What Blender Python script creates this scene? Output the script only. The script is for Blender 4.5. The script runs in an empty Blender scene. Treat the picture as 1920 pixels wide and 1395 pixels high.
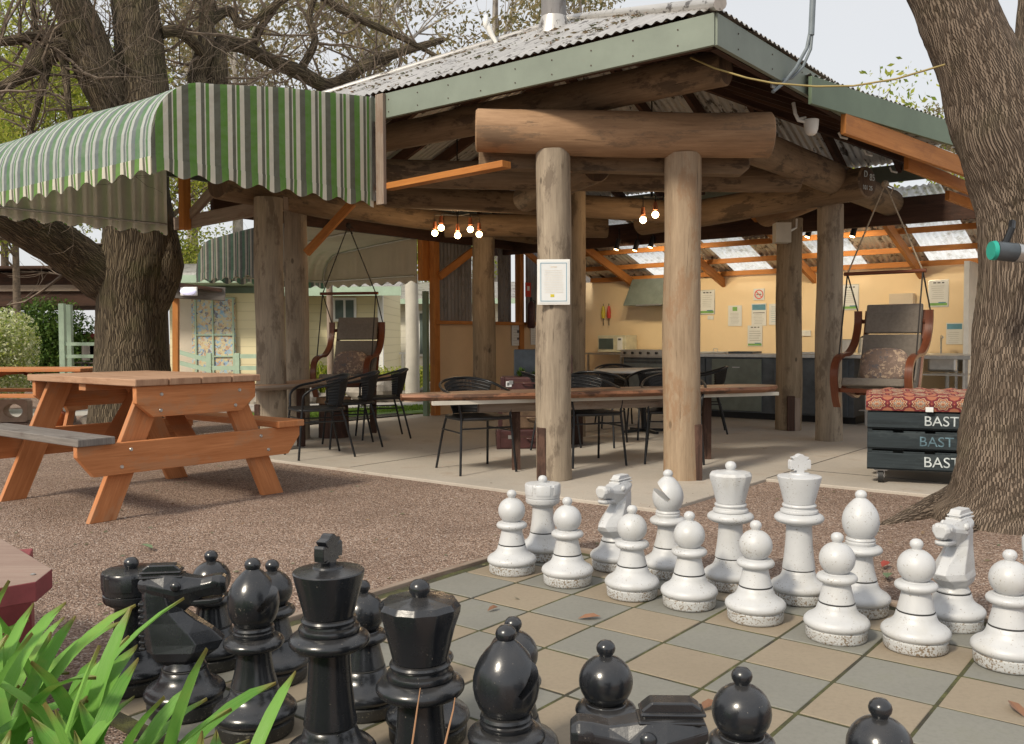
import bpy, bmesh, math, random
from mathutils import Vector, Matrix
R = math.radians
PI = math.pi
S = bpy.context.scene
COL = S.collection
rnd = random.Random(7)

# ---------------------------------------------------------------- camera, sky, sun, exposure
FPX = 1700.0
H = 1.094
cam_d = bpy.data.cameras.new('camera')
cam = bpy.data.objects.new('camera', cam_d)
COL.objects.link(cam)
cam_d.sensor_width = 36.0
cam_d.lens = 36.0 * FPX / 1920.0
cam_d.clip_end = 800
cam_d.clip_start = 0.05
_pitch, _roll = R(2.13), R(0.25)
_f = Vector((0, math.cos(_pitch), -math.sin(_pitch)))
_r0 = Vector((1, 0, 0))
_d0 = _f.cross(_r0)
_r = math.cos(_roll) * _r0 + math.sin(_roll) * _d0
_d = -math.sin(_roll) * _r0 + math.cos(_roll) * _d0
cam.matrix_world = Matrix(((_r.x, -_d.x, -_f.x, 0), (_r.y, -_d.y, -_f.y, 0), (_r.z, -_d.z, -_f.z, H), (0, 0, 0, 1)))
S.camera = cam
S.render.resolution_x, S.render.resolution_y = 1024, 744

SUN_EL, SUN_AZ = R(40), R(-140)          # azimuth from +Y, towards -X is negative
world = bpy.data.worlds.new('World')
S.world = world
world.use_nodes = True
wn = world.node_tree
wn.nodes.clear()
wo = wn.nodes.new('ShaderNodeOutputWorld')
sky = wn.nodes.new('ShaderNodeTexSky')
sky.sky_type = 'NISHITA'
sky.sun_disc = False
sky.sun_elevation = SUN_EL
sky.sun_rotation = SUN_AZ
sky.dust_density = 3.0
b1 = wn.nodes.new('ShaderNodeBackground'); b1.inputs[1].default_value = 0.10
wn.links.new(sky.outputs[0], b1.inputs[0])
tc = wn.nodes.new('ShaderNodeTexCoord')
nz = wn.nodes.new('ShaderNodeTexNoise'); nz.inputs['Scale'].default_value = 1.6; nz.inputs['Detail'].default_value = 4
wn.links.new(tc.outputs['Generated'], nz.inputs['Vector'])
cr = wn.nodes.new('ShaderNodeValToRGB')
cr.color_ramp.elements[0].color = (0.86, 0.87, 0.90, 1); cr.color_ramp.elements[1].color = (1.0, 0.99, 0.96, 1)
wn.links.new(nz.outputs[0], cr.inputs[0])
b2 = wn.nodes.new('ShaderNodeBackground'); b2.inputs[1].default_value = 0.76
wn.links.new(cr.outputs[0], b2.inputs[0])
mx = wn.nodes.new('ShaderNodeMixShader'); mx.inputs[0].default_value = 0.80
wn.links.new(b1.outputs[0], mx.inputs[1]); wn.links.new(b2.outputs[0], mx.inputs[2])
wn.links.new(mx.outputs[0], wo.inputs[0])
sun_d = bpy.data.lights.new('sun', 'SUN')
sun_d.energy = 2.6
sun_d.angle = R(8)
sun_d.color = (1.0, 0.90, 0.74)
sun = bpy.data.objects.new('sun', sun_d)
COL.objects.link(sun)
_sd = Vector((math.sin(SUN_AZ) * math.cos(SUN_EL), math.cos(SUN_AZ) * math.cos(SUN_EL), math.sin(SUN_EL)))
sun.rotation_euler = _sd.to_track_quat('Z', 'Y').to_euler()
S.view_settings.view_transform = 'Standard'
S.view_settings.look = 'None'
S.view_settings.exposure = 0.35
S.view_settings.gamma = 1.0
S.render.engine = 'CYCLES'
S.cycles.max_bounces = 8
S.cycles.diffuse_bounces = 5
S.cycles.transparent_max_bounces = 12

# ---------------------------------------------------------------- frames of reference
TH = -0.673
E1 = Vector((math.cos(TH), math.sin(TH), 0))            # along the chess ranks / eave, towards the right front
E2 = Vector((-math.sin(TH), math.cos(TH), 0))           # away from the board, towards the right back
NC = Vector((1.27, 5.70, 0))                            # near corner of the shelter's eaves


def W(s, t, z=0.0):
    v = NC - E1 * s + E2 * t
    return Vector((v.x, v.y, z))


# ---------------------------------------------------------------- materials
def nodes_of(name):
    m = bpy.data.materials.new(name)
    m.use_nodes = True
    nt = m.node_tree
    return m, nt, nt.nodes['Principled BSDF']


def coords(nt, kind, scale=(1, 1, 1), rand=True):
    t = nt.nodes.new('ShaderNodeTexCoord')
    mp = nt.nodes.new('ShaderNodeMapping')
    mp.inputs['Scale'].default_value = scale
    nt.links.new(t.outputs[kind], mp.inputs['Vector'])
    if rand:
        oi = nt.nodes.new('ShaderNodeObjectInfo')
        mm = nt.nodes.new('ShaderNodeMath'); mm.operation = 'MULTIPLY'; mm.inputs[1].default_value = 37.0
        nt.links.new(oi.outputs['Random'], mm.inputs[0])
        cx = nt.nodes.new('ShaderNodeCombineXYZ')
        nt.links.new(mm.outputs[0], cx.inputs[0]); nt.links.new(mm.outputs[0], cx.inputs[2])
        nt.links.new(cx.outputs[0], mp.inputs['Location'])
    return mp.outputs[0]


def noise(nt, vec, scale, detail=4, rough=0.6):
    n = nt.nodes.new('ShaderNodeTexNoise')
    n.inputs['Scale'].default_value = scale
    n.inputs['Detail'].default_value = detail
    n.inputs['Roughness'].default_value = rough
    nt.links.new(vec, n.inputs['Vector'])
    return n.outputs[0]


def ramp(nt, fac, stops, interp='LINEAR'):
    r = nt.nodes.new('ShaderNodeValToRGB')
    r.color_ramp.interpolation = interp
    el = r.color_ramp.elements
    while len(el) > 1:
        el.remove(el[0])
    el[0].position = stops[0][0]; el[0].color = (*stops[0][1], 1)
    for p, c in stops[1:]:
        e = el.new(p); e.color = (*c, 1)
    nt.links.new(fac, r.inputs[0])
    return r.outputs[0]


def mixc(nt, fac, a, b, mode='MIX'):
    m = nt.nodes.new('ShaderNodeMix'); m.data_type = 'RGBA'; m.blend_type = mode
    if isinstance(fac, (int, float)): m.inputs[0].default_value = fac
    else: nt.links.new(fac, m.inputs[0])
    for i, c in ((6, a), (7, b)):
        if isinstance(c, tuple): m.inputs[i].default_value = (*c, 1)
        else: nt.links.new(c, m.inputs[i])
    return m.outputs[2]


def bump(nt, bsdf, h, strength, dist=0.01):
    b = nt.nodes.new('ShaderNodeBump')
    b.inputs['Strength'].default_value = strength
    b.inputs['Distance'].default_value = dist
    nt.links.new(h, b.inputs['Height'])
    nt.links.new(b.outputs[0], bsdf.inputs['Normal'])


def g3(v): return (v, v, v)


def plain(name, c, rough=0.6, metal=0.0, var=0.15, scale=8.0, bmp=0.0, bscale=60.0, kind='Object', stretch=(1, 1, 1), spec=0.5, c2=None):
    m, nt, b = nodes_of(name)
    v = coords(nt, kind, stretch)
    n = noise(nt, v, scale, 5)
    lo = tuple(x * (1 - var) for x in c); hi = c2 if c2 else tuple(min(1, x * (1 + var)) for x in c)
    nt.links.new(ramp(nt, n, [(0.32, lo), (0.68, hi)]), b.inputs['Base Color'])
    b.inputs['Roughness'].default_value = rough
    b.inputs['Metallic'].default_value = metal
    b.inputs['Specular IOR Level'].default_value = spec
    if bmp:
        bump(nt, b, noise(nt, v, bscale, 3), bmp, 0.004)
    return m


def wood(name, c_dark, c_light, rough=0.75, grain=9.0, stain=(0.05, 0.035, 0.025), stain_amt=0.5, bmp=0.35, crack=0.6):
    """sawn or round timber; grain runs along the V of the UV map (metres)"""
    m, nt, b = nodes_of(name)
    v1 = coords(nt, 'UV', (grain * 7, 1.6, 1))
    v2 = coords(nt, 'UV', (1.6, 0.6, 1))
    g = noise(nt, v1, 2.2, 8, 0.72)
    mid = noise(nt, coords(nt, 'UV', (grain * 1.4, 0.9, 1)), 2.0, 5, 0.6)
    ga = nt.nodes.new('ShaderNodeMath'); ga.operation = 'MULTIPLY_ADD'; ga.inputs[1].default_value = 0.5
    gh = nt.nodes.new('ShaderNodeMath'); gh.operation = 'MULTIPLY'; gh.inputs[1].default_value = 0.5
    nt.links.new(mid, gh.inputs[0]); nt.links.new(g, ga.inputs[0]); nt.links.new(gh.outputs[0], ga.inputs[2])
    base = ramp(nt, ga.outputs[0], [(0.32, c_dark), (0.5, tuple((a + b_) / 2 for a, b_ in zip(c_dark, c_light))), (0.66, c_light)])
    big = noise(nt, v2, 4.0, 7, 0.7)
    st = ramp(nt, big, [(0.53, (0, 0, 0)), (0.60, g3(stain_amt))])
    c = mixc(nt, st, base, stain)
    v3 = coords(nt, 'UV', (55, 1.5, 1))
    cr_ = noise(nt, v3, 1.4, 5, 0.6)
    ck = ramp(nt, cr_, [(0.30, g3(crack)), (0.345, (0, 0, 0))])
    c = mixc(nt, ck, c, tuple(x * 0.3 for x in c_dark))
    kv = nt.nodes.new('ShaderNodeTexVoronoi'); kv.inputs['Scale'].default_value = 2.6
    nt.links.new(coords(nt, 'UV', (1.6, 0.8, 1)), kv.inputs['Vector'])
    kn_ = ramp(nt, kv.outputs['Distance'], [(0.045, g3(crack)), (0.075, (0, 0, 0))])
    c = mixc(nt, kn_, c, tuple(x * 0.45 for x in c_dark))
    nt.links.new(c, b.inputs['Base Color'])
    b.inputs['Roughness'].default_value = rough
    b.inputs['Specular IOR Level'].default_value = 0.3
    mm = nt.nodes.new('ShaderNodeMath'); mm.operation = 'SUBTRACT'
    nt.links.new(ga.outputs[0], mm.inputs[0]); nt.links.new(ck, mm.inputs[1])
    bump(nt, b, mm.outputs[0], bmp * 1.6, 0.008)
    return m


def bark(name, lo, hi, moss=0.0, sc=1.0, fu=18, fv=1.4):
    m, nt, b = nodes_of(name)
    v = coords(nt, 'UV', (fu * sc, fv * sc, 1))
    vd = nt.nodes.new('ShaderNodeTexNoise'); vd.inputs['Scale'].default_value = 2.5 * sc; vd.inputs['Detail'].default_value = 3
    tcx = coords(nt, 'UV', (2, 1.2, 1))
    nt.links.new(tcx, vd.inputs['Vector'])
    ad = nt.nodes.new('ShaderNodeVectorMath'); ad.operation = 'MULTIPLY_ADD'
    nt.links.new(vd.outputs[1], ad.inputs[0]); ad.inputs[1].default_value = (1.5, 0.7, 0); nt.links.new(v, ad.inputs[2])
    w = nt.nodes.new('ShaderNodeTexVoronoi'); w.feature = 'DISTANCE_TO_EDGE'; w.inputs['Scale'].default_value = 3.0
    nt.links.new(ad.outputs[0], w.inputs['Vector'])
    fine = noise(nt, v, 9.0, 6, 0.7)
    mul = nt.nodes.new('ShaderNodeMath'); mul.operation = 'MULTIPLY_ADD'; mul.inputs[1].default_value = 0.45
    mmn = nt.nodes.new('ShaderNodeMath'); mmn.operation = 'MINIMUM'; mmn.inputs[1].default_value = 0.25
    nt.links.new(w.outputs[0], mmn.inputs[0])
    sc2 = nt.nodes.new('ShaderNodeMath'); sc2.operation = 'MULTIPLY'; sc2.inputs[1].default_value = 3.0
    nt.links.new(mmn.outputs[0], sc2.inputs[0])
    nt.links.new(fine, mul.inputs[0]); nt.links.new(sc2.outputs[0], mul.inputs[2])
    c = ramp(nt, mul.outputs[0], [(0.14, tuple(x * 0.22 for x in lo)), (0.26, tuple(x * 0.8 for x in lo)), (0.42, tuple(a * .6 + b_ * .4 for a, b_ in zip(lo, hi))), (0.95, hi)])
    if moss:
        v4 = coords(nt, 'Object', (1, 1, 1))
        ms = ramp(nt, noise(nt, v4, 3.5, 4), [(0.5, (0, 0, 0)), (0.7, g3(moss))])
        c = mixc(nt, ms, c, (0.075, 0.085, 0.025))
    nt.links.new(c, b.inputs['Base Color'])
    b.inputs['Roughness'].default_value = 0.9
    b.inputs['Specular IOR Level'].default_value = 0.2
    bump(nt, b, mul.outputs[0], 1.0, 0.022)
    return m


def leafmat(name, cols, rough=0.5, trans=0.35):
    m, nt, b = nodes_of(name)
    g = nt.nodes.new('ShaderNodeNewGeometry')
    n = len(cols)
    c = ramp(nt, g.outputs['Random Per Island'], [(i / max(1, n - 1), cols[i]) for i in range(n)])
    nt.links.new(c, b.inputs['Base Color'])
    b.inputs['Roughness'].default_value = rough
    b.inputs['Specular IOR Level'].default_value = 0.3
    tr = nt.nodes.new('ShaderNodeBsdfTranslucent')
    nt.links.new(mixc(nt, 0.5, c, (0.35, 0.4, 0.05), 'SCREEN') if False else c, tr.inputs[0])
    ms = nt.nodes.new('ShaderNodeMixShader'); ms.inputs[0].default_value = trans
    out = nt.nodes['Material Output']
    nt.links.new(b.outputs[0], ms.inputs[1]); nt.links.new(tr.outputs[0], ms.inputs[2])
    nt.links.new(ms.outputs[0], out.inputs[0])
    return m


def veined(m):
    nt = m.node_tree; b = nt.nodes['Principled BSDF']
    src = b.inputs['Base Color'].links[0].from_socket
    t = nt.nodes.new('ShaderNodeTexCoord'); sx = nt.nodes.new('ShaderNodeSeparateXYZ'); nt.links.new(t.outputs['UV'], sx.inputs[0])
    v = coords(nt, 'UV', (14, .8, 1)); n = noise(nt, v, 2.0, 3)
    o = coords(nt, 'Object'); n2 = noise(nt, o, 9, 4)
    c = mixc(nt, ramp(nt, n, [(.4, (0, 0, 0)), (.7, g3(.35))]), src, (.30, .45, .12))
    c = mixc(nt, ramp(nt, n2, [(.56, (0, 0, 0)), (.74, g3(.5))]), c, (.42, .44, .10))
    tip = ramp(nt, sx.outputs[1], [(.93, (0, 0, 0)), (.99, g3(.8))])
    c = mixc(nt, tip, c, (.30, .20, .08))
    nt.links.new(c, b.inputs['Base Color'])
    for nd in nt.nodes:
        if nd.type == 'BSDF_TRANSLUCENT': nt.links.new(c, nd.inputs[0])
    bump(nt, b, n, .35, .004)
    return m


def chessmat(name, c, rough, speck, speck_c, dust_sheen=None):
    m, nt, b = nodes_of(name)
    v = coords(nt, 'Object')
    n = noise(nt, v, 9, 5)
    base = ramp(nt, n, [(0.3, tuple(x * 0.88 for x in c)), (0.7, c)])
    gr = ramp(nt, noise(nt, coords(nt, 'Object', (1, 1, .35)), 5.5, 6, 0.7), [(0.50, (0, 0, 0)), (0.72, g3(0.45))])
    base = mixc(nt, gr, base, tuple(a * b_ for a, b_ in zip(c, (.80, .74, .62))) if c[0] > .3 else tuple(x * 2.2 for x in c))
    sp = noise(nt, v, 150, 3, 0.6)
    big = noise(nt, v, 14, 3)
    sm = nt.nodes.new('ShaderNodeMath'); sm.operation = 'MULTIPLY_ADD'; sm.inputs[1].default_value = 0.35
    nt.links.new(big, sm.inputs[0]); nt.links.new(sp, sm.inputs[2])
    k = ramp(nt, sm.outputs[0], [(speck, (0, 0, 0)), (speck + 0.04, (1, 1, 1))])
    col = mixc(nt, k, base, speck_c)
    if dust_sheen:  # upward faces lightened: dust and sky sheen put into the colour
        g = nt.nodes.new('ShaderNodeNewGeometry')
        sx = nt.nodes.new('ShaderNodeSeparateXYZ'); nt.links.new(g.outputs['Normal'], sx.inputs[0])
        d1 = nt.nodes.new('ShaderNodeMath'); d1.operation = 'MULTIPLY'
        nt.links.new(sx.outputs[2], d1.inputs[0]); nt.links.new(noise(nt, v, 25, 4), d1.inputs[1])
        kk = ramp(nt, d1.outputs[0], [(0.2, (0, 0, 0)), (0.75, g3(0.35))])
        col = mixc(nt, kk, col, dust_sheen)
    nt.links.new(col, b.inputs['Base Color'])
    rr = ramp(nt, noise(nt, v, 30, 4), [(0.3, g3(rough * 0.8)), (0.7, g3(min(1, rough * 1.25)))])
    nt.links.new(rr, b.inputs['Roughness'])
    b.inputs['Specular IOR Level'].default_value = 0.75
    bump(nt, b, sp, 0.06, 0.003)
    return m


def glow(name, c, strength):
    m, nt, b = nodes_of(name)
    b.inputs['Base Color'].default_value = (*c, 1)
    b.inputs['Emission Color'].default_value = (*c, 1)
    b.inputs['Emission Strength'].default_value = strength
    return m


M_ = {}
M_['pillar'] = wood('weathered_pillar_wood', (0.19, 0.15, 0.11), (0.41, 0.34, 0.255), grain=4, stain=(0.15, 0.115, 0.085), stain_amt=0.75, crack=0.75)
M_['pillar_tan'] = wood('tan_pillar_wood', (0.22, 0.155, 0.10), (0.43, 0.325, 0.22), grain=4, stain=(0.29, 0.175, 0.10), stain_amt=0.7, crack=0.6)
M_['pillar_dk'] = wood('aged_pillar_wood', (0.16, 0.12, 0.075), (0.34, 0.26, 0.175), grain=5, stain=(0.11, 0.08, 0.055), stain_amt=0.7, crack=0.9)
M_['log'] = wood('log_beam_wood', (0.23, 0.135, 0.075), (0.43, 0.27, 0.155), grain=3, stain=(0.19, 0.13, 0.085), stain_amt=0.7, crack=0.55)
M_['log_dk'] = wood('brown_log_wood', (0.12, 0.08, 0.048), (0.27, 0.185, 0.112), grain=4, stain=(0.05, 0.035, 0.025), stain_amt=0.7, crack=0.7)
M_['log_end'] = wood('log_end_wood', (0.05, 0.03, 0.02), (0.16, 0.10, 0.06), grain=3)
M_['orange'] = wood('orange_pine', (0.36, 0.13, 0.03), (0.55, 0.23, 0.06), rough=0.6, grain=8, stain=(0.30, 0.11, 0.03), stain_amt=0.4, bmp=0.12, crack=0.25)
M_['picnic'] = wood('treated_picnic_pine', (0.38, 0.135, 0.045), (0.60, 0.255, 0.105), rough=0.65, grain=6, stain=(0.40, 0.22, 0.12), stain_amt=0.5, bmp=0.12, crack=0.25)
M_['picnic_top'] = wood('weathered_picnic_top', (0.30, 0.17, 0.10), (0.50, 0.32, 0.21), rough=0.75, grain=6, stain=(0.28, 0.15, 0.09), stain_amt=0.6, bmp=0.2, crack=0.5)
M_['greyplank'] = wood('grey_bench_plank', (0.10, 0.09, 0.08), (0.27, 0.245, 0.225), rough=0.8, grain=7, stain=(0.09, 0.07, 0.06), stain_amt=0.6, bmp=0.25)
M_['greywood'] = wood('grey_timber', (0.20, 0.15, 0.115), (0.36, 0.29, 0.235), rough=0.8, grain=7, stain=(0.2, 0.12, 0.08), stain_amt=0.5)
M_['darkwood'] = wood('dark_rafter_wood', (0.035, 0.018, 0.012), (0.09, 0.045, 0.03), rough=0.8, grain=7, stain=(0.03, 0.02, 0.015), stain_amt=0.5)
M_['rot'] = wood('dark_rotten_timber', (0.03, 0.018, 0.013), (0.11, 0.06, 0.045), rough=0.85, grain=7, stain=(0.18, 0.1, 0.07), stain_amt=0.4)
M_['slab_edge'] = wood('red_gum_live_edge', (0.09, 0.035, 0.018), (0.42, 0.20, 0.11), rough=0.5, grain=3, stain=(0.05, 0.03, 0.02), stain_amt=0.8, crack=0.6)
M_['slab_top'] = wood('polished_slab_top', (0.15, 0.085, 0.05), (0.33, 0.20, 0.13), rough=0.35, grain=3, stain=(0.12, 0.07, 0.045), stain_amt=0.5, bmp=0.08, crack=0.3)
M_['maroon'] = plain('maroon_paint', (0.26, 0.055, 0.06), 0.6, bmp=0.1, var=0.25)
M_['maroon_top'] = wood('worn_maroon_board', (0.24, 0.16, 0.13), (0.36, 0.27, 0.22), rough=0.8, grain=5, stain=(0.28, 0.13, 0.11), stain_amt=0.5)
M_['bentwood'] = wood('red_bentwood', (0.08, 0.024, 0.013), (0.19, 0.062, 0.028), rough=0.28, grain=6, stain=(0.1, 0.03, 0.015), stain_amt=0.4, bmp=0.04, crack=0.1)
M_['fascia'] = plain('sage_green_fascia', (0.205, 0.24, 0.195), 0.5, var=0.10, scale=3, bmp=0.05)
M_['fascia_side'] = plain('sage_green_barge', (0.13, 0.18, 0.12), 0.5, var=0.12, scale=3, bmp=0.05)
M_['cream_trim'] = plain('cream_eave_trim', (0.62, 0.50, 0.27), 0.6, var=0.15)
M_['steel'] = plain('brushed_steel', (0.55, 0.55, 0.54), 0.32, 0.9, var=0.1, scale=20)
M_['darksteel'] = plain('dark_cabinet_steel', (0.09, 0.105, 0.12), 0.35, 0.3, var=0.25)
M_['panelgrey'] = plain('grey_green_panel', (0.17, 0.20, 0.175), 0.45, 0.1, var=0.15)
M_['bolt'] = plain('galvanised_bolt', (0.5, 0.5, 0.48), 0.4, 0.8)
M_['black'] = plain('black_metal', (0.015, 0.016, 0.018), 0.35, 0.3, var=0.3)
M_['rattan'] = plain('black_rattan', (0.013, 0.013, 0.014), 0.45, var=0.4, scale=40, bmp=0.3)
M_['rubber'] = plain('black_rubber', (0.02, 0.02, 0.02), 0.6)
M_['fabric'] = plain('taupe_upholstery', (0.17, 0.145, 0.12), 0.95, var=0.12, scale=40, bmp=0.3, bscale=400)
M_['canvas'] = plain('cream_awning_lining', (0.82, 0.79, 0.73), 0.8, var=0.12, scale=3, bmp=0.1)
M_['canvas_lit'] = plain('pale_awning_lining', (0.84, 0.77, 0.66), 0.85, var=0.06, scale=2)
def add_translucency(m, f):
    nt = m.node_tree; b = nt.nodes['Principled BSDF']; out = nt.nodes['Material Output']
    tr = nt.nodes.new('ShaderNodeBsdfTranslucent'); nt.links.new(b.inputs['Base Color'].links[0].from_socket, tr.inputs[0])
    ms = nt.nodes.new('ShaderNodeMixShader'); ms.inputs[0].default_value = f
    nt.links.new(b.outputs[0], ms.inputs[1]); nt.links.new(tr.outputs[0], ms.inputs[2]); nt.links.new(ms.outputs[0], out.inputs[0])


add_translucency(M_['canvas'], .6); add_translucency(M_['canvas_lit'], .4)
M_['white'] = plain('white_paint', (0.78, 0.78, 0.75), 0.5, var=0.06)
M_['paper'] = plain('white_paper', (0.72, 0.74, 0.74), 0.7, var=0.04)
M_['inkgrey'] = plain('grey_ink', (0.40, 0.42, 0.42), 0.7)
M_['inkdark'] = plain('dark_ink', (0.12, 0.12, 0.13), 0.7)
M_['inkblue'] = plain('blue_ink', (0.12, 0.30, 0.42), 0.7)
M_['inkgreen'] = plain('green_ink', (0.20, 0.42, 0.12), 0.7)
M_['red'] = plain('red_plastic', (0.6, 0.04, 0.03), 0.4)
M_['yellow'] = plain('yellow_plastic', (0.65, 0.55, 0.04), 0.4)
M_['teal'] = plain('teal_plastic', (0.02, 0.32, 0.25), 0.35)
M_['kitchen'] = plain('apricot_kitchen_wall', (0.86, 0.68, 0.44), 0.65, var=0.05, scale=1.5)
M_['peach'] = plain('peach_panel_wall', (0.62, 0.45, 0.28), 0.7, var=0.06, scale=2)
M_['bakelite'] = plain('cream_microwave', (0.62, 0.58, 0.42), 0.4)
M_['greenpaint'] = plain('pale_green_paint', (0.38, 0.50, 0.38), 0.55, var=0.08)
M_['redwall'] = plain('red_wall', (0.30, 0.06, 0.06), 0.7)
M_['glass'] = plain('dark_window_glass', (0.10, 0.13, 0.12), 0.08, var=0.3, scale=3)
M_['stone'] = plain('garden_rock', (0.30, 0.27, 0.23), 0.9, var=0.35, scale=6, bmp=0.6, bscale=20)
M_['concblock'] = plain('concrete_block', (0.42, 0.32, 0.24), 0.9, bmp=0.5)
M_['orangepot'] = plain('orange_glaze', (0.55, 0.15, 0.04), 0.4)
M_['cable'] = plain('grey_conduit', (0.16, 0.19, 0.21), 0.5)
M_['cable_y'] = plain('yellow_cord', (0.30, 0.23, 0.08), 0.6)
M_['rope'] = plain('hemp_rope', (0.30, 0.24, 0.17), 0.9, scale=120, var=0.4)
M_['rope_dk'] = plain('dark_rope', (0.03, 0.025, 0.022), 0.85)
M_['leather'] = plain('burgundy_suitcase', (0.07, 0.026, 0.025), 0.4, var=0.35, scale=14, bmp=0.15)
M_['leather2'] = plain('brown_suitcase', (0.12, 0.075, 0.045), 0.45, var=0.35, scale=14, bmp=0.15)
M_['crate'] = wood('black_painted_pallet', (0.012, 0.017, 0.020), (0.035, 0.048, 0.055), rough=0.6, grain=7, stain=(0.06, 0.075, 0.08), stain_amt=0.5, bmp=0.25)
M_['stencil'] = plain('stencil_paint', (0.50, 0.55, 0.56), 0.7, var=0.3, scale=30)
M_['stencil2'] = plain('worn_blue_stencil_paint', (0.10, 0.17, 0.21), 0.7, var=0.5, scale=30)
M_['bulb'] = glow('glowing_bulb', (1.0, 0.66, 0.30), 14.0)
M_['copper'] = plain('copper_socket', (0.55, 0.22, 0.12), 0.35, 0.8)
M_['lightlens'] = glow('bulkhead_lens', (0.78, 0.76, 1.0), 0.55)
M_['white_body'] = chessmat('white_chess_plastic', (0.56, 0.57, 0.58), 0.45, 0.835, (0.25, 0.22, 0.18))
M_['white_base'] = chessmat('weathered_white_base', (0.52, 0.53, 0.53), 0.6, 0.715, (0.20, 0.15, 0.10))
M_['black_body'] = chessmat('black_chess_plastic', (0.015, 0.017, 0.021), 0.24, 0.89, (0.16, 0.14, 0.12), dust_sheen=(0.10, 0.09, 0.08))
M_['black_base'] = chessmat('dusty_black_base', (0.02, 0.02, 0.02), 0.5, 0.78, (0.14, 0.13, 0.10))
M_['groove'] = plain('groove_shade_and_joint', (0.03, 0.03, 0.03), 0.8)  # shade of the chess grooves put into black colour; slab joints use it too
M_['agleaf'] = leafmat('strappy_leaf', [(0.08, 0.24, 0.03), (0.15, 0.37, 0.05), (0.22, 0.46, 0.09), (0.12, 0.31, 0.045)], 0.32, 0.3)
veined(M_['agleaf'])
M_['gumleaf'] = leafmat('gum_leaf', [(0.13, 0.14, 0.06), (0.24, 0.20, 0.10), (0.34, 0.27, 0.13), (0.16, 0.17, 0.07)], 0.5, 0.4)
M_['sunleaf'] = leafmat('yellow_green_leaf', [(0.16, 0.24, 0.03), (0.38, 0.44, 0.06), (0.58, 0.58, 0.12), (0.12, 0.18, 0.03)], 0.45, 0.55)
M_['bushleaf'] = leafmat('garden_shrub_leaf', [(0.04, 0.09, 0.02), (0.09, 0.17, 0.03), (0.17, 0.26, 0.06)], 0.5, 0.3)
M_['flower'] = leafmat('pale_flowering_leaf', [(0.17, 0.26, 0.04), (0.42, 0.48, 0.10), (0.80, 0.80, 0.62), (0.24, 0.33, 0.06), (0.66, 0.66, 0.36)], 0.5, 0.3)
M_['dryleaf'] = leafmat('fallen_leaf', [(0.16, 0.08, 0.04), (0.12, 0.15, 0.09), (0.30, 0.18, 0.10)], 0.6, 0.1)
M_['bark_l'] = bark('dark_oak_bark', (0.05, 0.038, 0.027), (0.19, 0.15, 0.10), moss=0.35)
M_['bark_r'] = bark('grey_brown_bark', (0.10, 0.072, 0.052), (0.27, 0.21, 0.16), moss=0.2, fu=24, fv=2.0)
M_['twig'] = plain('grey_twig_bark', (0.15, 0.115, 0.085), 0.9, var=0.4, scale=20)
M_['gumbark'] = plain('pale_gum_bark', (0.36, 0.33, 0.30), 0.8, var=0.35, scale=5)
M_['smoothpost'] = plain('pale_round_column', (0.55, 0.52, 0.45), 0.7, var=0.12, scale=4)


def mk_galv(name, c, rough, metal, dirt):
    m, nt, b = nodes_of(name)
    v = coords(nt, 'UV', (1, 1, 1))
    n = noise(nt, coords(nt, 'UV', (9, 0.8, 1)), 1.0, 5)
    base = ramp(nt, n, [(0.3, tuple(x * 0.7 for x in c)), (0.7, c)])
    d = ramp(nt, noise(nt, coords(nt, 'UV', (3.0, 1.2, 1)), 3.4, 7, 0.75), [(0.555, (0, 0, 0)), (0.59, g3(dirt))])
    nt.links.new(mixc(nt, d, base, (0.06, 0.045, 0.035)), b.inputs['Base Color'])
    b.inputs['Metallic'].default_value = metal
    b.inputs['Roughness'].default_value = rough
    return m


M_['galv'] = mk_galv('galvanised_roof_iron', (0.60, 0.58, 0.55), 0.38, 0.5, 0.9)
M_['galv_wall'] = mk_galv('corrugated_wall_iron', (0.26, 0.25, 0.25), 0.65, 0.25, 0.35)


def mk_skylight():
    m, nt, b = nodes_of('translucent_skylight_sheet')
    tr = nt.nodes.new('ShaderNodeBsdfTranslucent'); tp = nt.nodes.new('ShaderNodeBsdfTransparent')
    n = noise(nt, coords(nt, 'UV', (1, 1, 1)), 7, 5, 0.7)
    col = ramp(nt, n, [(0.25, (0.45, 0.40, 0.3)), (0.5, (1.0, 1.0, 0.98))])
    nt.links.new(col, tr.inputs[0]); nt.links.new(col, tp.inputs[0])
    ms = nt.nodes.new('ShaderNodeMixShader'); ms.inputs[0].default_value = 0.18
    nt.links.new(tr.outputs[0], ms.inputs[1]); nt.links.new(tp.outputs[0], ms.inputs[2])
    nt.links.new(ms.outputs[0], nt.nodes['Material Output'].inputs[0])
    return m


M_['skylight'] = mk_skylight()


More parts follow.
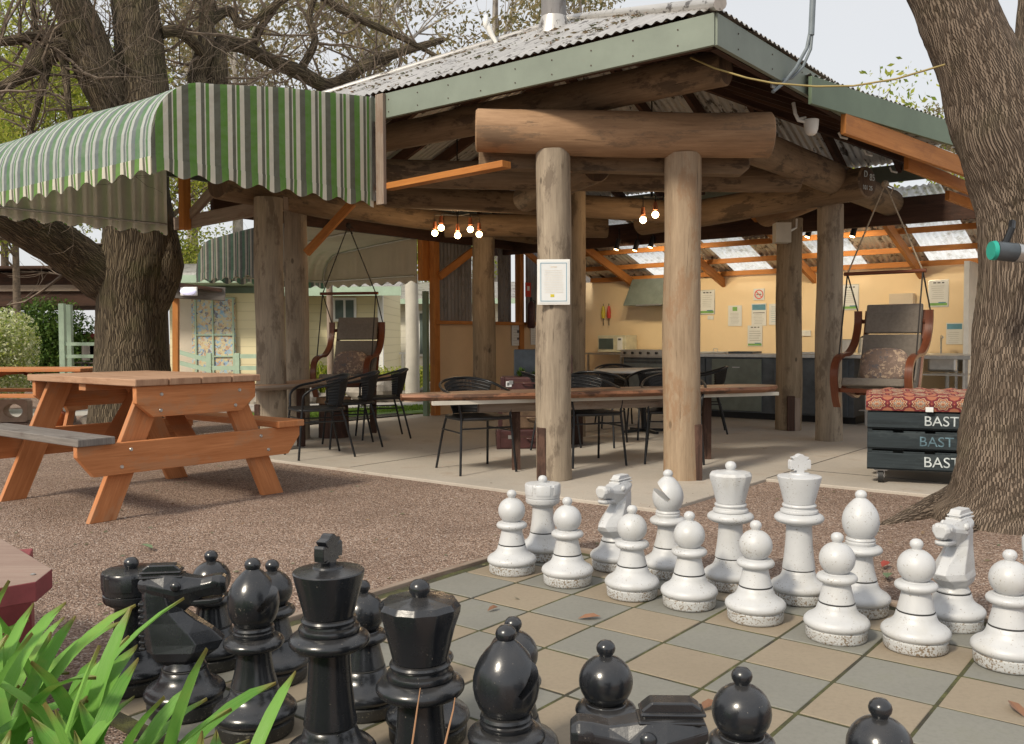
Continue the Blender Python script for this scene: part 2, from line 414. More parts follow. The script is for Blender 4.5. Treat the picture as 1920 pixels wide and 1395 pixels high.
def mk_stripe(name, green, grey, cream, fade_sheen=0.0):
    m, nt, b = nodes_of(name)
    t = nt.nodes.new('ShaderNodeTexCoord')
    sx = nt.nodes.new('ShaderNodeSeparateXYZ'); nt.links.new(t.outputs['UV'], sx.inputs[0])
    dv = nt.nodes.new('ShaderNodeMath'); dv.operation = 'DIVIDE'; dv.inputs[1].default_value = 0.25
    fr = nt.nodes.new('ShaderNodeMath'); fr.operation = 'FRACT'
    nt.links.new(sx.outputs[0], dv.inputs[0]); nt.links.new(dv.outputs[0], fr.inputs[0])
    c = ramp(nt, fr.outputs[0], [(0, cream), (.15, green), (.26, cream), (.30, grey), (.41, cream), (.56, green), (.79, grey)], 'CONSTANT')
    wv = noise(nt, coords(nt, 'UV', (4, 4, 1)), 3, 5)
    c = mixc(nt, ramp(nt, wv, [(0.35, (0, 0, 0)), (0.8, g3(0.18 + fade_sheen))]), c, (0.42, 0.45, 0.42))
    nt.links.new(c, b.inputs['Base Color'])
    b.inputs['Roughness'].default_value = 0.75
    bump(nt, b, noise(nt, coords(nt, 'UV', (2.5, 1.2, 1)), 2.2, 6, 0.6), 0.55, 0.05)
    tr = nt.nodes.new('ShaderNodeBsdfTranslucent'); nt.links.new(c, tr.inputs[0])
    ms = nt.nodes.new('ShaderNodeMixShader'); ms.inputs[0].default_value = 0.36
    nt.links.new(b.outputs[0], ms.inputs[1]); nt.links.new(tr.outputs[0], ms.inputs[2])
    nt.links.new(ms.outputs[0], nt.nodes['Material Output'].inputs[0])
    return m


M_['stripe'] = mk_stripe('striped_awning_canvas', (0.14, 0.31, 0.055), (0.15, 0.155, 0.115), (0.80, 0.77, 0.66))
M_['stripe_hood'] = mk_stripe('faded_sky_sheen_canvas', (0.13, 0.27, 0.13), (0.17, 0.21, 0.22), (0.56, 0.60, 0.58), fade_sheen=.2)  # fading and bluish sky sheen put into the hood's stripe colours
M_['stripe_dk'] = mk_stripe('shaded_striped_canvas', (0.07, 0.16, 0.10), (0.09, 0.10, 0.09), (0.40, 0.38, 0.32))  # darker copy of the stripes; the back awning's shade is put into them


def mk_gravel():
    m, nt, b = nodes_of('pink_brown_gravel')
    v = coords(nt, 'Object', rand=False)
    vo = nt.nodes.new('ShaderNodeTexVoronoi'); vo.inputs['Scale'].default_value = 130
    nt.links.new(v, vo.inputs['Vector'])
    sx = nt.nodes.new('ShaderNodeSeparateXYZ'); nt.links.new(vo.outputs['Color'], sx.inputs[0])
    c = ramp(nt, sx.outputs[0], [(0.0, (0.12, 0.08, 0.062)), (0.3, (0.245, 0.17, 0.13)), (0.6, (0.35, 0.25, 0.19)), (0.85, (0.48, 0.355, 0.285)), (1.0, (0.60, 0.52, 0.46))])
    big = noise(nt, v, 0.9, 6, 0.65)
    c = mixc(nt, ramp(nt, big, [(0.4, (0, 0, 0)), (0.7, g3(0.5))]), c, (0.13, 0.085, 0.065))
    mid = noise(nt, v, 22, 4, 0.7)
    c = mixc(nt, ramp(nt, mid, [(0.58, (0, 0, 0)), (0.70, g3(0.6))]), c, (0.07, 0.045, 0.035))
    nt.links.new(c, b.inputs['Base Color'])
    b.inputs['Roughness'].default_value = 0.95
    b.inputs['Specular IOR Level'].default_value = 0.15
    h = nt.nodes.new('ShaderNodeMath'); h.operation = 'SUBTRACT'
    nt.links.new(mid, h.inputs[0]); nt.links.new(vo.outputs['Distance'], h.inputs[1])
    bump(nt, b, h.outputs[0], 0.8, 0.012)
    return m


M_['gravel'] = mk_gravel()


def mk_conc(name, c, stains):
    m, nt, b = nodes_of(name)
    v = coords(nt, 'Object', rand=False)
    base = ramp(nt, noise(nt, v, 1.3, 7, 0.65), [(0.3, tuple(x * 0.80 for x in c)), (0.7, c)])
    f = noise(nt, v, 60, 4, 0.7)
    base = mixc(nt, ramp(nt, f, [(0.3, g3(0.35)), (0.55, (0, 0, 0))]), base, tuple(x * 0.6 for x in c))
    s = ramp(nt, noise(nt, v, 2.6, 6, 0.7), [(0.56, (0, 0, 0)), (0.68, g3(0.55))])
    base = mixc(nt, s, base, stains)
    nt.links.new(base, b.inputs['Base Color'])
    b.inputs['Roughness'].default_value = 0.75
    bump(nt, b, f, 0.15, 0.003)
    return m


M_['concrete'] = mk_conc('slab_concrete', (0.50, 0.45, 0.385), (0.33, 0.26, 0.20))
M_['path'] = mk_conc('pale_path', (0.50, 0.47, 0.42), (0.42, 0.38, 0.32))
M_['tile_grey'] = mk_conc('grey_paver', (0.235, 0.23, 0.20), (0.19, 0.19, 0.145))
M_['tile_buff'] = mk_conc('buff_paver', (0.305, 0.25, 0.18), (0.25, 0.215, 0.15))


def mk_moss():
    m, nt, b = nodes_of('mossy_joint')
    v = coords(nt, 'Object', rand=False)
    c = ramp(nt, noise(nt, v, 9, 6, 0.7), [(0.38, (0.045, 0.04, 0.03)), (0.54, (0.075, 0.075, 0.03)), (0.70, (0.14, 0.145, 0.045))])
    nt.links.new(c, b.inputs['Base Color']); b.inputs['Roughness'].default_value = 1
    bump(nt, b, noise(nt, v, 150, 4), 0.8, 0.01)
    return m


M_['moss'] = mk_moss()
M_['grass'] = leafmat('lawn_blade', [(0.10, 0.20, 0.02), (0.20, 0.34, 0.05), (0.28, 0.38, 0.07)], 0.6, 0.3)
M_['lawn'] = plain('lawn_soil', (0.14, 0.24, 0.05), 0.95, var=0.4, scale=5)


def mk_board(name, c):
    """weatherboards: horizontal lapped boards as bump and thin dark line"""
    m, nt, b = nodes_of(name)
    t = nt.nodes.new('ShaderNodeTexCoord')
    sx = nt.nodes.new('ShaderNodeSeparateXYZ'); nt.links.new(t.outputs['Object'], sx.inputs[0])
    dv = nt.nodes.new('ShaderNodeMath'); dv.operation = 'DIVIDE'; dv.inputs[1].default_value = 0.16
    fr = nt.nodes.new('ShaderNodeMath'); fr.operation = 'FRACT'
    nt.links.new(sx.outputs[2], dv.inputs[0]); nt.links.new(dv.outputs[0], fr.inputs[0])
    k = ramp(nt, fr.outputs[0], [(0.0, g3(0.55)), (0.07, (0, 0, 0))])
    nt.links.new(mixc(nt, k, c, tuple(x * 0.45 for x in c)), b.inputs['Base Color'])
    b.inputs['Roughness'].default_value = 0.6
    inv = nt.nodes.new('ShaderNodeMath'); inv.operation = 'SUBTRACT'; inv.inputs[0].default_value = 1.0
    nt.links.new(fr.outputs[0], inv.inputs[1])
    bump(nt, b, inv.outputs[0], 0.7, 0.02)
    return m


M_['weatherboard'] = mk_board('cream_weatherboard', (0.72, 0.64, 0.40))
M_['weatherboard2'] = mk_board('white_weatherboard', (0.75, 0.71, 0.58))


def mk_patches(name, bg, cols, scale, thr=0.5):
    m, nt, b = nodes_of(name)
    v = coords(nt, 'Object', rand=False)
    ds = nt.nodes.new('ShaderNodeTexNoise'); ds.inputs['Scale'].default_value = scale * 0.8; nt.links.new(v, ds.inputs['Vector'])
    ad = nt.nodes.new('ShaderNodeVectorMath'); ad.operation = 'MULTIPLY_ADD'
    nt.links.new(ds.outputs[1], ad.inputs[0]); ad.inputs[1].default_value = g3(0.12); nt.links.new(v, ad.inputs[2])
    vo = nt.nodes.new('ShaderNodeTexVoronoi'); vo.inputs['Scale'].default_value = scale; vo.distance = 'CHEBYCHEV'
    nt.links.new(ad.outputs[0], vo.inputs['Vector'])
    sx = nt.nodes.new('ShaderNodeSeparateXYZ'); nt.links.new(vo.outputs['Color'], sx.inputs[0])
    c = ramp(nt, sx.outputs[0], [(i / len(cols), cols[i]) for i in range(len(cols))], 'CONSTANT')
    k = ramp(nt, noise(nt, v, scale * 1.3, 4, 0.7), [(thr, (0, 0, 0)), (thr + 0.03, (1, 1, 1))])
    nt.links.new(mixc(nt, k, bg, c), b.inputs['Base Color'])
    b.inputs['Roughness'].default_value = 0.7
    return m


M_['mural'] = mk_patches('painted_mural_panel', (0.62, 0.54, 0.33), [(0.25, 0.42, 0.60), (0.5, 0.3, 0.2), (0.35, 0.5, 0.6), (0.2, 0.2, 0.25), (0.6, 0.42, 0.25), (0.55, 0.55, 0.5)], 17, 0.47)
M_['paisley'] = mk_patches('paisley_cushion', (0.19, 0.13, 0.10), [(0.40, 0.29, 0.20), (0.13, 0.11, 0.11), (0.45, 0.33, 0.23), (0.25, 0.17, 0.13)], 22, 0.5)


def mk_medallion():
    m, nt, b = nodes_of('red_patchwork_cushion')
    t = nt.nodes.new('ShaderNodeTexCoord')
    sc = nt.nodes.new('ShaderNodeVectorMath'); sc.operation = 'DIVIDE'; sc.inputs[1].default_value = (0.145, 0.145, 1)
    nt.links.new(t.outputs['UV'], sc.inputs[0])
    fl = nt.nodes.new('ShaderNodeVectorMath'); fl.operation = 'FRACTION'; nt.links.new(sc.outputs[0], fl.inputs[0])
    sb = nt.nodes.new('ShaderNodeVectorMath'); sb.operation = 'SUBTRACT'; sb.inputs[1].default_value = (0.5, 0.5, 0)
    nt.links.new(fl.outputs[0], sb.inputs[0])
    sx = nt.nodes.new('ShaderNodeSeparateXYZ'); nt.links.new(sb.outputs[0], sx.inputs[0])
    at = nt.nodes.new('ShaderNodeMath'); at.operation = 'ARCTAN2'; nt.links.new(sx.outputs[1], at.inputs[0]); nt.links.new(sx.outputs[0], at.inputs[1])
    m8 = nt.nodes.new('ShaderNodeMath'); m8.operation = 'MULTIPLY'; m8.inputs[1].default_value = 8; nt.links.new(at.outputs[0], m8.inputs[0])
    co = nt.nodes.new('ShaderNodeMath'); co.operation = 'COSINE'; nt.links.new(m8.outputs[0], co.inputs[0])
    le = nt.nodes.new('ShaderNodeVectorMath'); le.operation = 'LENGTH'; nt.links.new(sb.outputs[0], le.inputs[0])
    ma = nt.nodes.new('ShaderNodeMath'); ma.operation = 'MULTIPLY_ADD'; ma.inputs[1].default_value = 0.045
    nt.links.new(co.outputs[0], ma.inputs[0]); nt.links.new(le.outputs['Value'], ma.inputs[2])
    c = ramp(nt, ma.outputs[0], [(0, (0.34, 0.12, 0.06)), (.09, (0.5, 0.38, 0.25)), (.15, (0.10, 0.10, 0.14)), (.2, (0.42, 0.26, 0.14)), (.27, (0.24, 0.05, 0.04)), (.33, (0.45, 0.3, 0.18)), (.38, (0.13, 0.02, 0.03)), (.46, (0.20, 0.03, 0.03)), (.52, (0.36, 0.14, 0.08))], 'CONSTANT')
    nt.links.new(c, b.inputs['Base Color']); b.inputs['Roughness'].default_value = 0.9
    return m


M_['medallion'] = mk_medallion()


# ---------------------------------------------------------------- mesh building
class MB:
    def __init__(s):
        s.v, s.f, s.uv, s.mi = [], [], [], []

    def face(s, pts, uvs=None, mi=0):
        i = len(s.v)
        s.v += [tuple(p) for p in pts]
        s.f.append(tuple(range(i, i + len(pts))))
        s.uv.append(uvs or [(p[0], p[1]) for p in pts]); s.mi.append(mi)
        return s

    def idx(s, f, uvs, mi=0):
        s.f.append(tuple(f)); s.uv.append(uvs); s.mi.append(mi)

    def box(s, c, d, R3=None, mi=0, jit=0.0):
        """box centred at c with size d, R3 = columns of local axes"""
        c = Vector(c); hx, hy, hz = d[0] / 2, d[1] / 2, d[2] / 2
        if R3 is None: R3 = Matrix.Identity(3)
        elif isinstance(R3, (int, float)): R3 = Matrix.Rotation(R3, 3, 'Z')
        cs = [(x, y, z) for x in (-hx, hx) for y in (-hy, hy) for z in (-hz, hz)]
        i = len(s.v)
        s.v += [tuple(c + R3 @ Vector(p)) for p in cs]
        la = max(range(3), key=lambda k: d[k])
        o = rnd.random() * 7
        for q in ((0, 1, 3, 2), (4, 6, 7, 5), (0, 4, 5, 1), (2, 3, 7, 6), (0, 2, 6, 4), (1, 5, 7, 3)):
            ax = [k for k in range(3) if len({cs[j][k] for j in q}) > 1]
            if la in ax: va = la; ua = [k for k in ax if k != la][0]
            else: ua, va = ax
            s.idx([i + j for j in q], [(cs[j][ua] + o + 0.13 * ua, cs[j][va] + o) for j in q], mi)
        return s

    def beam(s, a, b, w, h, up=(0, 0, 1), mi=0):
        """board from a to b, w across, h along 'up'"""
        a, b = Vector(a), Vector(b)
        y = (b - a); L = y.length; y.normalize()
        up = Vector(up); x = y.cross(up).normalized(); z = x.cross(y)
        return s.box((a + b) / 2, (w, L, h), Matrix((x, y, z)).transposed(), mi)

    def tube(s, pts, rad, n=10, cap=True, wob=0.0, seed=0, mi=0, capmi=None, closed=False):
        pts = [Vector(p) for p in pts]
        if not isinstance(rad, (list, tuple)): rad = [rad] * len(pts)
        rg = random.Random(seed)
        base = len(s.v)
        t0 = (pts[1] - pts[0]).normalized()
        ref = Vector((0, 0, 1)) if abs(t0.z) < 0.9 else Vector((1, 0, 0))
        nx = t0.cross(ref).normalized()
        L = 0; Ls = []
        ph = rg.random() * 6
        for i, p in enumerate(pts):
            if i: L += (p - pts[i - 1]).length
            Ls.append(L + ph)
            t = (pts[min(i + 1, len(pts) - 1)] - pts[max(i - 1, 0)]).normalized()
            nx = (nx - t * nx.dot(t)).normalized()
            ny = t.cross(nx)
            for k in range(n):
                a = 2 * PI * k / n
                r = rad[i] * (1 + (wob * (math.sin(a * 2 + ph + i * 0.35) * 0.5 + math.sin(a * 3 - i * 0.5 + ph * 2) * 0.35 + rg.uniform(-.3, .3)) if wob else 0))
                s.v.append(tuple(p + nx * (math.cos(a) * r) + ny * (math.sin(a) * r)))
        for i in range(len(pts) - 1):
            r0 = (rad[i] + rad[i + 1]) / 2
            for k in range(n):
                k2 = (k + 1) % n
                u0, u1 = 2 * PI * k / n * r0, 2 * PI * (k + 1) / n * r0
                s.idx([base + i * n + k, base + i * n + k2, base + (i + 1) * n + k2, base + (i + 1) * n + k],
                      [(u0, Ls[i]), (u1, Ls[i]), (u1, Ls[i + 1]), (u0, Ls[i + 1])], mi)
        if cap:
            cm = mi if capmi is None else capmi
            for rr, rev in ((0, True), (len(pts) - 1, False)):
                fidx = [base + rr * n + k for k in range(n)]
                if rev: fidx = fidx[::-1]
                s.idx(fidx, [(math.cos(2 * PI * k / n) * rad[rr], math.sin(2 * PI * k / n) * rad[rr]) for k in range(n)], cm)
        return s

    def lathe(s, prof, n=40, c=(0, 0, 0), wave=None, mi=0):
        base = len(s.v)
        for j, (r, z) in enumerate(prof):
            for k in range(n):
                a = 2 * PI * k / n
                rr = r * (wave(a, j) if wave else 1)
                s.v.append((c[0] + rr * math.cos(a), c[1] + rr * math.sin(a), c[2] + z))
        for j in range(len(prof) - 1):
            for k in range(n):
                k2 = (k + 1) % n
                s.idx([base + j * n + k, base + j * n + k2, base + (j + 1) * n + k2, base + (j + 1) * n + k],
                      [(k / n, prof[j][1]), ((k + 1) / n, prof[j][1]), ((k + 1) / n, prof[j + 1][1]), (k / n, prof[j + 1][1])], mi)
        for j, rev in ((0, True), (len(prof) - 1, False)):
            if prof[j][0] > 1e-4:
                fi = [base + j * n + k for k in range(n)]
                s.idx(fi[::-1] if rev else fi, [(0, 0)] * n, mi)
        return s

    def prism(s, poly, z0, z1, mi=0, mi_side=None):
        n = len(poly); i = len(s.v)
        s.v += [(p[0], p[1], z0) for p in poly] + [(p[0], p[1], z1) for p in poly]
        s.idx([i + k for k in range(n)][::-1], [(poly[k][0], poly[k][1]) for k in range(n)][::-1], mi)
        s.idx([i + n + k for k in range(n)], [(poly[k][0], poly[k][1]) for k in range(n)], mi)
        for k in range(n):
            k2 = (k + 1) % n
            l = math.dist(poly[k][:2], poly[k2][:2])
            s.idx([i + k, i + k2, i + n + k2, i + n + k], [(z0, 0), (z0, l), (z1, l), (z1, 0)], mi if mi_side is None else mi_side)
        return s

    def slab(s, poly3, nrm, th, mi=0):
        """thick plate: polygon of 3D points extruded by th along nrm"""
        n = len(poly3); i = len(s.v); nv = Vector(nrm).normalized() * th
        P = [Vector(p) for p in poly3]
        s.v += [tuple(p) for p in P] + [tuple(p + nv) for p in P]
        ax = max(((P[(k + 1) % n] - P[k]) for k in range(n)), key=lambda q: q.length).normalized()
        bx = ax.cross(nv).normalized(); o = rnd.random() * 5
        uv = [(p.dot(bx) + o, p.dot(ax) + o) for p in P]
        s.idx([i + k for k in range(n)][::-1], uv[::-1], mi)
        s.idx([i + n + k for k in range(n)], uv, mi)
        for k in range(n):
            k2 = (k + 1) % n
            s.idx([i + k, i + k2, i + n + k2, i + n + k], [uv[k], uv[k2], (uv[k2][0] + th, uv[k2][1]), (uv[k][0] + th, uv[k][1])], mi)
        return s

    def ball(s, c, r, n=12, m=8, sq=(1, 1, 1), jit=0, seed=0, mi=0):
        rg = random.Random(seed); i = len(s.v)
        for j in range(m + 1):
            ph = PI * j / m
            for k in range(n):
                a = 2 * PI * k / n
                q = r * (1 + rg.uniform(-jit, jit))
                s.v.append((c[0] + q * sq[0] * math.sin(ph) * math.cos(a), c[1] + q * sq[1] * math.sin(ph) * math.sin(a), c[2] + q * sq[2] * math.cos(ph)))
        for j in range(m):
            for k in range(n):
                k2 = (k + 1) % n
                s.idx([i + j * n + k, i + (j + 1) * n + k, i + (j + 1) * n + k2, i + j * n + k2], [(k / n, j / m)] * 4, mi)
        return s

    def build(s, name, mat, parent=None, smooth=None, bevel=0.0, world=True):
        me = bpy.data.meshes.new(name)
        off = Vector((0, 0, 0))
        if parent is not None and world:
            p = parent
            while p is not None:
                off += p.location; p = p.parent
        me.from_pydata([(x - off.x, y - off.y, z - off.z) for x, y, z in s.v], [], s.f)
        uvl = me.uv_layers.new(name='UVMap')
        flat = [c for f in s.uv for q in f for c in q[:2]]
        uvl.data.foreach_set('uv', flat)
        for m in (mat if isinstance(mat, (list, tuple)) else [mat]):
            me.materials.append(M_[m] if isinstance(m, str) else m)
        me.polygons.foreach_set('material_index', s.mi)
        if smooth:
            me.polygons.foreach_set('use_smooth', [True] * len(s.f))
            me.set_sharp_from_angle(angle=R(smooth))
        me.validate()
        me.update()
        o = bpy.data.objects.new(name, me)
        COL.objects.link(o)
        if parent is not None: o.parent = parent
        if bevel:
            b = o.modifiers.new('bevel', 'BEVEL'); b.width = bevel; b.segments = 2; b.limit_method = 'ANGLE'
        return o


def thing(name, label, cat, loc=(0, 0, 0), rz=0.0, group=None):
    o = bpy.data.objects.new(name, None); COL.objects.link(o)
    o.empty_display_size = 0.1
    o.location = loc; o.rotation_euler = (0, 0, rz)
    return tag(o, label, cat, group)


def tag(o, label=None, cat=None, group=None, kind=None):
    if label: o['label'] = label
    if cat: o['category'] = cat
    if group: o['group'] = group
    if kind: o['kind'] = kind
    return o


def copy_tree(o, parent=None):
    c = o.copy(); COL.objects.link(c); c.parent = parent
    for ch in list(o.children): copy_tree(ch, c)
    return c


def struct(o): o['kind'] = 'structure'; return o


def text_mesh(txt, size, name, mat, parent, M4, depth=0.002):
    cu = bpy.data.curves.new(name, 'FONT'); cu.body = txt; cu.size = size; cu.extrude = depth
    o = bpy.data.objects.new(name, cu); COL.objects.link(o)
    dg = bpy.context.evaluated_depsgraph_get()
    me = bpy.data.meshes.new_from_object(o.evaluated_get(dg))
    bpy.data.objects.remove(o)
    me.materials.clear(); me.materials.append(M_[mat])
    me.transform(M4)
    ob = bpy.data.objects.new(name, me); COL.objects.link(ob); ob.parent = parent
    return ob


def frame(x, y, z, o):
    m = Matrix((x, y, z)).transposed().to_4x4()
    m.translation = o
    return m


Z = Vector((0, 0, 1))

# ================================================================= GROUND
g = MB()
g.face([(-120, -20, 0), (120, -20, 0), (120, 220, 0), (-120, 220, 0)])
struct(g.build('ground', 'gravel'))
# concrete slab of the shelter
P2 = lambda s, t: tuple(W(s, t))[:2]
g = MB().prism([P2(0.2, -0.28), P2(0.2, 1.3), P2(-5.5, 1.3), P2(-5.5, 8.6), P2(6.45, 8.6), P2(6.45, -0.28)], -0.1, 0.022)
struct(g.build('slab', 'concrete', bevel=0.006))
# saw-cut and construction joints are narrow strips of dark filler
g = MB()
for a, b in ((W(-5.4, 1.9, .0245), W(0.2, 1.9, .0245)), (W(0.2, 1.3, .0245), W(0.2, 5.5, .0245)), (W(3.2, -.2, .0245), W(3.2, 5.6, .0245))):
    g.beam(a, b, 0.006, 0.001)
struct(g.build('slab_joint', 'groove'))
# path, lawn and distant paving behind the shelter
g = MB().prism([(-16, 13.6), (-7.5, 12.6), (-2.0, 14.4), (1.2, 16.5), (1.2, 17.6), (-3.0, 15.6), (-8, 14.2), (-16, 15.4)], -0.05, 0.012)
struct(g.build('path', 'path'))
g = MB().prism([(-3.0, 12.15), (-1.35, 13.15), (-0.2, 14.4), (0.4, 15.3), (-1.6, 14.1), (-4.6, 12.9)], -0.05, 0.02)
struct(g.build('lawn', 'lawn'))
lw = MB(); rg = random.Random(3)
for i in range(5200):
    a = rg.random(); b = rg.random()
    p = Vector((-3.0, 12.2, .02)).lerp(Vector((0.2, 15.0, .02)), a) + Vector((-1.1, 0.55, 0)) * b * (1 - a * .5)
    d = Vector((rg.uniform(-1, 1), rg.uniform(-1, 1), 0)) * .012
    h = rg.uniform(.02, .05)
    lw.face([p - d, p + d, p + Vector((rg.uniform(-.02, .02), rg.uniform(-.02, .02), h))])
tag(lw.build('grass', 'grass'), 'short bright green grass behind the back awning', 'grass', kind='stuff')

# ---------------------------------------------------------------- chessboard paving
TS = 0.3
B0 = Vector((.831 * TS, 12.614 * TS, 0))


def BD(u, v, z=0.0):
    p = B0 + E1 * (u * TS) - E2 * (v * TS)
    return Vector((p.x, p.y, z))


g = MB().prism([tuple(BD(-2.15, -2.15))[:2], tuple(BD(-2.15, 6.15))[:2], tuple(BD(6.15, 6.15))[:2], tuple(BD(6.15, -2.15))[:2]], -0.06, 0.0125)
struct(g.build('paving_bed', 'moss'))
rg = random.Random(5)
rot = Matrix((E1, E2, Z)).transposed()
for col, par in (('tile_grey', 0), ('tile_buff', 1)):
    g = MB()
    for i in range(-2, 6):
        for j in range(-2, 6):
            if (i + j) % 2 == par:
                c = BD(i + .5, j + .5, rg.uniform(-.002, .001) - 0.005)
                rr = rot @ Matrix.Rotation(rg.uniform(-.006, .006), 3, 'Z') @ Matrix.Rotation(rg.uniform(-.003, .003), 3, 'X')
                g.box(c, (TS - .010, TS - .010, .04), rr)
    struct(g.build('chessboard_paving', col, bevel=0.004))
g = MB()
for a, b in (((-2.22, -2.3), (-2.22, 6.3)), ((-2.3, -2.22), (6.3, -2.22)), ((6.22, -2.3), (6.22, 6.3))):
    g.beam(BD(*a, .006), BD(*b, .006), .035, .05)
struct(g.build('edging_board', 'greywood', bevel=0.004))

# ================================================================= CHESS PIECES
BASE = [(0, 0), (.098, 0), (.103, .004), (.105, .010), (.106, .038), (.101, .043)]
SKIRT = [(.098, .041), (.104, .046), (.111, .051), (.1145, .060), (.112, .071), (.103, .081), (.094, .085), (.090, .089), (.080, .096), (.072, .106), (.067, .118), (.064, .130), (.0605, .133)]


def arc(cz, r, a0, a1, n=9, sx=1.0):
    return [(max(0.0, r * sx * math.cos(R(a0 + (a1 - a0) * i / n))), cz + r * math.sin(R(a0 + (a1 - a0) * i / n))) for i in range(n + 1)]


def torus(z, rmid, rr, h):
    return [(rmid + rr * math.cos(R(a)), z + h * math.sin(R(a))) for a in range(-90, 91, 15)]


def knob(z, r=.022):
    return [(r * .62, z - r * 1.6), (r * .58, z - r * 1.1), (r * .75, z - r * .72), (r * .98, z - r * .35), (r * 1.04, z), (r * .93, z + r * .4), (r * .6, z + r * .75), (0, z + r * .9)]


def col(z0, r0, z1, r1, n=6):
    return [(r1 + (r0 - r1) * (1 - i / n) ** 1.8, z0 + (z1 - z0) * i / n) for i in range(n + 1)]


def new_piece(kind, colr):
    t = bpy.data.objects.new(colr + '_' + kind, None); COL.objects.link(t); t.empty_display_size = .1
    bm = colr + '_base'; body = colr + '_body'

    def L(prof, name, mat=body, n=44, wave=None):
        return MB().lathe(prof, n, wave=wave).build(name, mat, t, smooth=38)
    L(BASE, 'base_drum', bm)
    L([(.058, .132), (.0622, .1335), (.0632, .1352), (.0622, .137), (.058, .138)], 'groove', 'groove')
    if kind == 'pawn':
        L(SKIRT + [(.059, .136)], 'skirt')
        L([(.0595, .1365), (.0615, .139), (.058, .155), (.052, .180), (.048, .200), (.047, .207)] + torus(.226, .048, .023, .017) + [(.046, .245)], 'collar_body')
        L(arc(.296, .0625, -55, 76, 12) + [(.0145, .360)], 'ball_head')
        L(knob(.376, .0215), 'finial')
    elif kind == 'rook':
        L(SKIRT + [(.060, .136)], 'skirt')
        L([(.0605, .1365), (.0625, .139)] + col(.145, .062, .262, .051) + [(.056, .268), (.066, .274), (.066, .279), (.080, .284), (.084, .292), (.0835, .308), (.080, .311), (.084, .314), (.088, .372)], 'column')
        wv = lambda a, j: 1.0 - (.06 if j >= 0 and math.cos(a * 6) > .72 else 0)
        L([(.0872, .330), (.0885, .374), (.084, .382), (.05, .386), (.018, .388)], 'battlement', n=96, wave=wv)
        L(knob(.404, .0215), 'finial')
    elif kind == 'bishop':
        L(SKIRT + [(.060, .136)], 'skirt')
        L([(.0605, .1365), (.0625, .139)] + col(.145, .061, .236, .046) + torus(.258, .052, .030, .019) + [(.053, .280), (.056, .284), (.056, .290), (.052, .293), (.053, .296), (.0555, .300), (.053, .306), (.049, .308)], 'collar_column')
        prof = [(.0004, .309), (.047, .309), (.058, .322), (.066, .342), (.070, .365), (.0695, .385), (.065, .405), (.056, .425), (.043, .443), (.028, .459), (.019, .466), (.0165, .471), (.0004, .472)]
        mo = L(prof, 'mitre', n=64)
        c1 = Vector((-.012, 0, .362)); c2 = Vector((.085, 0, .447))
        dd = (c2 - c1).normalized(); nn = Vector((-dd.z, 0, dd.x))
        cut = MB().slab([c1 - nn * .009 + Vector((0, -.1, 0)), c2 - nn * .022 + Vector((0, -.1, 0)), c2 + nn * .022 + Vector((0, -.1, 0)), c1 + nn * .009 + Vector((0, -.1, 0))], (0, 1, 0), .2).build('cut', body)
        bmc = bmesh.new(); bmc.from_mesh(cut.data); bmesh.ops.recalc_face_normals(bmc, faces=bmc.faces); bmc.to_mesh(cut.data); bmc.free()
        bmc = bmesh.new(); bmc.from_mesh(mo.data); bmesh.ops.recalc_face_normals(bmc, faces=bmc.faces); bmc.to_mesh(mo.data); bmc.free()
        bo = mo.modifiers.new('cut', 'BOOLEAN'); bo.operation = 'DIFFERENCE'; bo.object = cut; bo.solver = 'EXACT'
        bpy.context.view_layer.update()
        me = bpy.data.meshes.new_from_object(mo.evaluated_get(bpy.context.evaluated_depsgraph_get()))
        mo.modifiers.clear(); mo.data = me; bpy.data.objects.remove(cut)
        me.polygons.foreach_set('use_smooth', [True] * len(me.polygons)); me.set_sharp_from_angle(angle=R(38))
        L(knob(.480, .0215), 'finial')
    elif kind in ('king', 'queen'):
        k = 1.0 if kind == 'king' else 0.0
        zc = .353 if k else .318           # collar centre
        L(SKIRT + [(.062, .136)], 'skirt')
        L([(.0625, .1365), (.0655, .139)] + col(.145, .065, zc - .030, .051, 8) + torus(zc, .060, .039, .023) +
          [(.066, zc + .021), (.074, zc + .024), (.0755, zc + .030), (.073, zc + .036), (.063, zc + .040), (.062, zc + .045), (.067, zc + .049), (.0685, zc + .054), (.066, zc + .059), (.059, zc + .062)], 'collar_column')
        z0 = zc + .062
        if k:
            L([(.058, z0), (.061, z0 + .002), (.087, z0 + .108), (.0875, z0 + .113), (.085, z0 + .116), (.04, z0 + .124), (.038, z0 + .129), (.02, z0 + .131), (0, z0 + .132)], 'crown')
            zt = z0 + .128
            cm = MB()
            out = [(-.014, 0), (-.017, .012), (-.030, .012), (-.026, .019), (-.043, .017), (-.045, .031), (-.044, .052), (-.040, .058), (-.026, .053), (-.037, .067), (-.018, .072), (-.010, .079), (0, .082)]
            pts = out + [(-x, z) for x, z in reversed(out[:-1])]
            cm.slab([(x, -.0135, zt + z) for x, z in pts], (0, 1, 0), .027)
            cm.build('cross', body, t, bevel=.002)
        else:
            wv = lambda a, j: (1.0 - .045 * abs(math.sin(a * 6)) if j >= 3 else 1.0)
            L([(.058, z0), (.061, z0 + .002), (.078, z0 + .075), (.090, z0 + .110), (.0915, z0 + .125), (.083, z0 + .137), (.05, z0 + .141), (.024, z0 + .144), (.018, z0 + .147)], 'crown', n=96, wave=wv)
            L(knob(z0 + .166, .023), 'finial')
    elif kind == 'knight':
        L(SKIRT + [(.0605, .136)], 'skirt')
        L([(.060, .1365), (.061, .141), (.056, .150), (.052, .160)], 'waist')
        m = MB()

